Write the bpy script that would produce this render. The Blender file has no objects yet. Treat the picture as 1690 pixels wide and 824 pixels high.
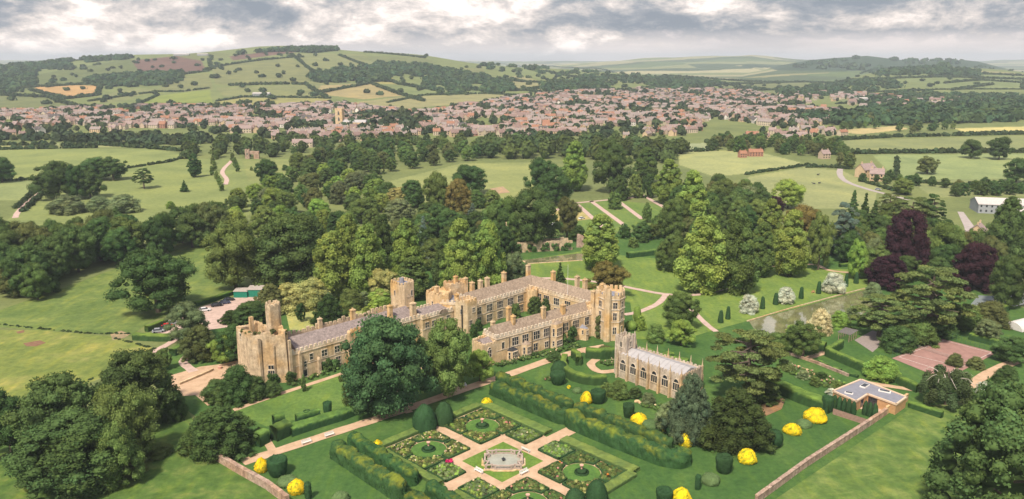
import bpy, math, random
import numpy as np
from mathutils import Vector, noise
random.seed(7); rng=np.random.default_rng(7)
S=bpy.context.scene; COL=S.collection
# ------------------------------------------------------------------ camera
H=95.0; FOC=1300.0; PITCH=math.atan(314/1300)
cam_d=bpy.data.cameras.new('camera'); cam=bpy.data.objects.new('camera',cam_d); COL.objects.link(cam)
cam.location=(0,0,H); cam.rotation_euler=(math.pi/2-PITCH,0,0)
cam_d.sensor_width=36; cam_d.lens=36*FOC/1690; cam_d.clip_start=1; cam_d.clip_end=60000
S.camera=cam
# ------------------------------------------------------------------ sky, sun, exposure
SUN_EL=math.radians(54); SUN_AZ=math.radians(247)     # direction towards the sun, measured from +X anticlockwise
SUNV=Vector((math.cos(SUN_EL)*math.cos(SUN_AZ),math.cos(SUN_EL)*math.sin(SUN_AZ),math.sin(SUN_EL)))
S.view_settings.view_transform='Standard'; S.view_settings.look='None'; S.view_settings.gamma=1
S.view_settings.exposure=0.56
W=bpy.data.worlds.new('World'); S.world=W; W.use_nodes=True
SKO=(1.3,2.2)
def world():
    nt=W.node_tree; N=nt.nodes; Lk=nt.links; N.clear()
    def n(t,**k):
        x=N.new(t)
        for a,b in k.items(): setattr(x,a,b)
        return x
    def math_(op,a,b=None,c=None):
        m=n('ShaderNodeMath',operation=op)
        for i,v in enumerate((a,b,c)):
            if v is None: continue
            if isinstance(v,(int,float)): m.inputs[i].default_value=v
            else: Lk.new(v,m.inputs[i])
        return m.outputs[0]
    sky=n('ShaderNodeTexSky',sky_type='NISHITA',sun_disc=False)
    sky.sun_elevation=SUN_EL; sky.sun_rotation=math.pi/2-SUN_AZ; sky.air_density=1.2; sky.dust_density=2
    tc=n('ShaderNodeTexCoord'); sep=n('ShaderNodeSeparateXYZ'); Lk.new(tc.outputs['Generated'],sep.inputs[0])
    z=math_('MAXIMUM',sep.outputs[2],0.0); zz=math_('ADD',z,0.10)
    u=math_('DIVIDE',sep.outputs[0],zz); v=math_('DIVIDE',sep.outputs[1],zz)
    cb=n('ShaderNodeCombineXYZ'); Lk.new(u,cb.inputs[0]); Lk.new(v,cb.inputs[1])
    def noi(scale,det,rough,off,dist=0.0):
        mp=n('ShaderNodeMapping'); Lk.new(tc.outputs['Generated'],mp.inputs[0]); mp.inputs['Location'].default_value=off; mp.inputs['Scale'].default_value=(1,1,2.3)
        x=n('ShaderNodeTexNoise'); x.inputs['Scale'].default_value=scale; x.inputs['Detail'].default_value=det
        x.inputs['Roughness'].default_value=rough; x.inputs['Distortion'].default_value=dist
        Lk.new(mp.outputs[0],x.inputs['Vector']); return x.outputs['Fac']
    big=noi(6.0,12,0.66,(SKO[0],SKO[1],0),0.20); fine=noi(17,8,0.62,(7.7,2.2,0),0.5)
    comb=math_('ADD',math_('MULTIPLY',big,0.74),math_('MULTIPLY',fine,0.26))
    rp=n('ShaderNodeValToRGB'); Lk.new(comb,rp.inputs[0]); e=rp.color_ramp.elements
    e[0].position=0.41; e[0].color=(0.19,0.225,0.28,1)
    e[1].position=0.585; e[1].color=(1.0,0.92,0.87,1)
    for p,c in ((0.455,(0.27,0.295,0.34,1)),(0.49,(0.44,0.43,0.44,1)),(0.525,(0.62,0.58,0.56,1))):
        q=rp.color_ramp.elements.new(p); q.color=c
    # low layer near the horizon: pale streaks
    mp=n('ShaderNodeMapping'); Lk.new(tc.outputs['Generated'],mp.inputs[0]); mp.inputs['Scale'].default_value=(1,1,7)
    st=n('ShaderNodeTexNoise'); st.inputs['Scale'].default_value=5.5; st.inputs['Detail'].default_value=6; st.inputs['Roughness'].default_value=.55
    Lk.new(mp.outputs[0],st.inputs['Vector'])
    rs=n('ShaderNodeValToRGB'); Lk.new(st.outputs['Fac'],rs.inputs[0]); e=rs.color_ramp.elements
    e[0].position=0.36; e[0].color=(0.50,0.48,0.49,1); e[1].position=0.62; e[1].color=(0.67,0.62,0.61,1)
    edge=math_('ADD',z,math_('MULTIPLY',math_('SUBTRACT',comb,0.5),0.11))
    mr=n('ShaderNodeMapRange'); Lk.new(edge,mr.inputs[0]); mr.inputs[1].default_value=0.013; mr.inputs[2].default_value=0.027
    mx=n('ShaderNodeMixRGB'); Lk.new(mr.outputs[0],mx.inputs[0]); Lk.new(rs.outputs[0],mx.inputs[1]); Lk.new(rp.outputs[0],mx.inputs[2])
    sc=n('ShaderNodeMixRGB',blend_type='MULTIPLY'); sc.inputs[0].default_value=1; Lk.new(mx.outputs[0],sc.inputs[1]); sc.inputs[2].default_value=(8.5,8.1,7.95,1)
    cvr=n('ShaderNodeMapRange'); Lk.new(z,cvr.inputs[0]); cvr.inputs[1].default_value=.10; cvr.inputs[2].default_value=.45; cvr.inputs[3].default_value=.93; cvr.inputs[4].default_value=.60
    cov=n('ShaderNodeMixRGB'); Lk.new(cvr.outputs[0],cov.inputs[0]); Lk.new(sky.outputs[0],cov.inputs[1]); Lk.new(sc.outputs[0],cov.inputs[2])
    bg=n('ShaderNodeBackground'); bg.inputs[1].default_value=0.118; Lk.new(cov.outputs[0],bg.inputs[0])
    o=n('ShaderNodeOutputWorld'); Lk.new(bg.outputs[0],o.inputs[0])
world()
sd=bpy.data.lights.new('sun','SUN'); sd.energy=3.9; sd.angle=math.radians(6); sd.color=(1,0.88,0.70)
sun=bpy.data.objects.new('sun',sd); COL.objects.link(sun); sun.rotation_euler=SUNV.to_track_quat('Z','Y').to_euler()
# ------------------------------------------------------------------ geometry of the place
CP,SP=math.cos(PITCH),math.sin(PITCH)
def G(px,py,z=0.0):
    u=(px-845)/FOC; v=(412-py)/FOC
    d=(u,CP+v*SP,-SP+v*CP); t=(H-z)/-d[2]
    return (d[0]*t,d[1]*t)
def proj(x,y,z=0):
    dz=z-H; c=y*CP-dz*SP
    return 845+FOC*x/c, 412-FOC*(y*SP+dz*CP)/c
def hgt(px,pb,pt):
    """height of something whose foot is seen at row pb and top at row pt"""
    x,y=G(px,pb); lo,hi=0,80
    for _ in range(30):
        m=(lo+hi)/2
        if proj(x,y,m)[1]>pt: lo=m
        else: hi=m
    return lo
def ppm(y): return FOC/(y*CP+H*SP)
R2=math.sqrt(.5)
def ST(s,t): return ((s-t)*R2,(s+t)*R2)      # the gardens and castle share one grid turned 45 degrees
HILLS=[
 (1700,3400,[(-900,122),(-300,112),(0,109),(100,102),(200,94),(330,85),(430,77),(480,76),(540,80),(600,87),(700,94),(760,101),(850,109),(1000,117),(1100,126),(1200,132),(1300,137)]),
 (2200,3400,[(1370,137),(1420,124),(1460,113),(1500,110),(1560,109),(1620,115),(1690,121),(1800,128),(2100,140)]),
 (3800,5500,[(1230,120),(1290,107),(1330,102),(1400,95),(1430,92),(1470,97),(1500,100),(1540,99),(1590,98),(1615,102),(1650,112),(1720,125)]),
 (5000,8500,[(850,115),(930,107),(1000,101),(1060,97),(1120,95),(1180,92),(1240,91),(1300,97),(1340,100),(1400,104),(1500,109),(1600,114)]),
 (9000,14000,[(-900,99),(800,101),(1600,101),(1690,98.5),(1900,98),(2600,100)])]
def terr(x,y):
    x=np.asarray(x,float); y=np.maximum(np.asarray(y,float),1.0)
    q=845+1337*x/y; z=np.zeros_like(q)
    for r0,r1,pf in HILLS:
        xs=[a for a,b in pf]; ys=[b for a,b in pf]
        yc=np.interp(q,xs,ys,left=200,right=200) if r0<9000 else np.interp(q,xs,ys)
        e0=-H/r0; e1=(98-yc)/1337
        e1=np.maximum(e1,-H/r1)
        t=np.clip((y-r0)/(r1-r0),0,1); s=1-(1-t)**1.5
        zz=H+np.minimum(y,r1)*(e0+(e1-e0)*s)
        zz=np.where(y>r1, zz-(y-r1)*0.22, zz)
        z=np.maximum(z,zz*(y>r0))
    k=np.clip((y-1900)/1500,0,1)*np.clip(z/30,0,1)
    z=z+k*(5*np.sin(x/210+y/330)+3*np.sin(x/97-y/160+2))
    return z
def T(px,py):
    """the point of the terrain seen at a pixel of the photograph"""
    u=(px-845)/FOC; v=(412-py)/FOC; d=(u,CP+v*SP,-SP+v*CP)
    yy=np.concatenate([np.linspace(100,1600,300),np.geomspace(1605,30000,1800)])
    xx=d[0]/d[1]*yy; zz=H+d[2]/d[1]*yy
    hh=terr(xx,yy); b=np.nonzero(zz<=hh)[0]
    if len(b)==0: return None
    i=b[0]; return (float(xx[i]),float(yy[i]),float(hh[i]))
def inpoly(x,y,P):
    x=np.asarray(x); y=np.asarray(y); c=np.zeros(x.shape,bool); n=len(P)
    for i in range(n):
        x1,y1=P[i]; x2,y2=P[(i+1)%n]
        if y1==y2: continue
        m=((y1>y)!=(y2>y))&(x<(x2-x1)*(y-y1)/(y2-y1)+x1); c^=m
    return c
# ------------------------------------------------------------------ materials
M={}
def mat(name,build):
    if name in M: return M[name]
    m=bpy.data.materials.new(name); m.use_nodes=True; nt=m.node_tree; nt.nodes.clear()
    out=nt.nodes.new('ShaderNodeOutputMaterial'); build(nt,out); M[name]=m; return m
def pr(nt,out,rough=.8,spec=.3,metal=0):
    b=nt.nodes.new('ShaderNodeBsdfPrincipled'); b.inputs['Roughness'].default_value=rough
    b.inputs['Specular IOR Level'].default_value=spec; b.inputs['Metallic'].default_value=metal
    nt.links.new(b.outputs[0],out.inputs[0]); return b
def noisecol(nt,stops,scale,detail=6,rough=.6,coord='pos',dist=0,offset=(0,0,0),vscale=(1,1,1)):
    """noise driven colour ramp in world metres"""
    if coord=='pos': g=nt.nodes.new('ShaderNodeNewGeometry').outputs['Position']
    else: g=nt.nodes.new('ShaderNodeTexCoord').outputs['Object']
    mp=nt.nodes.new('ShaderNodeMapping'); nt.links.new(g,mp.inputs[0]); mp.inputs['Location'].default_value=offset; mp.inputs['Scale'].default_value=vscale
    n=nt.nodes.new('ShaderNodeTexNoise'); n.inputs['Scale'].default_value=scale; n.inputs['Detail'].default_value=detail
    n.inputs['Roughness'].default_value=rough; n.inputs['Distortion'].default_value=dist
    nt.links.new(mp.outputs[0],n.inputs['Vector'])
    r=nt.nodes.new('ShaderNodeValToRGB'); nt.links.new(n.outputs['Fac'],r.inputs[0])
    e=r.color_ramp.elements; e[0].position=stops[0][0]; e[0].color=(*stops[0][1],1); e[1].position=stops[-1][0]; e[1].color=(*stops[-1][1],1)
    for p,c in stops[1:-1]: q=e.new(p); q.color=(*c,1)
    return r.outputs[0],n.outputs['Fac']
def mixc(nt,a,b,fac=1.0,mode='MULTIPLY'):
    m=nt.nodes.new('ShaderNodeMixRGB'); m.blend_type=mode
    for i,v in ((0,fac),(1,a),(2,b)):
        if isinstance(v,(int,float)): m.inputs[i].default_value=v
        elif isinstance(v,tuple): m.inputs[i].default_value=(*v,1)
        else: nt.links.new(v,m.inputs[i])
    return m.outputs[0]
def bump(nt,b,src,strength=.4,dist=.1):
    k=nt.nodes.new('ShaderNodeBump'); k.inputs['Strength'].default_value=strength; k.inputs['Distance'].default_value=dist
    nt.links.new(src,k.inputs['Height']); nt.links.new(k.outputs[0],b.inputs['Normal'])
def simple(name,c,rough=.7,spec=.3,metal=0,var=.15,scale=1.5,bmp=0):
    def f(nt,out):
        b=pr(nt,out,rough,spec,metal)
        lo=tuple(max(0,x*(1-var)) for x in c); hi=tuple(min(1,x*(1+var)) for x in c)
        col,fac=noisecol(nt,[(.3,lo),(.7,hi)],scale); nt.links.new(col,b.inputs['Base Color'])
        if bmp: bump(nt,b,fac,bmp)
    return mat(name,f)
def foliage(name,c,hue=.02,val=.22,trans=.22):
    """leaves: two tones by clump (vertex tint: random clump tone, darker inner cores, brighter hedge tops), small shift per plant"""
    def f(nt,out):
        at=nt.nodes.new('ShaderNodeAttribute'); at.attribute_name='tint'
        base=mixc(nt,c,at.outputs['Color'],1.0)
        oi=nt.nodes.new('ShaderNodeObjectInfo')
        hs=nt.nodes.new('ShaderNodeHueSaturation')
        m1=nt.nodes.new('ShaderNodeMapRange'); nt.links.new(oi.outputs['Random'],m1.inputs[0]); m1.inputs[3].default_value=.5-hue; m1.inputs[4].default_value=.5+hue
        ml=nt.nodes.new('ShaderNodeMath'); ml.operation='MULTIPLY'; nt.links.new(oi.outputs['Random'],ml.inputs[0]); ml.inputs[1].default_value=17.3
        fr=nt.nodes.new('ShaderNodeMath'); fr.operation='FRACT'; nt.links.new(ml.outputs[0],fr.inputs[0])
        m2=nt.nodes.new('ShaderNodeMapRange'); nt.links.new(fr.outputs[0],m2.inputs[0]); m2.inputs[3].default_value=1-val; m2.inputs[4].default_value=1+val
        nt.links.new(m1.outputs[0],hs.inputs['Hue']); nt.links.new(m2.outputs[0],hs.inputs['Value']); nt.links.new(base,hs.inputs['Color'])
        d=nt.nodes.new('ShaderNodeBsdfPrincipled'); d.inputs['Roughness'].default_value=.8; d.inputs['Specular IOR Level'].default_value=.06
        t=nt.nodes.new('ShaderNodeBsdfTranslucent'); nt.links.new(hs.outputs[0],d.inputs['Base Color']); nt.links.new(hs.outputs[0],t.inputs[0])
        mx=nt.nodes.new('ShaderNodeMixShader'); mx.inputs[0].default_value=trans; nt.links.new(d.outputs[0],mx.inputs[1]); nt.links.new(t.outputs[0],mx.inputs[2])
        nt.links.new(mx.outputs[0],out.inputs[0])
    return mat(name,f)
F_dark=foliage('leaf_dark',(.074,.126,.040)); F_mid=foliage('leaf_mid',(.122,.182,.052)); F_lime=foliage('leaf_lime',(.205,.275,.065))
F_yew=foliage('leaf_yew',(.062,.100,.030)); F_cedar=foliage('leaf_cedar',(.13,.175,.058)); F_blue=foliage('leaf_blue',(.13,.185,.14))
F_purple=foliage('leaf_purple',(.045,.020,.028),.01,.12); F_gold=foliage('leaf_gold',(.33,.33,.12),.015); F_silver=foliage('leaf_silver',(.50,.53,.42),.01,.12)
F_bright=foliage('leaf_bright',(.22,.33,.07)); F_olive=foliage('leaf_olive',(.125,.145,.052)); F_yellow=foliage('leaf_yellow',(.72,.53,.02),.006,.06,.1)
F_cream=foliage('leaf_cream',(.52,.47,.27),.01,.1); F_grey=foliage('leaf_grey',(.16,.205,.095)); F_topi=foliage('leaf_topiary',(.034,.080,.032),.01,.12,.12)
F_hedge=foliage('leaf_hedge',(.044,.092,.032),.01,.08,.12); F_cushion=foliage('leaf_cushion',(.11,.175,.07),.01,.08,.12); F_amber=foliage('leaf_amber',(.17,.155,.045))
def barkf(nt,out):
    b=pr(nt,out,.9,.1); c,f=noisecol(nt,[(.3,(.07,.055,.045)),(.7,(.16,.13,.105))],3,vscale=(1,1,.2)); nt.links.new(c,b.inputs['Base Color'])
BARK=mat('bark',barkf); PALEBARK=simple('pale_bark',(.5,.45,.4))
def stone(name,stops,warm,brick=.35,grey=(.23,.21,.22)):
    def f(nt,out):
        b=pr(nt,out,.9,.15)
        c,f1=noisecol(nt,stops,.55,8,.65)
        # darker and greyer weathering runs down the wall
        st,f2=noisecol(nt,[(.46,(1,1,1)),(.72,grey)],.9,6,.7,vscale=(1,1,.18),offset=(9,4,1))
        st2=mixc(nt,c,st,.55)
        wm,f3=noisecol(nt,[(.48,(0,0,0)),(.60,(1,1,1))],.11,3,.5,offset=(31,5,2))
        bw=nt.nodes.new('ShaderNodeRGBToBW'); nt.links.new(wm,bw.inputs[0])
        c2=mixc(nt,st2,warm,bw.outputs[0],'MULTIPLY')
        g=nt.nodes.new('ShaderNodeNewGeometry'); mp=nt.nodes.new('ShaderNodeMapping'); nt.links.new(g.outputs['Position'],mp.inputs[0]); mp.inputs['Rotation'].default_value=(math.pi/2,0,math.pi/4)
        v=nt.nodes.new('ShaderNodeTexVoronoi'); v.inputs['Scale'].default_value=1.9; nt.links.new(g.outputs['Position'],v.inputs['Vector'])
        bw2=nt.nodes.new('ShaderNodeRGBToBW'); nt.links.new(v.outputs['Color'],bw2.inputs[0])
        mr=nt.nodes.new('ShaderNodeMapRange'); nt.links.new(bw2.outputs[0],mr.inputs[0]); mr.inputs[3].default_value=1-brick*.6; mr.inputs[4].default_value=1+brick*.5
        cc=nt.nodes.new('ShaderNodeCombineXYZ')
        for i in range(3): nt.links.new(mr.outputs[0],cc.inputs[i])
        c3=mixc(nt,c2,cc.outputs[0],1.0)
        nt.links.new(c3,b.inputs['Base Color']); bump(nt,b,f1,.5,.3)
    return mat(name,f)
ST_WARM=stone('stone_warm',[(.3,(.46,.345,.215)),(.55,(.59,.46,.305)),(.75,(.66,.54,.38))],(1.0,.84,.58),.22)
ST_PALE=stone('stone_pale',[(.3,(.50,.37,.225)),(.55,(.62,.48,.315)),(.75,(.69,.565,.40))],(1.0,.92,.78),.22)
ST_OLD=stone('stone_old',[(.28,(.31,.245,.18)),(.5,(.51,.40,.275)),(.75,(.62,.50,.35))],(1.0,.88,.70),.32)
ST_TRIM=stone('stone_trim',[(.3,(.52,.44,.35)),(.7,(.70,.62,.51))],(1,.92,.8),.2)
ST_GREY=stone('stone_grey',[(.3,(.36,.30,.25)),(.55,(.50,.425,.35)),(.75,(.59,.52,.44))],(1.0,.92,.8),.28)
def slatef(c1,c2,sc=2.2):
    def f(nt,out):
        b=pr(nt,out,.75,.25); c,f1=noisecol(nt,[(.3,c1),(.7,c2)],1.1,8,.75)
        g=nt.nodes.new('ShaderNodeNewGeometry'); v=nt.nodes.new('ShaderNodeTexVoronoi'); v.inputs['Scale'].default_value=sc; nt.links.new(g.outputs['Position'],v.inputs['Vector'])
        bw=nt.nodes.new('ShaderNodeRGBToBW'); nt.links.new(v.outputs['Color'],bw.inputs[0])
        mr=nt.nodes.new('ShaderNodeMapRange'); nt.links.new(bw.outputs[0],mr.inputs[0]); mr.inputs[3].default_value=.72; mr.inputs[4].default_value=1.2
        cc=nt.nodes.new('ShaderNodeCombineXYZ')
        for i in range(3): nt.links.new(mr.outputs[0],cc.inputs[i])
        nt.links.new(mixc(nt,c,cc.outputs[0],1.0),b.inputs['Base Color']); bump(nt,b,f1,.4,.1)
    return f
ROOF=mat('stone_slate_roof',slatef((.185,.14,.105),(.37,.29,.225))); ROOF_BLUE=mat('blue_slate_roof',slatef((.17,.14,.135),(.31,.255,.245)))
LEAD=simple('lead_roof',(.37,.36,.375),.75,.2,0,.10,.6); FLATGREY=simple('membrane_roof',(.21,.215,.26),.7,.3,0,.12,.8)
def glassf(nt,out):
    b=pr(nt,out,.12,.6); c,_=noisecol(nt,[(.35,(.012,.014,.018)),(.7,(.06,.07,.085))],1.5,2); nt.links.new(c,b.inputs['Base Color'])
GLASS=mat('window_glass',glassf)
def waterf(nt,out):
    b=pr(nt,out,.05,1.0); b.inputs['IOR'].default_value=2.0; c,f=noisecol(nt,[(.35,(.12,.13,.06)),(.65,(.21,.20,.11))],.12,4); nt.links.new(c,b.inputs['Base Color']); bump(nt,b,f,.02,.05)
WATER=mat('water',waterf)
def gravelf(nt,out):
    b=pr(nt,out,.95,.1); c,f=noisecol(nt,[(.3,(.36,.245,.16)),(.5,(.47,.33,.225)),(.72,(.56,.41,.295))],.35,10,.7); nt.links.new(c,b.inputs['Base Color']); bump(nt,b,f,.3,.05)
GRAVEL=mat('gravel',gravelf); GRAVEL2=simple('pink_gravel',(.47,.35,.31),.95,.1,0,.18,.5); TARMAC=simple('road_surface',(.36,.32,.31),.9,.1,0,.15,.4)
COURT=simple('tennis_court',(.31,.185,.165),.9,.1,0,.15,.45)
def grassf(lo,mid,hi,sc=.05,fine=1.2,stripe=0):
    def f(nt,out):
        b=pr(nt,out,.9,.12); c,f1=noisecol(nt,[(.30,lo),(.5,mid),(.72,hi)],sc,8,.62,dist=.4)
        c2,f2=noisecol(nt,[(.25,(.68,.70,.72)),(.75,(1.28,1.24,1.15))],fine,5,.7,offset=(5,1,0))
        c3,f3=noisecol(nt,[(.30,(.86,.90,.95)),(.52,(1,1,1)),(.68,(1.22,1.12,.92))],.32,3,.55,offset=(15,3,0),vscale=(1,.28,1))
        nt.links.new(mixc(nt,mixc(nt,c,c2,1.0),c3,1.0),b.inputs['Base Color']); bump(nt,b,f2,.8,.25)
    return f
LAWN=mat('mown_grass',grassf((.042,.100,.028),(.060,.128,.034),(.095,.165,.045),.06,.8))
LAWN2=mat('park_lawn',grassf((.105,.175,.042),(.14,.215,.052),(.19,.26,.068),.05,.7))
LAWN3=mat('dry_lawn',grassf((.24,.27,.10),(.33,.34,.13),(.42,.39,.16),.06,.9))
ROUGHG=mat('rough_grass',grassf((.045,.092,.024),(.085,.15,.036),(.17,.21,.06),.16,.5))
BEDSOIL=simple('bed_soil',(.07,.065,.04),.95,.1)
SOIL=simple('bare_soil',(.20,.115,.075),.95,.1,0,.25,.8)
WOOD=simple('larch_boards',(.45,.27,.14),.7,.2,0,.15,1.2); WOODG=simple('weathered_boards',(.30,.20,.165),.85,.1,0,.2,1.5)
WHITE=simple('white_paint',(.72,.70,.68),.5,.4,0,.05); DARKP=simple('dark_paint',(.03,.032,.036),.35,.5); RUBBER=simple('rubber',(.02,.02,.02),.8)
GREENP=simple('green_boards',(.015,.19,.13),.5,.3,0,.1); BRICKRED=simple('terracotta_urn',(.55,.33,.26),.8)
# terrain: painted fields = real crops and soil, one colour per field
def terrf(nt,out):
    b=pr(nt,out,.95,.08); at=nt.nodes.new('ShaderNodeAttribute'); at.attribute_name='field'
    c1,f1=noisecol(nt,[(.28,(.74,.78,.80)),(.5,(1,1,1)),(.75,(1.28,1.20,1.10))],.022,9,.62,dist=.5)
    c2,f2=noisecol(nt,[(.3,(.78,.80,.80)),(.7,(1.20,1.18,1.12))],.35,6,.7,offset=(3,8,0))
    nt.links.new(mixc(nt,mixc(nt,at.outputs['Color'],c1,1.0),c2,1.0),b.inputs['Base Color']); bump(nt,b,f2,.6,.4)
TERR=mat('fields',terrf)
# ------------------------------------------------------------------ object helpers
class MB:
    def __init__(s): s.v=[]; s.f=[]; s.m=[]
    def add(s,vs,fs,mi=0):
        o=len(s.v); s.v+= [tuple(p) for p in vs]; s.f+=[tuple(i+o for i in f) for f in fs]; s.m+=[mi]*len(fs)
    def prism(s,poly,z0,z1,mi=0,top=None):
        """poly: xy points, anticlockwise"""
        a=sum(poly[i][0]*poly[(i+1)%len(poly)][1]-poly[(i+1)%len(poly)][0]*poly[i][1] for i in range(len(poly)))
        if a<0: poly=poly[::-1]
        n=len(poly); vs=[(x,y,z0) for x,y in poly]+[(x,y,z1) for x,y in (top or poly)]
        fs=[tuple(range(n))[::-1],tuple(range(n,2*n))]+[(i,(i+1)%n,n+(i+1)%n,n+i) for i in range(n)]
        s.add(vs,fs,mi)
    def box(s,cx,cy,z0,z1,wx,wy,a=0,mi=0,taper=1):
        ca,sa=math.cos(a),math.sin(a)
        def q(k): return [(cx+ca*dx*wx*k/2-sa*dy*wy*k/2,cy+sa*dx*wx*k/2+ca*dy*wy*k/2) for dx,dy in ((-1,-1),(1,-1),(1,1),(-1,1))]
        s.prism(q(1),z0,z1,mi,q(taper))
    def cyl(s,cx,cy,z0,z1,r0,r1=None,n=10,mi=0):
        r1=r0 if r1 is None else r1
        s.prism([(cx+r0*math.cos(2*math.pi*i/n),cy+r0*math.sin(2*math.pi*i/n)) for i in range(n)],z0,z1,mi,[(cx+r1*math.cos(2*math.pi*i/n),cy+r1*math.sin(2*math.pi*i/n)) for i in range(n)])
    def tube(s,p0,p1,r0,r1,n=7,mi=0):
        p0=Vector(p0);p1=Vector(p1); d=(p1-p0).normalized(); a=d.orthogonal().normalized(); b=d.cross(a)
        vs=[p0+(a*math.cos(2*math.pi*i/n)+b*math.sin(2*math.pi*i/n))*r0 for i in range(n)]+[p1+(a*math.cos(2*math.pi*i/n)+b*math.sin(2*math.pi*i/n))*r1 for i in range(n)]
        s.add(vs,[(i,(i+1)%n,n+(i+1)%n,n+i) for i in range(n)]+[tuple(range(n))[::-1],tuple(range(n,2*n))],mi)
    def mesh(s,name):
        me=bpy.data.meshes.new(name); me.from_pydata(s.v,[],s.f); me.update()
        if any(s.m): me.polygons.foreach_set('material_index',s.m)
        return me
    def build(s,name,mats,parent=None,loc=None,smooth=False):
        me=s.mesh(name)
        for m in (mats if isinstance(mats,(list,tuple)) else [mats]): me.materials.append(m)
        if smooth: me.polygons.foreach_set('use_smooth',[True]*len(me.polygons))
        o=bpy.data.objects.new(name,me); COL.objects.link(o)
        if parent: o.parent=parent
        if loc is not None: o.location=loc
        return o
def tag(o,label=None,cat=None,group=None,kind=None):
    if label: o['label']=label
    if cat: o['category']=cat
    if group: o['group']=group
    if kind: o['kind']=kind
    return o
def empty(name,loc,rz=0,label=None,cat=None,group=None):
    o=bpy.data.objects.new(name,None); COL.objects.link(o); o.location=loc; o.rotation_euler=(0,0,rz); o.empty_display_size=.5
    return tag(o,label,cat,group)
def child(name,me,parent,m=None):
    o=bpy.data.objects.new(name,me); COL.objects.link(o); o.parent=parent
    if m is not None:
        o.material_slots[0].link='OBJECT'; o.material_slots[0].material=m
    return o
def copy_tree(o,parent=None):
    c=o.copy(); COL.objects.link(c); c.parent=parent
    for ch in list(o.children): copy_tree(ch,c)
    return c
def sheet(name,pts,z,m,px=True,kind='structure'):
    """a thin surface laid on the ground; pts in photograph pixels or metres"""
    P=[G(*p) for p in pts] if px else pts
    me=bpy.data.meshes.new(name); me.from_pydata([(x,y,z) for x,y in P],[],[tuple(range(len(P)))]); me.update()
    import bmesh
    bm=bmesh.new(); bm.from_mesh(me); bmesh.ops.triangulate(bm,faces=bm.faces[:]); 
    for f in bm.faces:
        if f.normal.z<0: f.normal_flip()
    bm.to_mesh(me); bm.free(); me.materials.append(m)
    o=bpy.data.objects.new(name,me); COL.objects.link(o); o['kind']=kind; return o
def smoothline(P,k=6):
    out=[]
    for i in range(len(P)-1):
        p0=P[max(i-1,0)];p1=P[i];p2=P[i+1];p3=P[min(i+2,len(P)-1)]
        for j in range(k):
            t=j/k
            out.append(tuple(.5*((2*p1[a])+(-p0[a]+p2[a])*t+(2*p0[a]-5*p1[a]+4*p2[a]-p3[a])*t*t+(-p0[a]+3*p1[a]-3*p2[a]+p3[a])*t**3) for a in range(len(p1))))
    out.append(tuple(P[-1])); return out
def ribbon(name,pts,w,z,m,px=True,smooth=True,kind='structure'):
    P=[G(*p) for p in pts] if px else pts
    if smooth: P=smoothline(P)
    L=[];R=[]
    for i,p in enumerate(P):
        a=P[max(i-1,0)];b=P[min(i+1,len(P)-1)]; dx,dy=b[0]-a[0],b[1]-a[1]; l=math.hypot(dx,dy) or 1
        ww=(w if not isinstance(w,(list,tuple)) else w[0]+(w[1]-w[0])*i/(len(P)-1))*(1+.05*math.sin(i*1.7))
        L.append((p[0]-dy/l*ww/2,p[1]+dx/l*ww/2,z)); R.append((p[0]+dy/l*ww/2,p[1]-dx/l*ww/2,z))
    n=len(P); b=MB(); b.add(L+R,[(i,n+i,n+i+1,i+1) for i in range(n-1)]); o=b.build(name,m); o['kind']=kind; return o
# ------------------------------------------------------------------ leaves
def quads_mesh(name,cen,nor,size,tint,core=None):
    """leaf faces: cen, nor (n,3), size (n), tint (n,3); core=(verts,faces,tints) solid inner foliage"""
    n=len(cen); r=rng.normal(size=(n,3)); t=np.cross(nor,r); t/=np.linalg.norm(t,axis=1,keepdims=True)+1e-9
    b=np.cross(nor,t); s=size[:,None]; asp=rng.uniform(.6,1.0,(n,1))
    V=np.stack([cen+t*s,cen+b*s*asp,cen-t*s*rng.uniform(.7,1.1,(n,1)),cen-b*s*asp],1).reshape(-1,3)
    F=np.arange(4*n).reshape(-1,4)
    tv=np.repeat(tint,4,axis=0); loops=F.ravel().tolist(); nl=[4]*n
    if core is not None:
        cv,cf,ct=core; o=len(V); V=np.vstack([V,cv]); tv=np.vstack([tv,ct]); loops+= (cf+o).ravel().tolist(); nl+=[3]*len(cf)
    me=bpy.data.meshes.new(name); me.vertices.add(len(V)); me.vertices.foreach_set('co',V.ravel().astype(np.float32))
    me.loops.add(len(loops)); me.loops.foreach_set('vertex_index',loops)
    st=np.concatenate([[0],np.cumsum(nl)[:-1]]); me.polygons.add(len(nl)); me.polygons.foreach_set('loop_start',st.astype(np.int32)); 
    me.update(calc_edges=True)
    ca=me.color_attributes.new('tint','FLOAT_COLOR','POINT'); ca.data.foreach_set('color',np.hstack([tv,np.ones((len(tv),1))]).ravel().astype(np.float32))
    me.validate(); return me
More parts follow.
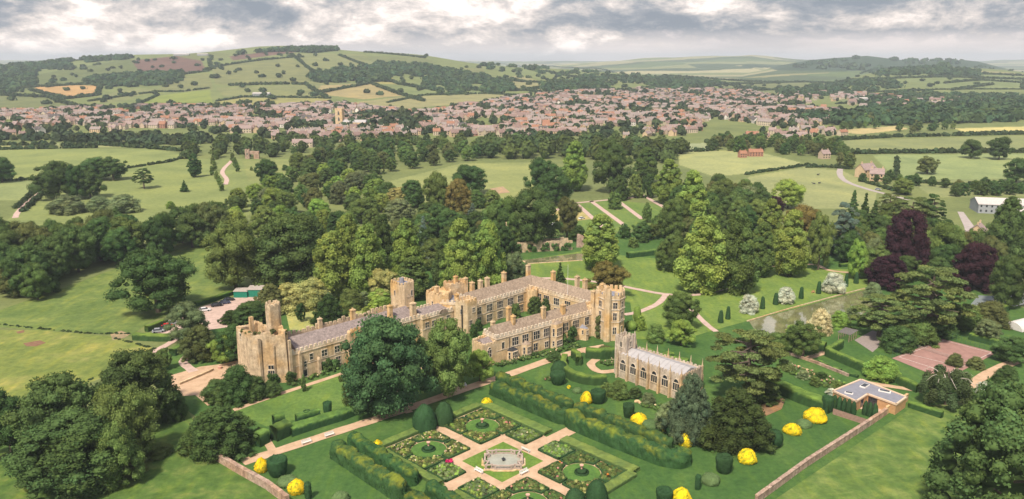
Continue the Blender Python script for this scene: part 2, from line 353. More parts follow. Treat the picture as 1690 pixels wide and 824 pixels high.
def ico(sub=1):
    t=(1+5**.5)/2; v=[(-1,t,0),(1,t,0),(-1,-t,0),(1,-t,0),(0,-1,t),(0,1,t),(0,-1,-t),(0,1,-t),(t,0,-1),(t,0,1),(-t,0,-1),(-t,0,1)]
    f=[(0,11,5),(0,5,1),(0,1,7),(0,7,10),(0,10,11),(1,5,9),(5,11,4),(11,10,2),(10,7,6),(7,1,8),(3,9,4),(3,4,2),(3,2,6),(3,6,8),(3,8,9),(4,9,5),(2,4,11),(6,2,10),(8,6,7),(9,8,1)]
    v=[np.array(p)/np.linalg.norm(p) for p in v]
    for _ in range(sub):
        c={};nf=[]
        def mid(a,b):
            k=(min(a,b),max(a,b))
            if k not in c: m=v[a]+v[b]; v.append(m/np.linalg.norm(m)); c[k]=len(v)-1
            return c[k]
        for a,b,d in f:
            x,y,z=mid(a,b),mid(b,d),mid(d,a); nf+=[(a,x,z),(b,y,x),(d,z,y),(x,y,z)]
        f=nf
    return np.array(v),np.array(f)
ICO0=ico(0);ICO1=ico(1);ICO2=ico(2);ICO3=ico(3)
def clump_mesh(name,C,Rr,squash,nleaf,lsize,center,tj=.25,spread=.55,corek=.82,up=0.25,hue=None):
    """C (k,3) clump centres, Rr radii, leaves on their outward sides"""
    C=np.asarray(C,float); Rr=np.asarray(Rr,float); k=len(C); sq=np.broadcast_to(np.asarray(squash,float),(k,))
    w=Rr**2; w=w/w.sum(); idx=rng.choice(k,nleaf,p=w)
    d=rng.normal(size=(nleaf,3)); d/=np.linalg.norm(d,axis=1,keepdims=True)
    out=C[idx]-center; out[:,2]*=.6; out/=np.linalg.norm(out,axis=1,keepdims=True)+1e-6
    out[:,2]+=up; dot=(d*out).sum(1); fl=dot<-.25; d[fl]*=-1
    rr=Rr[idx]*(.78+.42*rng.uniform(0,1,nleaf)**1.3)
    p=C[idx]+d*rr[:,None]*np.stack([np.ones(nleaf),np.ones(nleaf),sq[idx]],1)
    nrm=d*np.stack([np.ones(nleaf),np.ones(nleaf),1/np.maximum(sq[idx],.3)],1); nrm/=np.linalg.norm(nrm,axis=1,keepdims=True)
    nrm=nrm+rng.normal(size=(nleaf,3))*spread; nrm/=np.linalg.norm(nrm,axis=1,keepdims=True)
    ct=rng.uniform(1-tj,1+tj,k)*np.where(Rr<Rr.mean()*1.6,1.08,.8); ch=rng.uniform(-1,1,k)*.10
    lt=ct[idx]*rng.uniform(.8,1.2,nleaf); tint=np.stack([lt*(1+ch[idx]),lt,lt*(1-ch[idx])],1)
    V=[];F=[];TT=[];o=0
    for i in range(k):
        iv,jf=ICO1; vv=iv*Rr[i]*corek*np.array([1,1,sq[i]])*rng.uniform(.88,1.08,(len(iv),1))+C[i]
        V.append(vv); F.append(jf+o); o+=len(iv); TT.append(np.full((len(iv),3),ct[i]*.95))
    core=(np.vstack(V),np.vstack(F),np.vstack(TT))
    return quads_mesh(name,p,nrm,lsize*rng.uniform(.6,1.35,nleaf),tint,core)
ARCH={}
def shell(n,prof,zr,cr,jit=.12,seed=0,lob=.10,drop=0):
    """clump centres spread over the skin of a crown whose radius at height z is prof(z)"""
    C=[];Rr=[]; g=random.Random(seed)
    ph=[g.uniform(0,6.28) for _ in range(4)]; zs=[zr[0]+(zr[1]-zr[0])*((i+.5)/n) for i in range(n)]
    for i,z in enumerate(zs):
        a=i*2.39996+g.uniform(-.5,.5); r=cr(z)*g.uniform(.62,1.45); R=max(prof(z)-r*.75,0)*g.uniform(1-jit*1.6,1+jit)*(1+lob*math.sin(2*a+ph[0]+z*.25)+lob*.8*math.sin(3*a+ph[1]-z*.3))
        if g.random()<drop: continue
        C.append((R*math.cos(a),R*math.sin(a),z+g.uniform(-.5,.5)*r)); Rr.append(r)
    return C,Rr
def arch(kind,v,lod):
    key=(kind,v,lod)
    if key in ARCH: return ARCH[key]
    sd=hash_(key); g=random.Random(sd)
    nl={0:17000,1:4200,2:800}[lod]; ls={0:.26,1:.46,2:.92}[lod]; Hh=20.0
    if kind=='oak':
        lob=[(g.uniform(0,6.28),g.uniform(.0,.22)) for _ in range(4)]
        prof=lambda z:9.2*math.sqrt(max(0,1-((z-10.5)/9.6)**2))*(1 if z>6 else 1-.10*(6-z)/3)
        C,Rr=shell({0:95,1:55,2:20}[lod],prof,(3.6,19.2),lambda z:g.uniform(1.2,2.7)*(1.4 if lod==2 else 1),.20,sd,.16,.12)
        C+= [(g.uniform(-3,3),g.uniform(-3,3),g.uniform(7,14)) for _ in range(6)]; Rr+=[4.2]*6
        sq=.8; cen=np.array([0,0,8.0]); Wd=20
    elif kind=='beech':
        prof=lambda z:9.0*(max(0,1-max(0,(z-6)/14.2)**2.3)**.5 if z>6 else .93+.07*z/6)
        C,Rr=shell({0:120,1:60,2:24}[lod],prof,(1.6,19.4),lambda z:g.uniform(1.2,2.0)*(1.5 if lod==2 else 1),.08,sd)
        C+= [(g.uniform(-2.5,2.5),g.uniform(-2.5,2.5),zz) for zz in (4,7,10,13,15)]; Rr+=[5.2,5.6,5.4,4.4,3]
        sq=.85; cen=np.array([0,0,5.0]); Wd=18
    elif kind=='lime':
        prof=lambda z:5.6*min(1,(max(z-1.2,0)/3.0)**.45)*(max(0,1-max(0,(z-5)/15.3)**1.75)**.62)
        C,Rr=shell({0:80,1:42,2:18}[lod],prof,(1.8,19.0),lambda z:(1.75-.035*z)*g.uniform(.8,1.25)*(1.4 if lod==2 else 1),.16,sd,.10,.08)
        C+= [(0,0,zz) for zz in (4,7,10,13)]; Rr+=[3.2,3.6,3.2,2.4]
        sq=.85; cen=np.array([0,0,4.0]); Wd=12
    elif kind=='cedar':
        C=[];Rr=[];sqs=[]
        for ti in range(8):
            z=6.0+ti*1.75; R=[6.0,8.2,9.4,10.0,10.0,9.4,7.8,4.6][ti]; m={0:[8,11,13,14,14,14,12,7][ti],1:8,2:4}[lod]
            for j in range(m):
                a=g.uniform(0,6.28); rr=R*g.uniform(.15,1)**.6; q=g.uniform(1.3,2.3)*(1.3 if lod==2 else 1)
                C.append((rr*math.cos(a),rr*math.sin(a),z+g.uniform(-.5,.5)-rr*rr*.022)); Rr.append(q)
        sq=.26; cen=np.array([0,0,0.0]); Wd=23.5
    elif kind=='yew':
        prof=lambda z:8.5*(max(0,1-(z/20.5)**1.5)**.75)*(1 if z>2 else .9)
        C,Rr=shell({0:150,1:60,2:22}[lod],prof,(.6,19.0),lambda z:(1.35-.03*z)*g.uniform(.7,1.4)*(1.5 if lod==2 else 1),.24,sd)
        C+= [(g.uniform(-1,1),g.uniform(-1,1),zz) for zz in (3,6,9,12,15)]; Rr+=[6,5.6,4.8,3.6,2.2]
        sq=1.15; cen=np.array([0,0,2.0]); Wd=17
    elif kind=='conifer':
        prof=lambda z:5.0*max(0.03,1-z/20.3)*(1+.16*math.sin(z*2.6))
        C,Rr=shell({0:90,1:40,2:14}[lod],prof,(.8,19.3),lambda z:(1.45-.055*z)*g.uniform(.85,1.2)*(1.5 if lod==2 else 1),.12,sd)
        C+= [(0,0,zz) for zz in (2,5,8,11,14)]; Rr+=[3.4,3,2.4,1.8,1.1]
        sq=.7; cen=np.array([0,0,-2.0]); Wd=10
    elif kind=='weep':
        C=[];Rr=[]
        for i in range(40):
            a=i*2.4; r=g.uniform(2.5,7.6); C.append((r*math.cos(a),r*math.sin(a),15.5-r*r*.12-g.uniform(0,8))); Rr.append(g.uniform(1,1.7))
        sq=2.0; cen=np.array([0,0,10.0]); Wd=17
    else: # shrub dome 
        prof=lambda z:9.0*(max(0,1-(z/20.0)**2.2)**.5)
        C,Rr=shell({0:60,1:30,2:12}[lod],prof,(.5,18.6),lambda z:g.uniform(1.9,3.1)*(1.3 if lod==2 else 1),.10,sd)
        C+= [(0,0,4),(0,0,8),(0,0,12)]; Rr+=[7.5,7,5.5]
        sq=.9; cen=np.array([0,0,2.0]); Wd=19; ls*=1.35; nl=int(nl*.55)
    if kind=='cedar' and lod==0: nl=22000
    if kind=='yew': ls*=.85; nl=int(nl*1.3)
    me=clump_mesh(kind+'_crown',C,Rr,sq,nl,ls,cen,tj=.22,corek=.76 if kind not in('cedar',) else .62,up=.35,spread=.7)
    me.materials.append(F_mid)
    # trunk and limbs
    tb=MB(); zt={'oak':11,'beech':10,'lime':14,'cedar':17,'yew':10,'conifer':18,'weep':15}.get(kind,6); r0={'oak':.75,'beech':.8,'lime':.55,'cedar':.9,'conifer':.45,'weep':.5}.get(kind,.5)
    tb.tube((0,0,-.3),(g.uniform(-.3,.3),g.uniform(-.3,.3),zt*.45),r0,r0*.75,9); tb.tube((0,0,zt*.44),(0,0,zt),r0*.76,r0*.25,8)
    if lod==0 or kind=='weep':
        for i in range(9 if kind!='cedar' else 22):
            a=i*2.4; z=zt*(.33+.6*i/(9 if kind!='cedar' else 22)); ln=Wd*.33*(1-.45*i/22)
            e=(ln*math.cos(a),ln*math.sin(a),z+ (ln*.55 if kind!='cedar' else .3)); tb.tube((0,0,z),e,r0*.4,r0*.12,6)
    tm=tb.mesh('trunk'); tm.materials.append(BARK)
    ARCH[key]=(me,tm,Wd); return ARCH[key]
def hash_(k):
    h=0
    for c in str(k): h=(h*31+ord(c))%1000003
    return h
def plant(name,kind,x,y,z,w,h,m,label=None,cat='tree',group=None,lod=None,var=None,trunk=True,rz=None):
    if lod is None:
        px=w*ppm(max(y,50)); lod=0 if px>26 else (1 if px>11 else 2)
    var=random.randrange(3 if lod<2 else 2) if var is None else var
    me,tm,Wd=arch(kind,var,lod)
    o=empty(name,(x,y,z),random.uniform(0,6.28) if rz is None else rz,label,cat,group)
    o.scale=(w/Wd,w/Wd*random.uniform(.92,1.08),h/20.0)
    child('crown',me,o,m)
    if trunk: child('trunk',tm,o)
    return o
def tree(px,pb,pt,wpx,kind,m,label,name=None,group=None,cat='tree',base=None,**k):
    """a tree whose foot is seen at (px,pb), top at row pt, crown wpx wide"""
    x,y=G(px,pb); w=wpx/ppm(y); h=hgt(px,pb,pt)
    n=name or {'oak':'broadleaf_tree','beech':'beech_tree','lime':'lime_tree','cedar':'cedar_tree','yew':'yew_tree','conifer':'conifer_tree','shrub':'shrub','weep':'weeping_tree'}[kind]
    if kind=='shrub': cat='shrub' if cat=='tree' else cat
    return plant(n,kind,x,y,0,w,h,m,label,cat,group,trunk=(kind!='shrub'),**k)
# ------------------------------------------------------------------ terrain
G1=(.135,.165,.068); G2=(.17,.195,.085); G3=(.215,.235,.105); OL=(.20,.215,.095); TAN=(.36,.30,.15); PALE=(.29,.28,.14); BRN=(.165,.10,.085); YEL=(.30,.29,.115); MEA=(.10,.165,.04); LITE=(.19,.235,.10)
FIELDS=[ # polygons in the photograph, far to near
 ([(215,100),(300,92),(330,95),(340,118),(270,120),(225,117)],BRN),([(378,93),(480,82),(500,85),(385,100)],BRN),([(300,84),(380,88),(375,96),(330,100),(295,94)],G2),
 ([(50,125),(215,97),(228,116),(140,140),(60,142)],G1),([(0,145),(60,126),(140,122),(145,142),(60,145),(0,162)],G1),([(52,150),(64,141),(166,141),(152,158),(112,164)],(.47,.30,.14)),
 ([(0,156),(80,160),(134,178),(60,190),(-40,188),(-40,150)],G2),([(200,180),(262,158),(346,148),(352,176),(270,182)],(.22,.27,.075)),([(145,166),(210,146),(262,148),(200,168),(150,172)],G3),
 ([(255,150),(300,126),(345,120),(352,148),(300,152)],OL),([(354,138),(350,110),(480,95),(522,122),(505,138),(380,142)],OL),([(356,145),(505,140),(522,128),(600,140),(520,160),(370,160)],G3),
 ([(358,168),(400,161),(545,163),(536,171),(380,178)],YEL),([(480,88),(600,90),(640,118),(600,130),(520,118)],G3),([(520,155),(530,141),(612,138),(642,150),(668,158),(600,164)],TAN),
 ([(560,92),(700,95),(720,104),(640,106)],G2),([(600,118),(640,122),(660,140),(612,138)],YEL),([(680,114),(715,112),(725,124),(700,130)],LITE),([(640,150),(700,135),(760,142),(720,158),(680,160)],LITE),
 ([(740,114),(800,112),(800,125),(750,130)],OL),([(800,130),(860,125),(905,138),(870,150),(800,150)],PALE),([(690,150),(720,140),(800,142),(795,158),(740,160)],LITE),([(560,172),(660,160),(800,155),(860,158),(760,172),(640,182)],PALE),
 ([(810,108),(880,115),(900,125),(830,120)],LITE),([(900,118),(960,116),(990,124),(930,130)],LITE),([(990,118),(1060,120),(1090,128),(1020,130)],LITE),([(860,150),(940,140),(990,146),(920,152)],PALE),
 ([(1100,118),(1330,110),(1440,112),(1400,118),(1260,128),(1140,130)],PALE),([(1010,132),(1130,128),(1180,134),(1060,140)],G3),
 ([(1420,113),(1500,109),(1520,116),(1450,120)],PALE),([(1420,128),(1560,118),(1690,120),(1800,124),(1800,132),(1560,138),(1440,134)],LITE),([(1560,112),(1690,122),(1690,126),(1600,120)],PALE),
 ([(1190,140),(1330,136),(1330,148),(1200,150)],G2),([(1480,140),(1800,132),(1800,148),(1600,148)],LITE),([(1250,150),(1400,146),(1420,156),(1300,160)],G2),([(1380,166),(1600,160),(1800,162),(1800,170),(1500,174)],(.20,.24,.13)),
 ([(1370,216),(1480,208),(1500,213),(1420,222)],TAN),([(1575,212),(1690,209),(1800,209),(1800,222),(1600,222)],(.40,.36,.15)),([(1380,232),(1700,224),(1900,224),(1900,250),(1420,252)],G2),
 ([(1440,256),(1900,252),(1900,292),(1480,298)],LITE),([(1500,298),(1900,294),(1900,320),(1540,326)],G2),([(1120,250),(1240,248),(1320,268),(1320,276),(1180,292),(1120,272)],(.25,.27,.12)),
 ([(1235,292),(1330,276),(1390,282),(1450,310),(1440,345),(1300,345),(1230,320)],G3),([(1085,240),(1165,236),(1170,250),(1090,252)],(.24,.27,.15)),
 ([(-900,246),(250,246),(300,255),(280,268),(100,296),(-900,300)],(.175,.21,.075)),([(-900,236),(210,236),(240,243),(0,245),(-900,245)],G3),([(-900,300),(60,300),(60,330),(-900,350)],(.185,.22,.09)),
 ([(60,300),(300,262),(490,262),(480,310),(340,400),(60,400),(0,380),(40,330)],(.165,.20,.07)),([(640,300),(760,270),(890,268),(880,330),(700,345)],(.20,.225,.085)),
 ([(400,265),(490,265),(470,300),(410,300)],(.185,.21,.075)),
]
def terrain():
    q=np.concatenate([np.linspace(-900,-40,40)[:-1],np.linspace(-40,1740,850),np.linspace(1740,2600,40)[1:]])
    yy=np.concatenate([np.geomspace(60,1500,430)[:-1],np.geomspace(1500,3500,190)[:-1],np.geomspace(3500,15800,150)])
    Q,Y=np.meshgrid(q,yy); X=(Q-845)/1337*Y; Z=terr(X,Y)
    c=Y*CP-(Z-H)*SP; PX=845+FOC*X/c; PY=412-FOC*(Y*SP+(Z-H)*CP)/c
    col=np.empty(X.shape+(3,)); col[:]=(.15,.18,.072)
    # far countryside: a patchwork of crops
    g=random.Random(5); cell=np.floor((X+0.35*Y)/310+np.sin(Y/700)).astype(int)*7919+np.floor((Y-0.25*X)/380).astype(int)*104729
    pal=np.array([(.10,.14,.06),(.19,.21,.10),(.06,.09,.045),(.33,.31,.18),(.15,.18,.08),(.27,.26,.15),(.07,.10,.05)]); far=Y>3600
    col[far]=pal[(np.abs(cell)//13%len(pal))][far]
    wood=(Y>3750)&(Y<6200)&(Q>1225)&(Z>35); col[wood]=(.04,.068,.04)
    for P,cc in FIELDS:
        m=inpoly(PX,PY,P)&((Y<4200)|(np.array(P)[:,1].max()<112)); col[m]=np.array(cc)*(.80 if np.array(P)[:,1].max()<200 else 1.08)+(0 if np.array(P)[:,1].max()<200 else .01)
    n,mm=X.shape; V=np.stack([X,Y,Z],-1).reshape(-1,3)
    def part(name,r0,r1):
        i=np.arange(r0,r1)[:,None]; j=np.arange(mm-1)[None,:]; a=i*mm+j
        F=np.stack([a,a+1,a+mm+1,a+mm],-1).reshape(-1,4); u,inv=np.unique(F,return_inverse=True); F=inv.reshape(-1,4)
        me=bpy.data.meshes.new(name); vv=V[u]; me.vertices.add(len(vv)); me.vertices.foreach_set('co',vv.ravel().astype(np.float32))
        me.loops.add(F.size); me.loops.foreach_set('vertex_index',F.ravel().astype(np.int32)); me.polygons.add(len(F)); me.polygons.foreach_set('loop_start',(np.arange(len(F))*4).astype(np.int32))
        me.update(calc_edges=True); ca=me.color_attributes.new('field','FLOAT_COLOR','POINT')
        cc=np.hstack([col.reshape(-1,3)[u],np.ones((len(u),1))]); ca.data.foreach_set('color',cc.ravel().astype(np.float32))
        me.polygons.foreach_set('use_smooth',[True]*len(F)); me.materials.append(TERR)
        o=bpy.data.objects.new(name,me); COL.objects.link(o); o['kind']='structure'
    k=int(np.searchsorted(yy,1700)); part('ground',0,k); part('hills',k,n-1)
terrain()
# ------------------------------------------------------------------ lawns, paths, water
sheet('meadow',[(-60,560),(0,545),(60,545),(190,556),(255,575),(225,600),(130,640),(0,672),(-80,690)],.03,mat('meadow_grass',grassf((.11,.155,.042),(.17,.21,.055),(.29,.28,.095),.07,.45)))
sheet('grass_field',[(-60,530),(0,512),(120,470),(240,425),(345,395),(372,420),(410,470),(380,478),(330,500),(250,530),(215,555),(60,545),(0,540),(-60,555)],.034,mat('field_grass',grassf((.085,.135,.038),(.125,.18,.052),(.19,.235,.07),.07,.45)))
sheet('rough_ground',[(-100,700),(180,690),(300,660),(345,740),(470,824),(520,880),(-200,900)],.03,ROUGHG)
sheet('rough_field',[(1255,824),(1380,745),(1500,672),(1620,668),(1760,640),(2100,800),(1300,960),(1180,880)],.034,mat('long_grass',grassf((.055,.11,.030),(.105,.17,.044),(.20,.25,.075),.16,.4)))
sheet('lawn',[(250,600),(330,545),(500,440),(640,420),(840,395),(1120,380),(1500,440),(1720,520),(1720,640),(1500,676),(1280,824),(1200,880),(560,880),(470,824),(360,755),(340,700),(270,650)],.06,LAWN)
sheet('park_lawn',[(865,430),(960,415),(1060,425),(1220,440),(1400,445),(1460,462),(1430,478),(1235,530),(1180,545),(1130,560),(1050,560),(1040,500),(880,470)],.10,LAWN2)
sheet('dry_lawn',[(470,508),(520,506),(560,515),(600,503),(640,500),(615,520),(560,530),(500,545),(478,545)],.10,LAWN3)
sheet('lawn_terrace',[(385,678),(600,606),(700,575),(760,600),(700,650),(620,668),(500,690),(440,705)],.10,mat('terrace_grass',grassf((.08,.15,.038),(.11,.19,.046),(.155,.23,.06),.07,.8)))
sheet('garden_plot',[(720,355),(900,345),(1000,330),(1110,340),(1090,375),(1000,385),(900,390),(740,380)],.08,mat('plot_grass',grassf((.10,.17,.045),(.13,.20,.055),(.16,.22,.065),.05,.8)))
ribbon('path',[(400,764),(450,748),(560,712),(640,686),(760,645),(830,622),(940,584),(1000,572)],3.6,.15,GRAVEL)
ribbon('path',[(385,678),(450,655),(520,632),(600,606),(680,582)],1.9,.15,GRAVEL)
ribbon('path',[(452,748),(440,728)],2.0,.16,GRAVEL,smooth=False)
ribbon('path',[(676,682),(662,668),(705,668)],2.2,.155,GRAVEL,smooth=False); ribbon('path',[(760,645),(720,622),(690,600)],2.4,.152,GRAVEL)
sheet('forecourt',[(283,620),(330,606),(395,598),(440,620),(400,640),(345,645),(355,662),(330,652),(300,655),(284,640)],.14,GRAVEL)
ribbon('path',[(320,614),(303,600),(305,592),(312,585)],[3.0,2.2],.145,GRAVEL2)
ribbon('path',[(245,585),(275,570),(295,558),(320,548)],2.6,.145,GRAVEL2)
ribbon('path',[(330,650),(352,668)],3.0,.15,GRAVEL,smooth=False)
sheet('car_park',[(330,508),(380,492),(450,486),(440,510),(400,520),(380,540),(345,545),(262,552),(255,545),(290,528)],.13,GRAVEL2)
ribbon('path',[(840,462),(920,460),(1000,468),(1052,478),(1098,486),(1150,487),(1200,476)],2.6,.15,GRAVEL2)
ribbon('path',[(1100,486),(1085,502),(1055,515),(1030,520)],2.6,.155,GRAVEL2); ribbon('path',[(1120,487),(1140,510),(1165,535),(1182,548)],2.2,.155,GRAVEL2)
ribbon('path',[(1480,458),(1420,452),(1370,447),(1340,437),(1270,440)],2.4,.15,GRAVEL)
ribbon('path',[(960,578),(985,590),(975,602),(990,614),(1020,612)],2.6,.155,GRAVEL)
ribbon('path',[(1326,594),(1362,582)],2.4,.15,GRAVEL,smooth=False); ribbon('path',[(1430,632),(1480,640),(1520,646)],2.4,.15,GRAVEL)
ribbon('path',[(1595,640),(1640,612),(1690,592),(1740,572)],3.4,.15,GRAVEL)
sheet('gravel_yard',[(1410,562),(1440,546),(1470,556),(1440,582)],.13,simple('grey_gravel',(.26,.22,.21),.9))
sheet('tennis_court',[(1472,592),(1556,560),(1645,583),(1570,622),(1536,618)],.13,COURT)
for a,b in (((1503,584),(1590,608)),): 
    pass
# court lines
for P in ([(1484,590),(1558,562.5)],[(1558,562.5),(1636,583)],[(1636,583),(1566,617)],[(1484,590),(1540,608)],[(1500,585),(1585,606)]): ribbon('court_line',P,.12,.14,WHITE,smooth=False)
# gravel walks of the walled plot behind
for P in ([(953,338),(1000,380)],[(975,332),(1030,372)],[(1020,332),(1060,362)],[(945,336),(1060,325),(1075,325)],[(1060,322),(1100,345)],[(905,352),(950,335)]): ribbon('path',P,3.2,.14,GRAVEL2,smooth=False)
sheet('dry_grass',[(912,345),(950,340),(975,362),(930,368),(905,362)],.12,mat('straw_grass',grassf((.30,.27,.11),(.36,.31,.13),(.42,.36,.16),.1,.6)))
ribbon('path',[(690,358),(770,353),(830,355)],2.4,.12,GRAVEL2)
ribbon('road',[(372,305),(374,296),(367,286),(370,278),(378,270),(384,264)],3.6,.12,GRAVEL2)
ribbon('road',[(25,360),(30,350),(45,335),(66,318)],[3.4,3.0],.12,GRAVEL2)
ribbon('road',[(1388,275),(1386,288),(1397,300),(1430,312),(1460,320),(1500,330)],[5,4],.12,TARMAC)
ribbon('road',[(1585,350),(1600,375),(1605,385),(1598,400)],[3.4,9],.12,TARMAC,smooth=False)
ribbon('road',[(1660,430),(1640,420),(1625,425)],3,.13,GRAVEL,smooth=False)
ribbon('road',[(420,157),(380,168),(350,190)],3,.3,TARMAC) if 0 else None
# ponds
sheet('pond',[(1236,531),(1428,479),(1460,492),(1420,522),(1365,548),(1250,552)],.11,WATER)
sheet('pond',[(862,430),(953,419),(985,419),(985,429),(870,436)],.13,WATER)
def coping(name,pts,w,h,m,label,cat='wall'):
    P=[G(*p) for p in pts]; b=MB()
    for a,c in zip(P,P[1:]):
        L=math.hypot(c[0]-a[0],c[1]-a[1]); b.box((a[0]+c[0])/2,(a[1]+c[1])/2,0,h,L,w,math.atan2(c[1]-a[1],c[0]-a[0]))
    o=b.build(name,m); tag(o,label,cat); return o
coping('pond_wall',[(1233,531),(1300,511),(1370,492),(1427,477)],.5,.38,ST_OLD,'low stone edging wall along the lawn side of the long pond','edging wall')
coping('pool_edge',[(985,429),(871,436),(860,430)],.6,.35,ST_PALE,'pale stone kerb round the small reflecting pool by the ruin','kerb')
# bare patches and tracks
sheet('bare_soil',[(38,567),(66,562),(76,566),(60,572),(44,572)],.06,SOIL); sheet('bare_soil',[(26,548),(40,545),(40,549),(30,551)],.06,SOIL)
sheet('bare_soil',[(182,552),(200,546),(215,552),(205,558),(186,562)],.06,mat('worn_earth',grassf((.20,.17,.10),(.28,.22,.14),(.36,.28,.18),.3,1.)))
sheet('bare_soil',[(1240,655),(1268,648),(1296,660),(1290,676),(1258,690),(1232,684)],.14,mat('needle_litter',grassf((.16,.11,.06),(.24,.15,.09),(.30,.19,.12),.3,1.)))
sheet('bare_soil',[(808,312),(830,308),(842,318),(822,320)],.12,mat('dry_soil',grassf((.30,.24,.15),(.38,.27,.18),(.42,.30,.20),.3,1.)))
# ------------------------------------------------------------------ castle, on the 45 degree grid (s towards upper right, t towards upper left)
def stp(L): return [ST(*p) for p in L]
def crenels(b,P,z,w=.9,gap=.7,h=.8,th=.5,closed=True,mi=0,base=.5,rag=0.0):
    n=len(P); a=sum(P[i][0]*P[(i+1)%n][1]-P[(i+1)%n][0]*P[i][1] for i in range(n))
    if a<0 and closed: P=P[::-1]
    for i in range(n if closed else n-1):
        p,q=P[i],P[(i+1)%n]; L=math.hypot(q[0]-p[0],q[1]-p[1]); 
        if L<.4: continue
        an=math.atan2(q[1]-p[1],q[0]-p[0]); ca,sa=math.cos(an),math.sin(an)
        off=-th/2+.0 if False else th/2
        mx,my=(p[0]+q[0])/2-sa*off,(p[1]+q[1])/2+ca*off
        b.box(mx,my,z,z+base,L-.004,th+.01,an,mi)
        k=max(1,int((L+gap)/(w+gap))); pitch=L/k
        for j in range(k):
            d=(j+.5)*pitch; hh=h*(1-random.random()*rag)
            b.box(p[0]+ca*d-sa*off,p[1]+sa*d+ca*off,z+base-.02,z+base+hh,w,th,an,mi,taper=.97)
def window(b,p,q,f,z,w,h,nx=2,ny=2,arch=False,proud=.09):
    """a mullioned window on the wall p->q (outside on the right hand), f along it"""
    an=math.atan2(q[1]-p[1],q[0]-p[0]); ca,sa=math.cos(an),math.sin(an); L=math.hypot(q[0]-p[0],q[1]-p[1])
    cx,cy=p[0]+ca*L*f+sa*0,p[1]+sa*L*f
    def bar(u0,u1,z0,z1,d,mi):
        uc=(u0+u1)/2; b.box(cx+ca*uc+sa*d/2,cy+sa*uc-ca*d/2,z0,z1,u1-u0,d+.02,an,mi)
    t=.16
    bar(-w/2,w/2,z,z+h,.03,1)
    bar(-w/2-t,-w/2,z-.06,z+h,proud,0); bar(w/2,w/2+t,z-.06,z+h,proud,0); bar(-w/2-t,w/2+t,z+h,z+h+t*1.3,proud+.05,0); bar(-w/2-t*1.2,w/2+t*1.2,z-.25,z-.06,proud+.07,0)
    for i in range(1,nx): u=-w/2+w*i/nx; bar(u-.06,u+.06,z,z+h,proud-.02,0)
    for j in range(1,ny): zz=z+h*j/ny; bar(-w/2,w/2,zz-.05,zz+.05,proud-.03,0)
    if arch: # pointed head
        n=5; vs=[]
        for k in range(n+1):
            u=-w/2+w*k/n; zz=z+h+ (w*.62)*math.sqrt(max(0,1-(2*k/n-1)**2))
            vs.append((u,zz))
        base=[(-w/2,z+h-.01)]+vs[0:]+[(w/2,z+h-.01)]
        pts=[(cx+ca*u+sa*.045,cy+sa*u-ca*.045,zz) for u,zz in base]; b.add(pts,[tuple(range(len(pts)))[::-1]],1)
        for k in range(n): # arched hood in trim stone
            (u0,z0),(u1,z1)=vs[k],vs[k+1]
            b.tube((cx+ca*u0+sa*.09,cy+sa*u0-ca*.09,z0),(cx+ca*u1+sa*.09,cy+sa*u1-ca*.09,z1),.10,.10,5,0)
def addwin(parent,*a,name='window',**k):
    b=MB(); window(b,*a,**k); return b.build(name,[ST_TRIM,GLASS],parent)
def chimney(parent,s,t,z0,z1,ws=.9,wt=1.1,pots=2,a=math.pi/4,m=None,name='chimney'):
    b=MB(); x,y=ST(s,t); b.box(x,y,z0,z1-.35,ws,wt,a); b.box(x,y,z1-.36,z1-.15,ws+.3,wt+.3,a); b.box(x,y,z1-.16,z1,ws+.12,wt+.12,a)
    for i in range(pots):
        o=(i-(pots-1)/2)*.5; b.cyl(x-math.sin(a)*o,y+math.cos(a)*o,z1-.02,z1+.55,.16,.13,8)
    return b.build(name,m or ST_WARM,parent)
def gable(b,P,z,zr,along=0,over=.0,mi=0):
    """pitched roof on the quad P (4 xy points); ridge parallel to side P0-P1 if along==0"""
    if along: P=P[1:]+P[:1]
    m0=((P[0][0]+P[3][0])/2,(P[0][1]+P[3][1])/2); m1=((P[1][0]+P[2][0])/2,(P[1][1]+P[2][1])/2)
    vs=[(p[0],p[1],z) for p in P]+[(m0[0],m0[1],zr),(m1[0],m1[1],zr)]
    b.add(vs,[(0,1,5,4),(2,3,4,5),(0,4,3),(1,2,5),(3,2,1,0)],mi)
castle=empty('castle',(0,0,0),0,'long pale stone castle with crenellated ranges, ruined keep and corner towers round a court','castle')
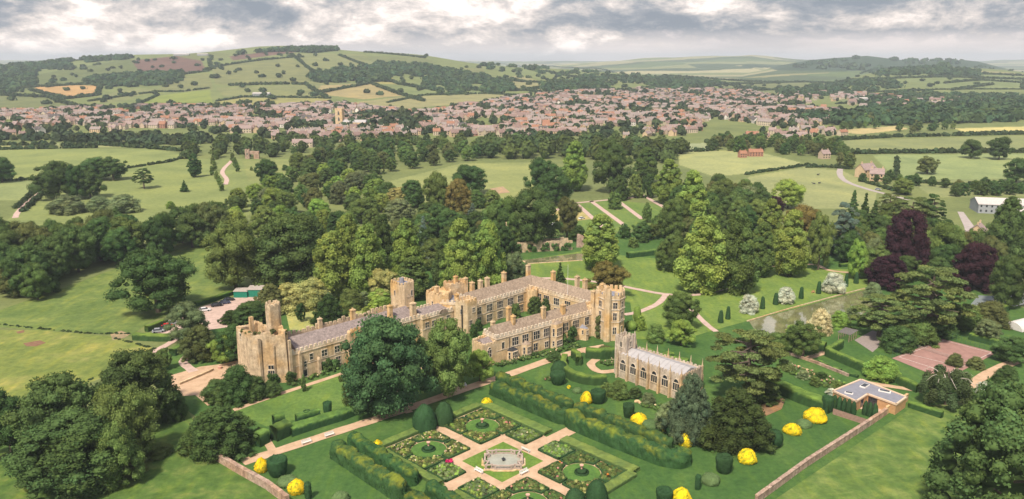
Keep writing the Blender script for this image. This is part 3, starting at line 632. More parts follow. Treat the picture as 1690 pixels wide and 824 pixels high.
def range_(name,P,hw,zr,m,rm,ridge=0,inset=1.0,cren=True,rag=0.0,edges=None,roofname='roof'):
    b=MB(); b.prism(P,-.5,hw); 
    # string course just proud of the wall
    w=b.build(name,m,castle)
    n=len(P); cx=sum(p[0] for p in P)/n; cy=sum(p[1] for p in P)/n
    if cren:
        c=MB(); crenels(c,P,hw,rag=rag); c.build('parapet',ST_TRIM if m is not ST_OLD else ST_OLD,w)
        c=MB()
        for i in range(n):
            p,q=P[i],P[(i+1)%n]; an=math.atan2(q[1]-p[1],q[0]-p[0]); L=math.hypot(q[0]-p[0],q[1]-p[1])
            for zz,th,hh in ((hw-.35,.16,.22),(hw*.5,.10,.16)): c.box((p[0]+q[0])/2,(p[1]+q[1])/2,zz,zz+hh,L+.1,th*2,an)
        c.build('string_course',ST_TRIM,w)
    if zr:
        Q=[]
        for x,y in P:
            d=math.hypot(x-cx,y-cy); Q.append((x,y))
        # inset quad
        def ins(P,k):
            out=[]
            for i in range(4):
                a,b_,c_=P[i-1],P[i],P[(i+1)%4]
                u=Vector((a[0]-b_[0],a[1]-b_[1])).normalized(); v=Vector((c_[0]-b_[0],c_[1]-b_[1])).normalized(); out.append((b_[0]+(u.x+v.x)*k,b_[1]+(u.y+v.y)*k))
            return out
        r=MB(); gable(r,ins(P,inset),hw+.02,zr,ridge); r.build(roofname,rm,w)
    return w
# --- ruined keep at the near left end
KP=stp([(101.6,220.5),(101.6,213.0),(104.0,209.8),(109.2,204.9),(110.8,206.3),(111.6,211),(111.6,217),(108.5,221.5)])
b=MB(); 
def ragged(b,P,z0,z1,rag,th=1.6,mi=0,batter=.45,step=1.0,seed=1):
    """roofless shell of thick walls with a broken top"""
    g=random.Random(seed); n=len(P); cx=sum(p[0] for p in P)/n; cy=sum(p[1] for p in P)/n; hs={}
    for i in range(n):
        p,q=P[i],P[(i+1)%n]; L=math.hypot(q[0]-p[0],q[1]-p[1]); k=max(1,int(L/step)); an=math.atan2(q[1]-p[1],q[0]-p[0])
        for j in range(k):
            a0=(p[0]+(q[0]-p[0])*j/k,p[1]+(q[1]-p[1])*j/k); a1=(p[0]+(q[0]-p[0])*(j+1)/k,p[1]+(q[1]-p[1])*(j+1)/k)
            def inn(a,e): d=math.hypot(a[0]-cx,a[1]-cy); f=1-e/d; return (cx+(a[0]-cx)*f,cy+(a[1]-cy)*f)
            h=z1+rag*(noise.noise(Vector((a0[0]*.32,a0[1]*.32,seed)))+.13*g.uniform(-1,1))
            o0,o1=inn(a0,-batter),inn(a1,-batter); i0,i1=inn(a0,th),inn(a1,th)
            vs=[(*o0,z0),(*o1,z0),(*inn(a1,th+.2),z0),(*inn(a0,th+.2),z0),(*a0,h),(*a1,h),(*i1,h-.2),(*i0,h-.3)]
            b.add(vs,[(0,1,5,4),(2,3,7,6),(4,5,6,7),(3,2,1,0),(1,2,6,5),(3,0,4,7)],mi)
ragged(b,KP,-.5,15.6,1.5)
b.prism(stp([(103.2,218),(103.2,212.6),(108.5,207.0),(110,207.6),(110.2,216),(107.5,219.5)]),0,11.2)
keep=b.build('ruined_keep',ST_OLD,castle)
b=MB(); tp=stp([(108.2,214.0),(108.2,210.9),(110.8,210.7),(112.2,212.0),(112.2,214.4),(109.8,215.4)]); b.prism(tp,8,22.2); crenels(b,tp,22.2,.8,.6,.8,.45,rag=.5)
b.build('turret',ST_OLD,keep)
b=MB(); x,y=ST(104.6,216.4); b.box(x,y,13,19.2,1.3,1.1,.8,taper=.85); b.build('chimney',ST_OLD,keep)
b=MB()
for (s,t,z0,z1,w) in ((103.2,209.6,0,14.4,.8),(110.2,204.4,0,13.4,.8),(106.4,206.9,0,12,.4)): 
    x,y=ST(s,t); b.box(x,y,z0,z1,w,w,.8,taper=.9)
b.build('buttress',ST_OLD,keep)
for f,z,w,h in ((.35,12.4,.9,1.9),(.4,6,.7,1.4)): addwin(keep,KP[0],KP[1],f,z,w,h,nx=1,ny=2)
p,q=KP[2],KP[3]; pb=(p[0]-.55*R2*1.0,p[1]-.8); qb=(q[0]-.35,q[1]-.85)
addwin(keep,pb,qb,.42,2.2,1.9,2.0,nx=3,ny=2); addwin(keep,pb,qb,.42,4.7,1.6,1.2,nx=2,ny=1)
for i in range(14):
    pass
# plants rooted in the broken wall tops
C=[];Rr=[]
for i in range(26):
    k=random.randrange(len(KP)); f=random.random(); p,q=KP[k],KP[(k+1)%len(KP)]; C.append((p[0]+(q[0]-p[0])*f*.9,p[1]+(q[1]-p[1])*f+.6,15.2+random.uniform(-.3,.8))); Rr.append(random.uniform(.25,.6))
for s,t,z,r in ((108,213,12.5,1.3),(110,209,12.3,1.1),(106,214.5,12.2,1.2),(108.4,210.8,15,.9)): x,y=ST(s,t); C.append((x,y,z)); Rr.append(r)
cm=clump_mesh('wall_plants',C,Rr,.8,1400,.22,np.array([-75,224,0.])); cm.materials.append(F_olive); child('wall_plants',cm,keep)
# --- west range
WP=stp([(110.4,204.7),(160,204.6),(160,217.5),(112.4,217.5)])
west=range_('west_range',WP,8.6,None,ST_WARM,ROOF_BLUE)
r=MB(); RP=stp([(113.4,206.0),(159,206.0),(159,216.4),(113.4,216.4)]); gable(r,RP,8.65,11.7); r.build('roof',ROOF_BLUE,west)
b=MB(); BP=stp([(113,217.3),(160,217.3)]); crenels(b,BP[::-1],8.9,1.1,.55,1.5,.55,closed=False,base=1.3,rag=.7); b.build('rear_parapet',ST_OLD,west)
A0,A1=WP[0],WP[1]
for s,z,w,h,nx,ny in ((115.2,3.2,.9,2.0,1,1),(117.4,5.2,1.1,1.9,1,2),(122.0,5.1,1.9,2.0,2,2),(126.6,5.1,1.8,2.1,2,2),(126.8,1.6,1.7,2.0,2,2),(137.0,4.6,2.2,2.3,3,2),(142.5,5,1.8,2.0,2,2),(147,5,1.8,2.0,2,2),(152,4.8,2,2.1,3,2),(157,4.8,1.4,2,2,2),(121,1.4,1.6,1.9,2,2)):
    addwin(west,A0,A1,(s-110.4)/49.6,z,w,h,nx=nx,ny=ny)
addwin(west,A0,A1,(115-110.4)/49.6,.4,1.3,2.2,nx=1,ny=1,arch=True,name='door')
b=MB()
for s,w,d,z in ((131.0,1.0,1.5,10.6),(119.6,.8,1.2,4.8),(113.3,.8,.8,8.4)): 
    x,y=ST(s,204.6-d/2+.05); b.box(x,y,-.2,z,w,d,math.pi/4); 
    P=[ST(s-w/2,204.6-d),ST(s+w/2,204.6-d),ST(s+w/2,204.7),ST(s-w/2,204.7)]; gable(b,P,z,z+.8,1)
b.build('buttress',ST_OLD,west)
b=MB(); x,y=ST(133.4,204.0); b.box(x,y,-.2,10.4,3.6,1.5,math.pi/4); crenels(b,stp([(131.6,203.25),(135.2,203.25),(135.2,204.75),(131.6,204.75)]),10.4,.7,.4,.6,.3); b.build('bay',ST_WARM,west)
chimney(west,137.8,212,11,15.0,1.5,1.2,2); chimney(west,150,208.2,9,14.5,1.4,1.3,1); chimney(west,128,216.4,9,13.2,1.2,1.0,1)
# small link range towards the gate block, partly behind the trees
LP=stp([(160,203.5),(174,203.5),(174,213),(160,213)]); link=range_('link_range',LP,8.4,10.6,ST_WARM,ROOF_BLUE,rag=.2)
for s,z in ((162,4.8),(165,4.8),(168.4,5.0),(171.5,5.2)): addwin(link,LP[0],LP[1],(s-160)/14,z,1.5,1.9,nx=2,ny=2)
b=MB(); x,y=ST(168.8,203.45)
vs=[]; 
for k in range(9): a=math.pi*k/8; p_=ST(168.8+1.5*math.cos(a),203.1); vs.append((p_[0],p_[1],8.4+1.5*math.sin(a)))
p2=[(v[0]-.9*(-R2),v[1]+.9*R2,v[2]) for v in vs]; b.add(vs+p2,[tuple(range(9)),]+[(i,i+9,i+10,i+1) for i in range(8)],0); b.build('dormer',ROOF,link)
chimney(link,158.2,206.2,8,14.0,1.7,1.6,1)
# --- tall rear tower
b=MB(); TP=stp([(160.2,221.5),(160.2,216.4),(161.6,215.2),(165.4,214.9),(166.8,216.4),(166.8,222.2),(162,222.6)]); b.prism(TP,-.5,17.2); crenels(b,TP,17.2,.8,.55,.9,.5,rag=.25)
tw=b.build('rear_tower',ST_WARM,castle)
b=MB(); b.prism(stp([(161.3,221),(161.3,216.8),(165.5,216.2),(165.5,221)]),17.1,17.7); b.cyl(*ST(163.4,219),17.6,19.3,.9,.8,8); b.build('roof',FLATGREY,tw)
for P0,P1,f,z,w,h in ((TP[0],TP[1],.5,13.4,.55,1.9),(TP[2],TP[3],.78,13.4,.55,1.9),(TP[2],TP[3],.3,8,.6,1.4)): addwin(tw,P0,P1,f,z,w,h,nx=1,ny=1)
b=MB(); x,y=ST(163.0,215.15); px=[( ) for _ in ()]
an=math.atan2(TP[3][1]-TP[2][1],TP[3][0]-TP[2][0]); mx_,my_=TP[2][0]+(TP[3][0]-TP[2][0])*.42,TP[2][1]+(TP[3][1]-TP[2][1])*.42
b.tube((mx_,my_,13.6),(mx_+math.sin(an)*.12,my_-math.cos(an)*.12,13.6),.85,.85,14); b.build('clock_face',ST_OLD,tw)
b=MB(); b.prism(stp([(148,219.5),(160,217.4),(160,223.5),(148,224.5)]),-.3,6.4); crenels(b,stp([(148,219.5),(160,217.4),(160,223.5),(148,224.5)]),6.4,1,.5,.5,.6,rag=.4); b.build('rear_annexe',ST_OLD,castle)
# --- gate block
GP=stp([(171.5,207.5),(176.5,200.5),(182,200.5),(182,214),(172,215)]); gate=range_('gate_block',GP,10.6,None,ST_WARM,ROOF,rag=.2)
b=MB(); b.prism(stp([(173.5,207.8),(177,202.5),(180.8,202.5),(180.8,212.5),(173.5,213.5)]),10.4,10.9); b.build('roof',FLATGREY,gate)
b=MB(); g1=stp([(170.6,214.5),(171.2,208.0),(174.5,206.5),(178,209),(180,213),(176,217)]); b.prism(g1,-.4,12.8); crenels(b,g1,12.8,.9,.6,.8,.5,rag=.4); b.build('gate_tower',ST_PALE,gate)
b=MB(); g2=stp([(178,212),(186.5,209.5),(187.5,214),(180,216)]); b.prism(g2,0,14.4,0,[p for p in g2]); crenels(b,g2,14.4,.9,.7,.7,.5,rag=.5); b.build('stair_tower',ST_OLD,gate)
b=MB(); g3=stp([(173.9,202.2),(176.6,198.8),(181.2,198.8),(181.2,203.2),(175.2,203.6)]); b.prism(g3,-.4,11.2); crenels(b,g3,11.2,.9,.6,.8,.45,rag=.2); b.build('bay',ST_WARM,gate)
for P0,P1,f,z,w,h,nx in ((g3[1],g3[2],.62,7.6,1.1,1.5,2),(g3[0],g3[1],.5,7.4,.7,1.6,1),(g1[0],g1[1],.5,9,.6,1.6,1),(g3[1],g3[2],.3,3,1.2,1.7,2)): addwin(gate,P0,P1,f,z,w,h,nx=nx,ny=2)
b=MB(); x,y=ST(175.2,200.2); b.box(x,y,-.2,10.6,.35,.35,.8); b.build('drainpipe',DARKP,gate)
for s,t,z in ((172.6,210.8,16.0),(186,210.3,16.6),(183.6,213,17.2),(177,205,13.4)): chimney(gate,s,t,10,z,1.3,1.2,1)
# --- north range of the inner court
NP=stp([(181.4,202),(213.2,202),(213.2,211.5),(181.4,211.5)]); north=range_('north_range',NP,8.3,None,ST_PALE,ROOF)
r=MB(); 
# north and east roofs meet in a hip at the far corner
nr0,nr1=ST(182.3,202.9),ST(213.8,202.9); a_=(*nr0,8.35); b_=(*nr1,8.35); rid0=(*ST(182.3,207.0),12.2); rid1=(*ST(217.6,207.0),12.2); bk0=(*ST(182.3,211),8.35); bk1=(*ST(221.5,211),8.35)
r.add([a_,b_,rid1,rid0,bk1,bk0],[(0,1,2,3),(3,2,4,5),(0,3,5)],0); r.build('roof',ROOF,north)
EP=stp([(213.3,169),(222.0,169),(222.0,211.5),(213.3,211.5)]); east=range_('east_range',EP,8.3,None,ST_PALE,ROOF)
r=MB(); e0=(*ST(213.9,202.9),8.36); e1=(*ST(213.9,168.5),8.36); er1=(*ST(217.6,168.5),12.19); er0=(*ST(217.6,207.0),12.19); eb0=(*ST(221.5,211),8.36); eb1=(*ST(221.5,168.5),8.36)
r.add([e0,e1,er1,er0,eb0,eb1],[(1,0,3,2),(3,4,5,2),(1,2,5)],0); r.build('roof',ROOF,east)
for s in (184.6,190.2,195.6,201.2,206.6): 
    addwin(north,NP[0],NP[1],(s-181.4)/31.8,4.7,2.9,2.6,nx=4,ny=2); addwin(north,NP[0],NP[1],(s-181.4)/31.8,.8,2.7,2.6,nx=4,ny=2)
for t in (198.6,194.6,189.5,184,178.6): 
    addwin(east,EP[3],EP[0],(211.5-t)/42.5,4.7,2.6,2.6,nx=3,ny=2); addwin(east,EP[3],EP[0],(211.5-t)/42.5,.9,2.2,2.4,nx=3,ny=2)
b=MB(); x,y=ST(211.6,200.6); b.cyl(x,y,-.3,8.4,2.4,2.4,8); crenels(b,[(x+2.4*math.cos(k*math.pi/4),y+2.4*math.sin(k*math.pi/4)) for k in range(8)],8.4,.7,.5,.7,.35); b.build('stair_turret',ST_PALE,north)
for s,t,z in ((187.5,208.4,15),(191.5,208.2,15),(195.2,208.4,15.2),(203.6,208,15.8)): chimney(north,s,t,10.6,z,1.3,1.5,2)
for s,t,z in ((217.6,208.5,16),(219.6,197,15.2),(220.4,185.5,15.3),(220.2,181.5,15.0),(220.0,173.0,15.0),(218.4,169.3,15.0)): chimney(east,s,t,10,z,1.5,1.3,2)
# --- south range
def SF(s): return 171.0-(s-164)*0.115
SPt=[(164,SF(164)),(206.5,SF(206.5)),(207.4,SF(206.5)+7.2),(165,SF(164)+7.4)]
SP_=stp(SPt); south=range_('south_range',SP_,8.5,11.9,ST_PALE,ROOF,inset=.75,rag=.1)
F0,F1=SP_[0],SP_[1]; fs=lambda s:(s-164)/42.5
for s,z,w,h,nx,ny in ((166.6,4.6,.9,2.2,1,1),(171.6,4.7,2.5,2.7,3,2),(175.8,4.7,2.5,2.7,3,2),(180.6,4.7,2.6,2.8,3,2),(184.8,4.7,2.2,2.8,3,2),(180.2,.8,1.8,2.5,2,2),(193.6,4.8,2.3,2.8,3,2),(198.2,4.8,2.8,2.7,4,2),(203.4,4.8,1.8,2.8,2,2),(203,.8,1.5,2.1,2,2),(185,.8,1.5,2,2,2),(176,.9,1.4,2,2,2)):
    addwin(south,F0,F1,fs(s),z,w,h,nx=nx,ny=ny)
def bay(parent,s0,s1,d,z0,z1,t0,roofm,name='bay_window',nx=3,rows=((1.0,2.0),)):
    P=stp([(s0-.2,t0+.1),(s0+.7,t0-d),(s1-.7,t0-d),(s1+.2,t0+.1)]); b=MB(); b.prism(P,z0,z1); o=b.build(name,ST_PALE,parent)
    for z,h in rows:
        w=math.hypot(P[2][0]-P[1][0],P[2][1]-P[1][1])
        pass
        b=MB(); window(b,P[1],P[2],.5,z,w*.8,h,nx=nx,ny=2)
        window(b,P[0],P[1],.5,z,.55,h,nx=1,ny=2); window(b,P[2],P[3],.5,z,.55,h,nx=1,ny=2)
        bb=b.build('window',[ST_TRIM,GLASS],parent)
    c=((P[0][0]+P[3][0])/2,(P[0][1]+P[3][1])/2); r=MB(); vs=[(*p,z1) for p in P]+[(*c,z1+1.1)]; r.add(vs,[(0,1,4),(1,2,4),(2,3,4)],0); r.build('bay_roof',roofm,parent)
bay(south,168.2,172.2,1.6,-.2,3.5,SF(170),DARKP,rows=((1.0,2.1),)); bay(south,174.3,177.6,1.6,-.2,4.3,SF(176),ROOF,rows=((1.2,2.2),))
bay(south,187.0,191.6,1.5,-.2,8.5,SF(189),ROOF,rows=((1.0,1.6),(4.4,2.6)),nx=4); bay(south,200.0,202.6,2.4,-.2,4.4,SF(201),FLATGREY,rows=((2.4,1.3),))
for s,t,z,w in ((166.2,SF(166)+4.2,13.0,1.2),(173.5,SF(173)+3.0,13.6,1.2),(175,SF(175)+6.8,15.4,1.5),(186.0,SF(186)+2.6,14.2,1.4),(194.6,SF(194)+2.4,13.4,1.6)): chimney(south,s,t,8.6,z,w,1.1,2)
b=MB()
for s in (169.2,178.6,186.2,192.3,195.4): x,y=ST(s,SF(s)-.12); b.box(x,y,0,7.8,.16,.16,.8)
b.build('drainpipe',DARKP,south)
b=MB(); wl=stp([(158.5,SF(158)-.5),(164,SF(164)),(165,SF(164)+7.4),(159.5,SF(158)+6)]); b.prism(wl,-.3,6.9); crenels(b,wl,6.9,.9,.6,.6,.5,rag=.4); b.build('porch_range',ST_PALE,castle)
b=MB(); P=stp([(159.6,SF(160)+.5),(163.6,SF(163)+.5),(164,SF(163)+6.4),(160.2,SF(160)+5.8)]); gable(b,P,6.95,8.6); pr_=b.build('porch_roof',ROOF_BLUE,castle)
b=MB(); window(b,wl[0],wl[1],.45,3.2,1.6,2.3,nx=2,ny=2,arch=True); b.build('window',[ST_TRIM,GLASS],castle)
# --- corner tower
def ngon(cx,cy,r,n,a0=0): return [(cx+r*math.cos(a0+2*math.pi*i/n),cy+r*math.sin(a0+2*math.pi*i/n)) for i in range(n)]
ox,oy=ST(210.0,161.6); OP=[(ox+dx,oy+dy) for dx,dy in ((-4.6,-.6),(-2.2,-4.6),(2.6,-4.9),(4.9,-1.6),(4.9,3),(2,5),(-2.4,5),(-4.6,3))]
b=MB(); b.prism(OP,-.5,15.4); crenels(b,OP,15.4,1.1,1.1,1.7,.5,base=.7,rag=.25); ct=b.build('corner_tower',ST_WARM,castle)
b=MB(); b.prism(ngon(ox,oy,3.4,8),15.3,15.8); b.build('roof',FLATGREY,ct)
b=MB(); q_=ngon(ox-1.4,oy-4.9,1.25,8,.39); b.prism(q_,-.4,17.6); crenels(b,q_,17.6,.5,.4,.6,.25); b.prism(ngon(ox-4.3,oy-.4,1.0,8),-.4,17.2); b.build('turret',ST_WARM,ct)
b=MB()
for i in range(8):
    p,q=OP[i],OP[(i+1)%8]; an=math.atan2(q[1]-p[1],q[0]-p[0]); L=math.hypot(q[0]-p[0],q[1]-p[1])
    for z in (6.8,11.2,14.8): b.box((p[0]+q[0])/2,(p[1]+q[1])/2,z,z+.3,L+.2,.36,an)
b.build('string_course',ST_TRIM,ct)
for i,f in ((0,.42),(1,.7),(2,.5)):
    for z,w,h in ((11.8,1.4,2.1),(7.6,1.2,2.6),(2.6,1.1,2.4)): addwin(ct,OP[i],OP[i+1],f,z,w,h,nx=2,ny=2)
chimney(ct,206.8,166.4,7,16.5,1.5,1.5,2)
b=MB(); jp=stp([(205.5,SF(205)),(208.6,163.2),(213,166),(213.2,172),(206,172.5)]); b.prism(jp,-.4,9.4); crenels(b,jp,9.4,.9,.6,.7,.5,rag=.2); jo=b.build('tower_link',ST_PALE,castle)
for z in (5.0,1.0): addwin(castle,jp[0],jp[1],.5,z,1.7,2.3,nx=2,ny=2)
# ivy and dark creeper on the walls
def creeper(parent,s,t,z,ws,h,m,n=14):
    C=[];Rr=[]
    for i in range(n): x,y=ST(s+random.uniform(-ws,ws)*(1-.4*i/n),t-random.uniform(0,.5)); C.append((x,y,z+h*i/n)); Rr.append(random.uniform(.5,.95))
    me=clump_mesh('creeper',C,Rr,1,900,.26,np.array([C[0][0]-3,C[0][1]+4,3.])); me.materials.append(m); return child('creeper',me,parent)
creeper(south,196.2,SF(196)-.2,.4,1.7,5.0,F_dark); creeper(south,192.5,SF(192)-.2,.4,.6,3.6,F_mid,8); creeper(ct,205.6,163.4,.5,1.0,8.0,F_olive); creeper(west,122,204.2,.4,1.6,3.4,F_dark); creeper(west,125,204.2,.4,1.6,2.4,F_dark); creeper(gate,181.2,198.5,.5,1.5,3.4,F_dark)
creeper(keep,105.5,206.9,.3,2.2,3,F_dark); creeper(keep,109.5,203.4,.3,1.6,3.2,F_dark)
b=MB(); x,y=ST(214,186); b.tube((x+1,y,8),(x+1,y,21),.07,.04,6); b.build('flagpole',WHITE,east)
# ------------------------------------------------------------------ chapel
ch=empty('chapel',(*ST(187.4,125),0),0,'small grey stone chapel with pinnacled buttresses, pale lead roof and west bell turret','chapel')
org=Vector((*ST(187.4,125),0))
def cb(b,name,m,parent):
    b.v=[(v[0]-org.x,v[1]-org.y,v[2]) for v in b.v] if parent is ch else [(v[0]-org.x,v[1]-org.y,v[2]) for v in b.v]
    return b.build(name,m,parent)
CPp=stp([(183.0,137.2),(181.6,113.2),(191.6,113.2),(191.6,137.2)]); NS=lambda t:183.0-(137.2-t)*1.4/24
b=MB(); b.prism(CPp,-.4,7.4); cw=cb(b,'wall',ST_GREY,ch)
b=MB(); crenels(b,CPp,7.4,.75,.6,.5,.3,base=.2,rag=.15); cb(b,'parapet',ST_GREY,cw)
b=MB(); P=stp([(183.6,136.6),(182.2,113.8),(191.0,113.8),(191.0,136.6)]); gable(b,P,7.45,8.7)
for k in range(1,13):
    t=136.6-k*1.75; m0=ST(NS(t)+.6,t); m1=ST((NS(t)+191.6)/2,t); b.tube((*m0,7.5),(*m1,8.75),.05,.05,4); m2=ST(191.0,t); b.tube((*m2,7.5),(*m1,8.75),.05,.05,4)
cb(b,'roof',LEAD,ch)
for i in range(7):
    t=137.0-i*3.95
    for s,sg in ((NS(t),-1),(191.6,1)):
        b=MB(); x,y=ST(s+sg*.45,t); b.box(x,y,-.3,5.2,.6,1.0,-math.pi/4); b.box(x,y,5.1,8.0,.45,.6,-math.pi/4); b.box(x,y,7.95,10.2,.34,.34,-math.pi/4,taper=.12); cb(b,'buttress',ST_OLD,cw)
for i in range(6):
    f=(137.2-(137.0-(i+.5)*3.95))/24
    b=MB(); window(b,CPp[0],CPp[1],f,2.8,2.2,2.1,nx=3,ny=1,arch=True,proud=.12); cb(b,'window',[ST_TRIM,GLASS],cw)
b=MB(); window(b,CPp[1],CPp[2],.5,2.6,3.2,2.4,nx=5,ny=2,arch=True); cb(b,'window',[ST_TRIM,GLASS],cw)
b=MB(); TT=stp([(184.6,139.2),(184.6,135.4),(188.8,135.4),(188.8,139.2)]); b.prism(TT,-.3,11.6); crenels(b,TT,11.6,.7,.5,.8,.35)
for s,t in ((184.6,139.2),(184.6,135.4),(188.8,135.4),(188.8,139.2)): x,y=ST(s,t); b.box(x,y,-.3,12.6,.55,.55,math.pi/4); b.box(x,y,12.5,14.0,.5,.5,math.pi/4,taper=.1)
tt=cb(b,'bell_tower',ST_GREY,ch); 
b=MB(); window(b,TT[0],TT[1],.5,9.4,.8,1.6,nx=2,ny=1,arch=True); window(b,TT[1],TT[2],.5,9.4,.8,1.6,nx=2,ny=1,arch=True); cb(b,'window',[ST_TRIM,GLASS],tt)
# ------------------------------------------------------------------ ruined barn with its lone gable
tb=empty('ruined_barn',(*G(885,418),0),0,'roofless stone barn ruin with a pointed gable, climbers hanging from its broken walls','ruin'); o0=Vector((*G(885,418),0))
p0=Vector((*G(837,418),0)); p1=Vector((*G(938,413),0)); d=(p1-p0); L=d.length; d/=L; an=math.atan2(d.y,d.x); nrm=Vector((-d.y,d.x,0))
for side in (0,1):
    b=MB()
    for i in range(14):
        f=(i+.5)/14; c=p0+d*L*f+d*2+nrm*8*side-o0; hh=(5.2+1.6*noise.noise(Vector((i*.9,3,1))))*(1-.1*side)
        if i%3==1 and not side: b.box(c.x,c.y,0,1.4,L/14+.02,.9,an); b.box(c.x,c.y,hh-1.3,hh,L/14+.06,.9,an)
        else: b.box(c.x,c.y,0,hh,L/14+.02,.92,an)
    b.build('wall',ST_OLD,tb)
b=MB(); a=p0-d*.5-o0
for k in range(11):
    z0=k*1.45; w=3.6*max(.06,(1-max(0,k-2)/9.2)); b.box(a.x,a.y,z0,z0+1.46,w,1.1,.15,taper=.92)
b.build('gable',ST_PALE,tb)
C=[];Rr=[]
for i in range(40): q=p0+d*random.uniform(0,L)-nrm*.7-o0; C.append((q.x,q.y,random.uniform(.3,3.8))); Rr.append(random.uniform(.6,1.4))
me=clump_mesh('creeper',C,Rr,.9,2200,.34,np.array([0,9,2.])); me.materials.append(F_dark); child('creeper',me,tb)
# ------------------------------------------------------------------ clipped hedges and topiary
def fuzz(V,F,dens,size,tintf,spread=.5):
    """short leaf faces over a surface; V (n,3), F tris"""
    V=np.asarray(V);F=np.asarray(F); A,B,C=V[F[:,0]],V[F[:,1]],V[F[:,2]]; nn=np.cross(B-A,C-A); ar=np.linalg.norm(nn,axis=1)/2; nn/=(2*ar[:,None]+1e-9)
    n=int(ar.sum()*dens); idx=rng.choice(len(F),n,p=ar/ar.sum()); u=rng.uniform(size=(n,1));v=rng.uniform(size=(n,1)); m=(u+v)>1; u=np.where(m,1-u,u); v=np.where(m,1-v,v)
    P=A[idx]+u*(B-A)[idx]+v*(C-A)[idx]; N=nn[idx]+rng.normal(size=(n,3))*spread; N/=np.linalg.norm(N,axis=1,keepdims=True)
    P=P+nn[idx]*rng.uniform(-.02,.06,(n,1))
    return P,N,size*rng.uniform(.6,1.3,n),tintf(P,nn[idx])
def clipped(name,V,F,m,parent=None,dens=9,size=.16,tintf=None,loc=None):
    tintf=tintf or (lambda P,N: np.repeat(rng.uniform(.8,1.2,(len(P),1)),3,1))
    V=np.asarray(V,float);F=np.asarray(F)
    P,N,Sz,T_=fuzz(V,F,dens,size,tintf); nv=len(V)
    ct=tintf(V,np.tile([0,0,1.],(nv,1)))
    me=quads_mesh(name,P,N,Sz,T_,(V,F,ct)); me.materials.append(m)
    o=bpy.data.objects.new(name,me); COL.objects.link(o); o.parent=parent
    if loc is not None: o.location=loc
    return o
def grid_tris(nu,nv,wrap=False):
    F=[]
    for i in range(nu-1):
        for j in range(nv if wrap else nv-1):
            a=i*nv+j;b=i*nv+(j+1)%nv;c=(i+1)*nv+(j+1)%nv;d=(i+1)*nv+j; F+=[(a,d,c),(a,c,b)]
    return F
def newgrowth(P,strength=1.0,seed=0,sc=.35):
    """young growth of the yew: amber and yellow-green patches on the outer tips"""
    out=np.empty((len(P),3)); 
    for i,p in enumerate(P):
        a=noise.noise(Vector((p[0]*sc,p[1]*sc,p[2]*sc+seed))); b=noise.noise(Vector((p[0]*1.1+9,p[1]*1.1,p[2]*1.1+seed)))
        k=min(1.3,max(0,(.7*a+.6*b-.30+.40*(p[2]-2.5))*1.8*strength)); w=max(0,noise.noise(Vector((p[0]*.25+4,p[1]*.25,seed+7.7)))+.1)*k
        out[i]=(1.15+2.6*k+1.4*w+.2*b,1.15+.95*k+.1*w+.2*b,1-.1*k)
    return out*rng.uniform(.82,1.18,(len(P),1))
def cloudhedge(name,P,w,h,m,label,cat='hedge',seed=1,amp=.42,endround=True,group=None):
    """billowing yew hedge, P centre line in metres; a rounded profile swept along it and distorted"""
    Q=[]; 
    for a,b in zip(P,P[1:]):
        L=math.hypot(b[0]-a[0],b[1]-a[1]); k=max(1,int(L/.4)); Q+=[(a[0]+(b[0]-a[0])*i/k,a[1]+(b[1]-a[1])*i/k) for i in range(k)]
    Q.append(P[-1]); n=len(Q); nv=26; V=[]
    for i,q in enumerate(Q):
        a=Q[max(i-1,0)];b=Q[min(i+1,n-1)]; dx,dy=b[0]-a[0],b[1]-a[1]; l=math.hypot(dx,dy); nx,ny=-dy/l,dx/l
        e=min(i,n-1-i)*.4; ef=min(1,math.sqrt(max(0.0,1-(1-min(1,e/1.8))**2))+.05)
        hh=h*(1+.16*noise.noise(Vector((q[0]*.22,q[1]*.22,seed)))+.10*noise.noise(Vector((q[0]*.6,q[1]*.6,seed+5))))
        for j in range(nv):
            t=math.pi*j/(nv-1); c=math.cos(t); s_=math.sin(t); u=math.copysign(abs(c)**.42,c); v=abs(s_)**.62
            px=q[0]+nx*u*w/2*ef; py=q[1]+ny*u*w/2*ef; pz=hh*v*(.75+.25*ef)
            d=amp*noise.noise(Vector((px*.55,py*.55,pz*.7+seed)))*min(1,pz)
            d+= -.28*max(0,math.sin(i*.4*2*math.pi/6.4+seed))**8*min(1,pz)*1.8  # bays between the bushes
            V.append((px+nx*u*d,py+ny*u*d,pz+d*.8*v))
    return tag(clipped(name,V,[f[::-1] for f in grid_tris(n,nv)],m,tintf=lambda P,N:newgrowth(P,seed=seed),dens=8,size=.17),label,cat,group)
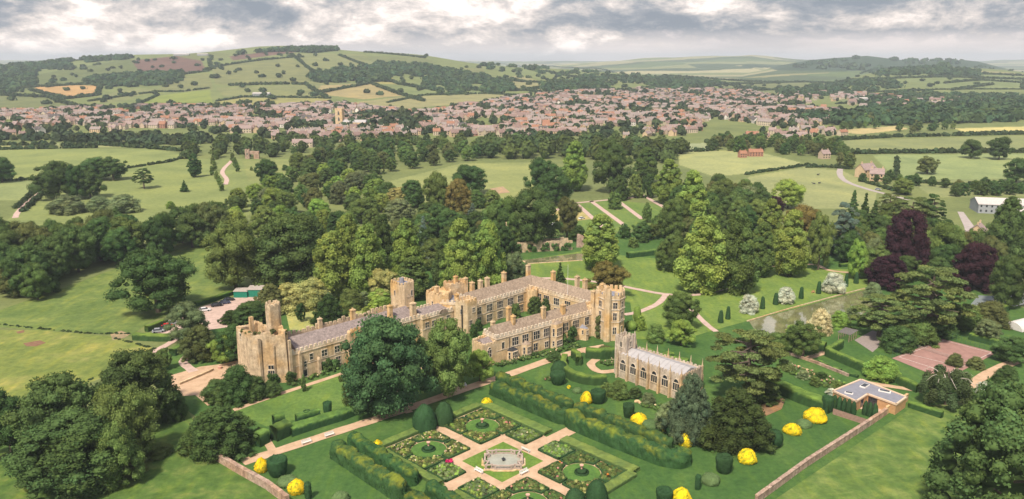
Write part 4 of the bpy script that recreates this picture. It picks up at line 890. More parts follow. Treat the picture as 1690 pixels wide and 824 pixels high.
def boxhedge(name,P,w,h,m,label,group=None,px=True,rough=.10,seed=0,top=1.0,z0=0,loc=None,parent=None,cat='hedge',step=.6,dens=9,size=.15):
    P=[G(*p) for p in P] if px else P; Q=[]
    for a,b in zip(P,P[1:]):
        L=math.hypot(b[0]-a[0],b[1]-a[1]); k=max(1,int(L/step)); Q+=[(a[0]+(b[0]-a[0])*i/k,a[1]+(b[1]-a[1])*i/k) for i in range(k)]
    Q.append(P[-1]); n=len(Q); V=[]
    prof=[(-.5,0),(-.5,.35),(-.5,.7),(-.49,.95),(-.42,1),(-.15,1.01),(.15,1.01),(.42,1),(.49,.95),(.5,.7),(.5,.35),(.5,0)]; nv=len(prof)
    for i,q in enumerate(Q):
        a=Q[max(i-1,0)];b=Q[min(i+1,n-1)]; dx,dy=b[0]-a[0],b[1]-a[1]; l=math.hypot(dx,dy); nx,ny=-dy/l,dx/l
        for u,v in prof:
            x=q[0]+nx*u*w;y=q[1]+ny*u*w;z=z0+h*v; d=rough*noise.noise(Vector((x*.9,y*.9,z*.9+seed)))*2*min(1,v*2)
            V.append((x+nx*u*d,y+ny*u*d,z+d*(v>.9)))
    F=[f[::-1] for f in grid_tris(n,nv)]+[(0,i,i+1) for i in range(1,nv-1)]+[((n-1)*nv,(n-1)*nv+i+1,(n-1)*nv+i) for i in range(1,nv-1)]
    def tf(P,N):
        o=np.ones((len(P),3))*rng.uniform(.8,1.2,(len(P),1)); k=((P[:,2]>z0+h*.93)*top)[:,None]   # summer growth on the clipped top, with overhead light painted in as brightening
        nz=np.array([noise.noise(Vector((p[0]*.4,p[1]*.4,3))) for p in P])[:,None]; k=np.clip(k*(1+nz*.9),0,2)
        return o*(1+k*np.array([[1.9,1.2,.35]]))
    o=clipped(name,V,F,m,parent,dens=dens,size=size,tintf=tf,loc=loc)
    return tag(o,label,cat,group)
def lathe(name,x,y,prof,m,label,cat='topiary',group=None,n=20,dens=14,size=.13,rough=.12,ring=False,tint=None,sx=1):
    V=[]
    for i,(r,z) in enumerate(prof):
        for j in range(n):
            a=2*math.pi*j/n; d=1+rough*noise.noise(Vector((math.cos(a)*1.3+x,math.sin(a)*1.3+y,z*.8))); V.append((r*d*math.cos(a)*sx,r*d*math.sin(a),z*(1+rough*.4*noise.noise(Vector((math.cos(a)*r,math.sin(a)*r,x))))))
    F=[f[::-1] for f in grid_tris(len(prof),n,True)]; F=[(a,c,b) for a,b,c in F][:]
    V=np.array(V); F=np.array(F)
    # orient outward
    A,B,C=V[F[:,0]],V[F[:,1]],V[F[:,2]]; nn=np.cross(B-A,C-A); cc=(A+B+C)/3; zc=np.array([0,0,max(p[1] for p in prof)*.45]); fl=((cc-zc)*nn).sum(1)<0; F[fl]=F[fl][:,::-1]
    return tag(clipped(name,V,F,m,None,dens=dens,size=size,loc=(x,y,0),tintf=tint),label,cat,group)
def dome(r,h,n=9,e=.5,base=.9): return [(r*base,0)]+[(r*(math.cos(t)**e) if t<math.pi/2-.01 else .02,h*(.25+.75*math.sin(t))) for t in [math.pi/2*i/n for i in range(n+1)]]
# ring of labels is by look and neighbours
def moundtint(P,N):
    k=np.array([noise.noise(Vector((p[0]*1.7,p[1]*1.7,p[2]*2.2+3)))+.5*noise.noise(Vector((p[0]*5,p[1]*5,p[2]*5))) for p in P])[:,None]; k=np.clip(k*1.1+1.0,.5,1.15)
    return np.concatenate([k*np.clip(k+.1,.5,1),k*.98,1.5-.6*k],1)*rng.uniform(.75,1.2,(len(P),1))
def topi(kind,px,pb,pt,w,label,m=None,group=None,cat='topiary'):
    x,y=G(px,pb); W_=w*(.92 if kind=='mound' else 1)/ppm(y); r=W_/2; y+=r*.8; h=max(.5,hgt(px,proj(x,y)[1],pt))
    if kind=='mound': m=m or F_yellow; p=[(r*.80,0),(r*.98,h*.16),(r,h*.33),(r*.93,h*.5),(r*.76,h*.68),(r*.5,h*.87),(r*.22,h*.98),(.02,h)]; n='yellow_mound'
    elif kind=='cushion': m=m or F_cushion; p=dome(r,h,6,.5); n='green_cushion'
    elif kind=='drum': m=m or F_topi; p=[(r*.62,0),(r*.85,h*.25),(r*.98,h*.6),(r,h*.86),(r*.93,h*.99),(r*.72,h),(r*.6,h*.93),(.3,h*.93),(.02,h*.93)]; n='clipped_drum'
    elif kind=='column': m=m or F_topi; p=[(r*.8,0),(r,h*.2),(r,h*.9),(r*.85,h),(.02,h*1.01)]; n='clipped_column'
    elif kind=='cone': m=m or F_topi; p=[(r*.95,0),(r,h*.15),(r*.86,h*.5),(r*.62,h*.88),(r*.4,h),(.02,h*1.01)]; n='yew_cone'
    elif kind=='ball': m=m or F_topi; p=[(r*.6,0),(r*.92,h*.25),(r,h*.5),(r*.88,h*.75),(r*.55,h*.94),(.02,h)]; n='clipped_ball'
    elif kind=='dome': m=m or F_topi; p=[(r*.93,0),(r,h*.2),(r*.96,h*.42),(r*.83,h*.64),(r*.6,h*.84),(r*.3,h*.97),(.02,h)]; n='yew_dome'
    return lathe(n,x,y,p,m,label,cat,group,dens=22 if W_<4 else 15,size=.14,rough=.22 if kind in('mound','cushion') else .12,tint=moundtint if kind=='mound' else None)
for a in [
 ('mound',429,782,757,24,'yellow mound beside the large dark drum, at the near end of the gravel walk'),('mound',487,819,792,31,'yellow peaked mound between a green cushion and a thin dark column, bottom left'),
 ('mound',622,742,727,21,'small yellow mound at the head of the paired cloud hedges on the left'),('mound',803,671,657,19,'small yellow mound at the far corner of the rose parterre'),
 ('mound',969,668,646,22,'yellow mound leaning on the dark drum near the curved hedge'),('mound',1056,703,682,31,'yellow mound behind the right cloud hedges with a grey-green cushion at its right'),
 ('mound',939,642,636,7,'very small yellow tuft beside the dark mushroom topiary'),('mound',1096,713,706,7,'tiny yellow tuft in front of the big feathery conifer'),
 ('mound',1133,740,715,26,'yellow cone half hidden behind the rounded end of the cloud hedge'),('mound',1236,768,741,33,'yellow cone in front of the big spiky yew'),
 ('mound',1312,720,700,34,'middle yellow mound on the lawn beside the stone boundary wall'),('mound',1351,700,674,42,'largest yellow mound, nearest the flat roofed timber house'),
 ('mound',1127,836,806,36,'yellow mound cut by the bottom edge, next to a dark drum'),
 ('drum',455,791,757,34,'large dark drum with a ragged hollow top beside a yellow mound, bottom left'),('drum',988,669,645,26,'dark drum touching the yellow mound near the curved hedge'),
 ('drum',1038,692,667,19,'narrow dark urn shaped yew standing alone behind the cloud hedges'),('drum',921,638,615,25,'dark mushroom topiary in front of the round dome by the curved hedge'),
 ('drum',1197,785,753,28,'dark drum on the open lawn in front of the spiky yew'),('drum',1098,836,808,28,'dark drum at the bottom edge beside a yellow mound'),('drum',1368,683,655,19,'tall dark drum at the end of the long hedge by the wattle fence'),
 ('ball',1281,742,710,27,'dark ball growing against the right side of the spiky yew'),('ball',1117,727,696,31,'dark ball beneath the feathery blue-green conifer'),
 ('column',508,826,797,11,'thin dark column beside a yellow mound, bottom left'),('column',1152,810,785,9,'thin dark column standing alone near the bottom edge'),
 ('cushion',470,806,789,36,'flat green cushion between the large drum and the yellow peaked mound'),('cushion',1075,710,695,28,'grey-green cushion beside the yellow mound behind the cloud hedges'),
 ('cushion',1176,803,784,31,'flat green cushion near the bottom edge beside a thin column'),('cushion',1330,708,694,26,'flat green cushion between two yellow mounds on the right lawn'),
 ('cushion',953,650,641,16,'small green cushion behind the cloud hedges near the curved hedge'),('cushion',560,834,814,30,'green cushion cut by the bottom edge, left of the cloud hedges'),
 ('dome',699,716,668,40,'left of the two tall yew domes at the back of the parterre'),('dome',732,705,664,33,'right of the two tall yew domes at the back of the parterre'),
 ('dome',950,838,808,34,'smaller of the two yew domes at the front of the parterre'),('dome',986,842,793,38,'larger of the two yew domes at the front of the parterre'),
 ('dome',924,622,596,30,'round yew dome behind the mushroom topiary at the curved hedge'),
]: topi(*a)
CN='yew cones along the pond'
for a,l in (((1190,534,513,9),'leftmost leaning yew cone near the pond end'),((1202,528,506,8),'second yew cone from the left, upright, near the pond end'),((1259,511,490,8),'yew cone just right of the leftmost silver bush'),((1281,504,484,9),'yew cone touching the left side of the middle silver bush'),
 ((1323,494,474,8),'yew cone alone between the middle and right silver bushes'),((1352,486,465,8),'yew cone touching the left side of the largest silver bush'),((1397,474,452,7),'yew cone right of the largest silver bush'),((1414,469,450,8),'rightmost yew cone, at the curve of the garden path')): topi('cone',*a,l,None,CN)
# cloud hedges
cl=lambda L:[ST(*p) for p in L]
cloudhedge('cloud_hedge',cl([(148,156.5),(147.8,140),(147.8,129),(149.2,127.5)]),4.2,3.9,F_topi,'front billowing yew hedge right of the parterre, far half towards the castle',seed=1)
cloudhedge('cloud_hedge',cl([(149.2,127.0),(147.6,124),(147.8,110),(148.4,97),(150,93.5),(153.5,92.8)]),4.4,4.1,F_topi,'front billowing yew hedge right of the parterre, near half with the rounded end',seed=2)
cloudhedge('cloud_hedge',cl([(153.8,160),(153.9,144),(153.7,130)]),3.6,3.8,F_topi,'rear billowing yew hedge right of the parterre, far half towards the castle',seed=3)
cloudhedge('cloud_hedge',cl([(154.0,129.3),(153.9,112),(154.2,98)]),3.7,3.9,F_topi,'rear billowing yew hedge right of the parterre, near half behind the other',seed=4)
cloudhedge('cloud_hedge',cl([(94.6,156.5),(94.2,140),(94.0,128)]),4.2,4.0,F_topi,'outer billowing yew hedge at the left of the parterre, rising to a domed end',seed=5)
cloudhedge('cloud_hedge',cl([(100.6,158.5),(100.0,142),(99.4,130.5)]),3.5,3.6,F_topi,'inner billowing yew hedge at the left, next to the low parterre hedge',seed=6)
cloudhedge('cloud_hedge',cl([(93.6,126.5),(93.4,110),(93,96)]),4.0,3.5,F_topi,'outer billowing yew hedge running out of the bottom edge',seed=7)
cloudhedge('cloud_hedge',cl([(99.6,126.5),(99.4,110),(99,96)]),3.4,3.3,F_topi,'inner billowing yew hedge running out of the bottom edge',seed=8)
# ------------------------------------------------------------------ parterre
CS,CT=121.4,124.6
def stsheet(name,P,z,m): return sheet(name,cl(P),z,m,px=False)
stsheet('path',[(104.6,150.2),(104.6,99.8),(138.2,99.8),(138.2,150.2)],.13,GRAVEL)
stsheet('path',[(137,121.8),(146,121.8),(146,125.6),(137,125.6)],.135,GRAVEL); stsheet('path',[(103,122.6),(105,122.6),(105,126.2),(103,126.2)],.135,GRAVEL); stsheet('path',[(120.2,150),(123.6,150),(123.6,153.4),(120.2,153.4)],.135,GRAVEL)
stsheet('lawn',[(CS-7,CT-7),(CS+7,CT-7),(CS+7,CT+7),(CS-7,CT+7)],.15,mat('diamond_grass',grassf((.10,.18,.03),(.125,.215,.04),(.16,.24,.05),.2,1.5)))
# low broad hedges round it
F_low=foliage('leaf_low_hedge',(.085,.145,.05),.01,.08,.12)
for P,l,w in (([(139.9,151.4),(139.9,126.4)],'low wide hedge bounding the parterre on the right, far half',3.0),([(139.9,121.2),(139.9,98.4)],'low wide hedge bounding the parterre on the right, near half',3.0),([(138.4,98.4),(126.5,98.4)],'low wide hedge closing the near right corner of the parterre',2.6),
  ([(138.4,151.6),(125.0,151.6)],'low wide hedge at the back of the parterre, right of the domes',2.4),([(119.0,151.6),(104.4,151.6)],'low wide hedge at the back of the parterre, left of the domes',2.4),([(103.4,152.2),(103.4,126.8)],'low wide hedge bounding the parterre on the left, far half',2.2),([(103.4,121.6),(103.4,97)],'low wide hedge bounding the parterre on the left, near half',2.2)):
    boxhedge('low_hedge',cl(P),w,1.0,F_low,l,px=False,top=.35,rough=.06,seed=2)
PINK=foliage('petals_pink',(.55,.28,.22),.02,.1); CREAMF=foliage('petals_cream',(.6,.5,.33),.02,.1); ORNG=foliage('petals_orange',(.55,.25,.05),.02,.1); RED=foliage('petals_magenta',(.55,.03,.12),.01,.1)
def planting(parent,P,mixm,n,name='planting',h=(.35,.95),org=(0,0)):
    """bed filled with small bushes; P polygon in metres"""
    xs=[p[0] for p in P];ys=[p[1] for p in P]; C=[];k=0
    while len(C)<n and k<n*30:
        k+=1; x=random.uniform(min(xs),max(xs)); y=random.uniform(min(ys),max(ys))
        if inpoly(x,y,P): C.append((x-org[0],y-org[1]))
    bym={}
    for c in C:
        m=random.choices([a for a,_ in mixm],[w for _,w in mixm])[0]; bym.setdefault(m.name,(m,[]))[1].append(c)
    for nm,(m,L) in bym.items():
        pts=[(x,y,random.uniform(*h)*(.6 if 'petal' not in nm else .95)) for x,y in L]; rr=[random.uniform(.30,.62)*(.55 if 'petal' in nm else 1) for _ in L]
        me=clump_mesh(name,pts,rr,.85,max(60,len(L)*(42 if 'petal' not in nm else 26)),.10,np.array([np.mean([p[0] for p in pts]),np.mean([p[1] for p in pts]),-3.]),tj=.35)
        me.materials.append(m); child('flowers' if 'petal' in nm else name,me,parent)['kind']='stuff'
def bed(P,label,mixm,cat='flower bed',dens=3.3,name='rose_bed'):
    cx=sum(p[0] for p in P)/len(P); cy=sum(p[1] for p in P)/len(P); o=empty(name,(cx,cy,.13),0,label,cat,'rose beds of the parterre')
    Q=[(p[0]-cx,p[1]-cy) for p in P]
    me_=sheet('soil',[(a,b) for a,b in Q],.05,BEDSOIL,px=False); del me_['kind']; me_.parent=o
    boxhedge('edging',Q+[Q[0]],.42,.55,F_topi,None,px=False,rough=.04,top=.1,parent=o,cat=None,dens=22,size=.09,step=.8)
    A=abs(sum(Q[i][0]*Q[(i+1)%len(Q)][1]-Q[(i+1)%len(Q)][0]*Q[i][1] for i in range(len(Q)))/2)
    sh=[(q[0]*.92,q[1]*.92) for q in Q]; planting(o,sh,mixm,int(A*dens))
    return o
MIXA=[(F_mid,3),(F_olive,2),(CREAMF,.8),(PINK,.1),(F_gold,1.6),(F_bright,1)]; MIXB=[(F_mid,2),(F_grey,3),(F_bright,2),(CREAMF,.2)]; MIXC=[(F_dark,1.5),(F_mid,3),(ORNG,.08),(F_olive,2),(PINK,.15),(F_gold,.6)]; MIXD=[(F_mid,3),(F_olive,2),(PINK,.25),(F_gold,1.5),(F_bright,.8)]
def quadrant(sg,tg,nm,mix):
    s0,s1=(CS+2.0,CS+16.4) if sg>0 else (CS-16.4,CS-1.8); t0,t1=(CT+10,CT+24.4) if tg>0 else (CT-24.4,CT-10)
    cs,ct=(s0+s1)/2,(t0+t1)/2; r=4.9; g=.45
    # circular lawn and its ring
    n=28; c=ST(cs,ct); circ=[(c[0]+4.5*math.cos(2*math.pi*i/n),c[1]+4.5*math.sin(2*math.pi*i/n)) for i in range(n)]
    sheet('lawn',circ,.17,mat('ring_grass',grassf((.07,.15,.035),(.085,.18,.042),(.11,.20,.05),.2,1.5)),px=False)
    for k,(qs,qt,w) in enumerate(((1,1,'far'),(1,-1,'right'),(-1,-1,'near'),(-1,1,'left'))):
        hs,ht=(s1-s0)/2,(t1-t0)/2; P=[(cs+qs*hs,ct+qt*ht),(cs+qs*hs,ct+qt*g)]
        a0=math.atan2(g,math.sqrt(r*r-g*g))
        for j in range(7): a=a0+(math.pi/2-2*a0)*j/6; P.append((cs+qs*r*math.cos(a),ct+qt*r*math.sin(a)))
        P.append((cs+qs*g,ct+qt*ht)); bed(cl(P),f'{w} bed of the four round the circular lawn in the {nm} of the parterre',mix)
    x,y=c; lathe('ring_topiary',x,y,[(1.75,0),(1.75,.5),(1.45,.55),(1.3,.35),(1.25,.35),(1.15,.95),(.8,1.05),(.45,1.2),(.02,1.22)],F_topi,f'clipped two tier box ring in the circular lawn in the {nm} of the parterre',rough=.05,dens=26,size=.09)
    b=MB(); b.cyl(0,0,1.15,1.55,.22,.16,10); b.cyl(0,0,1.5,2.15,.20,.46,12); b.cyl(0,0,2.12,2.25,.50,.50,12); u=b.build('stone_urn',BRICKRED,None,(x,y,0)); tag(u,f'pink stone urn rising from the box ring in the {nm} of the parterre','urn','urns of the parterre')
quadrant(-1,1,'left quarter',MIXA); quadrant(1,1,'far quarter',MIXD); quadrant(1,-1,'right quarter',MIXC); quadrant(-1,-1,'near quarter',MIXC)
for (a,b_,c,d),l in (((CS-16.2,CT+2.2,CS-10.2,CT+9.0),'square bed left of the fountain lawn with magenta flowers at one corner'),((CS+10.0,CT+2.0,CS+16.2,CT+9.0),'square bed of grey-green leaves beyond the fountain lawn'),((CS+10.0,CT-9.2,CS+16.2,CT-2.6),'square pale leafed bed right of the fountain lawn'),((CS-16.2,CT-9.2,CS-10.2,CT-2.2),'square bed below the fountain lawn full of pale green leaves')):
    o=bed(cl([(a,b_),(c,b_),(c,d),(a,d)]),l,MIXB)
C=[(*ST(105.9,133.0),.8),(*ST(106.5,132.4),.8),(*ST(107,133),.75)]; me=clump_mesh('magenta_flowers',[(x-C[0][0],y-C[0][1],z) for x,y,z in C],[.55,.5,.4],.8,260,.12,np.array([0,0,-2.])); me.materials.append(RED); o=child('magenta_flowers',me,None); o.location=(*ST(111.0,133.0),0); tag(o,'bush of magenta flowers at the tip of the square bed left of the fountain','flowers')
# fountain
fx,fy=G(831,764); fo=empty('fountain',(fx,fy,.15),0,'pale stone fountain basin with lobed balustrade in the middle of the diamond lawn','fountain')
rad=[5.3,4.1,5.0,4.1]*2
def lob(k,n=8): return [(rad[i]*k*math.cos(2*math.pi*(i+.5)/8),rad[i]*k*math.sin(2*math.pi*(i+.5)/8)) for i in range(8)]
def lobe(k):
    out=[]
    for a,c in ((1,.42),(1,-.42)): pass
    base=[(1.0,.30),(.80,.42),(.92,.78),(.62,.72),(.42,.82),(-.42,.82),(-.62,.72),(-.92,.78),(-.80,.42),(-1.0,.30),(-1.0,-.30),(-.80,-.42),(-.92,-.78),(-.62,-.72),(-.42,-.82),(.42,-.82),(.62,-.72),(.92,-.78),(.80,-.42),(1.0,-.30)]
    return [(x*5.0*k,y*5.2*k) for x,y in base]
b=MB(); b.prism(lobe(1.06)[::-1],0,.22); b.build('plinth',ST_PALE,fo)
b=MB(); b.prism(lobe(.80)[::-1],.2,.42); b.build('water',simple('fountain_water',(.32,.33,.28),.12,.5,0,.12,.6),fo)
b=MB(); P=lobe(.90); n=len(P)
for i in range(n):
    p,q=P[i],P[(i+1)%n]; L=math.hypot(q[0]-p[0],q[1]-p[1]); an=math.atan2(q[1]-p[1],q[0]-p[0])
    b.box((p[0]+q[0])/2,(p[1]+q[1])/2,.2,.5,L+.2,.42,an); b.box((p[0]+q[0])/2,(p[1]+q[1])/2,1.12,1.32,L+.15,.40,an+.0001)
    for j in range(max(2,int(L/.32))): f=(j+.5)/max(2,int(L/.32)); b.cyl(p[0]+(q[0]-p[0])*f,p[1]+(q[1]-p[1])*f,.48,1.14,.075,.055,6)
    b.box(p[0],p[1],.19,1.42,.46,.46,an,taper=.98)
b.build('balustrade',simple('pink_stone',(.38,.31,.27),.9,.1,0,.2,1.5,.3),fo)
b=MB(); b.cyl(0,0,.3,.75,.30,.22,8); b.cyl(0,0,.75,1.0,.42,.5,10); b.cyl(0,0,1,1.5,.10,.05,6); b.build('spout',DARKP,fo)
C=[];Rr=[]
for p in ((-4.4,1.2),(-4.3,-.2),(-4.1,-2.2),(-3.4,-3.3),(3.4,3.1),(-4.5,.5)): C.append((p[0],p[1],.8)); Rr.append(random.uniform(.4,.7))
me=clump_mesh('climbers',C,Rr,.9,500,.13,np.array([0,0,-1.])); me.materials.append(F_mid); child('climbers',me,fo)
# ------------------------------------------------------------------ benches
def bench():
    o=empty('bench',(0,0,0)); 
    b=MB(); 
    for i in range(4): b.box(0,-.22+i*.13,.42,.455,2.2,.10,0)
    b.build('seat',WHITE,o)
    b=MB(); 
    for k in range(3): b.box(0,.27,.55+k*.15,.65+k*.15,2.2,.05)
    b.build('backrest',WHITE,o)
    for sx in (-1,1):
        b=MB(); b.box(sx*1.02,-.22,0,.65,.08,.08); b.box(sx*1.02,.25,0,.95,.08,.08); b.box(sx*1.02,0,.62,.67,.09,.55); b.build('leg',WHITE,o)
    return o
B0=bench(); 
for i,(px,py,z,a,l) in enumerate([(506,733,.15,.70,'white bench on the grass edge of the long walk, nearer the bottom left'),(544,721,.15,.70,'white bench on the grass edge of the long walk, second from the bottom left'),(764,640,.15,.72,'white bench under the pale tree beside the long walk'),
  (868,746,.15,-.78+math.pi,'white bench at the far right corner of the fountain lawn'),(790,781,.15,-.78,'white bench at the near left corner of the fountain lawn'),(865,783,.15,.78,'white bench at the near right corner of the fountain lawn')]):
    o=B0 if i==0 else copy_tree(B0); x,y=G(px,py); o.location=(x,y,z); o.rotation_euler=(0,0,a); o.scale=(1.15,1.15,1.15); tag(o,l,'bench','garden benches')
# ------------------------------------------------------------------ other clipped hedges
for a in [
 ([(424,737),(440,729)],2.6,3.6,F_topi,'tall dark hedge end beside the near yew, left of the gateway path'),
 ([(452,727),(476,716)],3.0,3.8,F_topi,'tall dark hedge block just right of the gateway path'),
 ([(478,718),(520,704),(560,692),(600,676)],3.4,2.3,F_topi,'long low dark hedge bank above the white benches'),
 ([(489,704),(528,694)],1.5,3.4,F_topi,'narrow hedge with a light clipped top behind the dark bank'),
 ([(452,712),(470,707)],1.6,4.4,F_topi,'short stepped hedge with light top left of the peacock block'),
 ([(932,598),(929,610),(934,620),(946,628),(963,633),(982,635),(1000,634)],1.9,3.0,F_hedge,'curved hedge sweeping from the castle path to the chapel path'),
 ([(946,590),(954,596),(955,604)],1.8,3.0,F_hedge,'short curved hedge inside the sweep of the long curved hedge'),
 ([(967,590),(990,592),(1022,589)],2.4,3.3,F_hedge,'straight dark hedge with bright top left of the chapel tower'),
 ([(1272,640),(1320,662),(1372,681)],3.6,3.2,F_hedge,'long thick hedge running from the cedar to the timber house'),
 ([(1388,574),(1365,588),(1425,614),(1440,619)],1.7,3.0,F_hedge,'yellow topped hedge with a square corner behind the small lawn'),
 ([(1480,632),(1515,648)],1.8,2.6,F_hedge,'yellow topped hedge beside the tennis court, right of the round bush'),
 ([(1362,578),(1330,572)],3.0,2.6,F_hedge,'dark square hedge block left of the yellow topped hedge'),
 ([(1060,582),(1092,595),(1108,590)],2.6,2.0,F_hedge,'low hedge with pale top behind the chapel roof'),
 ([(1095,600),(1135,606)],3.0,2.6,F_hedge,'dark hedge block behind the chapel near the cedar'),
 ([(1500,672),(1555,690)],1.4,1.8,F_hedge,'low yellow-green hedge in front of the weeping tree'),
 ([(1352,598),(1365,606)],1.2,.9,F_topi,'first low box block at the edge of the small lawn'),([(1374,610),(1388,614)],1.2,.9,F_topi,'second low box block at the edge of the small lawn'),([(1402,620),(1416,624)],1.2,.9,F_topi,'third low box block, nearest the timber house'),
 ([(222,560),(262,562),(285,562)],2.6,2.2,F_hedge,'flat topped hedge along the near edge of the car park'),([(242,548),(275,535)],1.8,2.2,F_hedge,'hedge behind the red car in the car park'),
 ([(285,588),(306,574)],2.2,2.4,F_topi,'dark hedge between the drive and the curved path'),
 ([(322,506),(350,498),(385,486),(400,478)],1.6,1.8,F_hedge,'hedge along the far side of the car park behind the parked cars'),
 ([(1555,545),(1600,535),(1660,512)],2.6,2.6,F_hedge,'yellow-green hedge behind the tennis court running to the right'),([(1600,560),(1650,572),(1690,580)],2.2,2.4,F_hedge,'dark hedge to the right of the tennis court'),
 ([(1015,418),(1000,410),(985,402)],2.4,2.6,F_hedge,'hedge in the formal garden right of the pool tree'),([(1035,426),(1085,420)],2.4,2.8,F_topi,'dark straight hedge at the far edge of the round lawn'),
 ([(1385,441),(1420,438)],1.5,1.6,F_hedge,'low dark hedge below the small ruined tower'),
]: boxhedge('hedge',a[0],a[1],a[2],a[3],a[4])
topi('drum',506,700,678,12,'small peacock block topiary on the dark bank',None); topi('drum',540,692,664,14,'dark cube topiary beyond the narrow hedge near the big plane tree',None)
# ------------------------------------------------------------------ stone boundary walls
def stonewall(P,w,h,m,label,name='stone_wall',cap=True):
    P=[G(*p) for p in P]; o=empty(name,(*P[0],0),0,label,'wall'); b=MB(); c=MB()
    for a,q in zip(P,P[1:]):
        L=math.hypot(q[0]-a[0],q[1]-a[1]); an=math.atan2(q[1]-a[1],q[0]-a[0]); k=max(1,int(L/1.2))
        for i in range(k):
            f=(i+.5)/k; x=a[0]+(q[0]-a[0])*f-P[0][0]; y=a[1]+(q[1]-a[1])*f-P[0][1]; hh=h+random.uniform(-.04,.05)
            b.box(x,y,-.2,hh,L/k-.003,w+random.uniform(-.03,.03),an); c.box(x,y,hh+.002,hh+.14,L/k-.03,w+.16,an+random.uniform(-.02,.02))
    b.build('wall',m,o)
    if cap: c.build('coping',ST_PALE if m is ST_OLD else m,o)
PK=stone('stone_wall_pink',[(.3,(.27,.19,.155)),(.55,(.42,.31,.25)),(.75,(.5,.4,.32))],(1,.9,.8),.5)
stonewall([(1248,830),(1330,770),(1420,712),(1462,684)],.75,1.7,PK,'long stone garden wall descending to the bottom edge at the right'); stonewall([(1462,684),(1497,662)],.5,2.2,ST_PALE,'rendered boundary wall of the timber house terrace')
stonewall([(356,758),(400,784),(440,806),(475,832)],.9,1.9,PK,'stone garden wall descending to the bottom edge at the left')
stonewall([(296,636),(330,622),(352,612)],.5,.7,ST_OLD,'low stone wall along the far edge of the forecourt'); stonewall([(362,606),(398,598)],.5,.7,ST_OLD,'short low wall by the round planter on the forecourt')
stonewall([(1300,585),(1345,600),(1400,622)],.5,.8,PK,'low pink stone terrace wall above the rockery')
# ------------------------------------------------------------------ timber house
def hp(px,py,z=3.1): return G(px,py,z)
hc=hp(1440,650); th_=empty('timber_house',(*hc,0),0,'flat roofed L shaped timber house with grey roof and three skylights by the boundary wall','house')
LQ=[hp(1375,646),hp(1421,627),hp(1496,656),hp(1479,668),hp(1432,651),hp(1413,663)]; LQ=[(x-hc[0],y-hc[1]) for x,y in LQ]
b=MB(); b.prism(LQ,0,3.0); wl_=b.build('wall',WOOD,th_)
cx=sum(p[0] for p in LQ)/6; cy=sum(p[1] for p in LQ)/6
b=MB(); 
for i in range(6):
    p,q=LQ[i],LQ[(i+1)%6]; an=math.atan2(q[1]-p[1],q[0]-p[0]); L=math.hypot(q[0]-p[0],q[1]-p[1]); b.box((p[0]+q[0])/2,(p[1]+q[1])/2,2.95,3.42,L+.35,.45,an+.0003*i)
b.build('fascia',simple('pale_timber',(.62,.47,.35),.7),th_)
b=MB(); b.prism([(x*.97,y*.97) for x,y in LQ],3.0,3.18); rf=b.build('roof',FLATGREY,th_)
def skyl(px,py,w,d,a):
    x,y=G(px,py,3.3); x-=hc[0];y-=hc[1]; b=MB(); b.box(x,y,3.17,3.5,w,d,a,0); b.box(x,y,3.5,3.58,w*.8,d*.8,a,1); b.build('skylight',[WHITE,GLASS],rf)
skyl(1427,637,3.2,1.6,.75); skyl(1460,646,3.2,1.2,-.55); skyl(1401,649,2.2,.8,-.55)
P,q=LQ[4],LQ[3]; b=MB(); window(b,(P[0],P[1]),(q[0],q[1]),.16,.1,2.2,2.3,nx=2,ny=1) if False else None
def wallwin(p,q,f,z,w,h,nx,name):
    b=MB(); 
    s1=(p[0]+q[0])/2; out=(cx-s1)*( (q[1]-p[1]))+(cy-(p[1]+q[1])/2)*(-(q[0]-p[0]))
    if out>0: p,q,f=q,p,1-f
    window(b,p,q,f,z,w,h,nx=nx,ny=1); b.build(name,[DARKP,GLASS],wl_)
wallwin(LQ[3],LQ[4],.80,.1,2.3,2.35,2,'door'); wallwin(LQ[4],LQ[5],.45,.6,1.6,1.8,2,'window')
sheet('patio',[(1412,672),(1432,662),(1480,676),(1457,686),(1452,690)],.13,simple('patio_slabs',(.52,.38,.30),.9))
b=MB(); p0,p1=G(1374,684),G(1432,703); L=math.hypot(p1[0]-p0[0],p1[1]-p0[1]); an=math.atan2(p1[1]-p0[1],p1[0]-p0[0])
for i in range(60): f=(i+.5)/60; b.box((p1[0]-p0[0])*f,(p1[1]-p0[1])*f,0,1.75+random.uniform(-.05,.06),L/60*.93,.07,an)
for i in range(7): f=i/6; b.box((p1[0]-p0[0])*f+.08,(p1[1]-p0[1])*f-.08,0,1.6,.14,.14,an)
tag(b.build('wattle_fence',WOODG,None,(*p0,0)),'brown board fence enclosing the terrace of the timber house','fence')
def conrow(pts,label):
    P=[G(*p) for p in pts]
    for i,(x,y) in enumerate(P):
        lb=label+', '+(['leftmost','second','third','fourth','fifth'][i])
        h=4.1+random.uniform(-.2,.3); r=.75
        lathe('column_conifer',x,y,[(r*.9,0),(r,h*.3),(r*.9,h*.6),(r*.6,h*.88),(.02,h)],F_topi,lb,'conifer',label,n=10,dens=18,size=.16,rough=.25)
conrow([(1376,674),(1384,676.5),(1392,679),(1400,681.5),(1408,684)],'column conifer in the tight row left of the timber house')
conrow([(1427,685),(1435,687.5),(1443,690)],'column conifer in the trio on the timber house terrace')
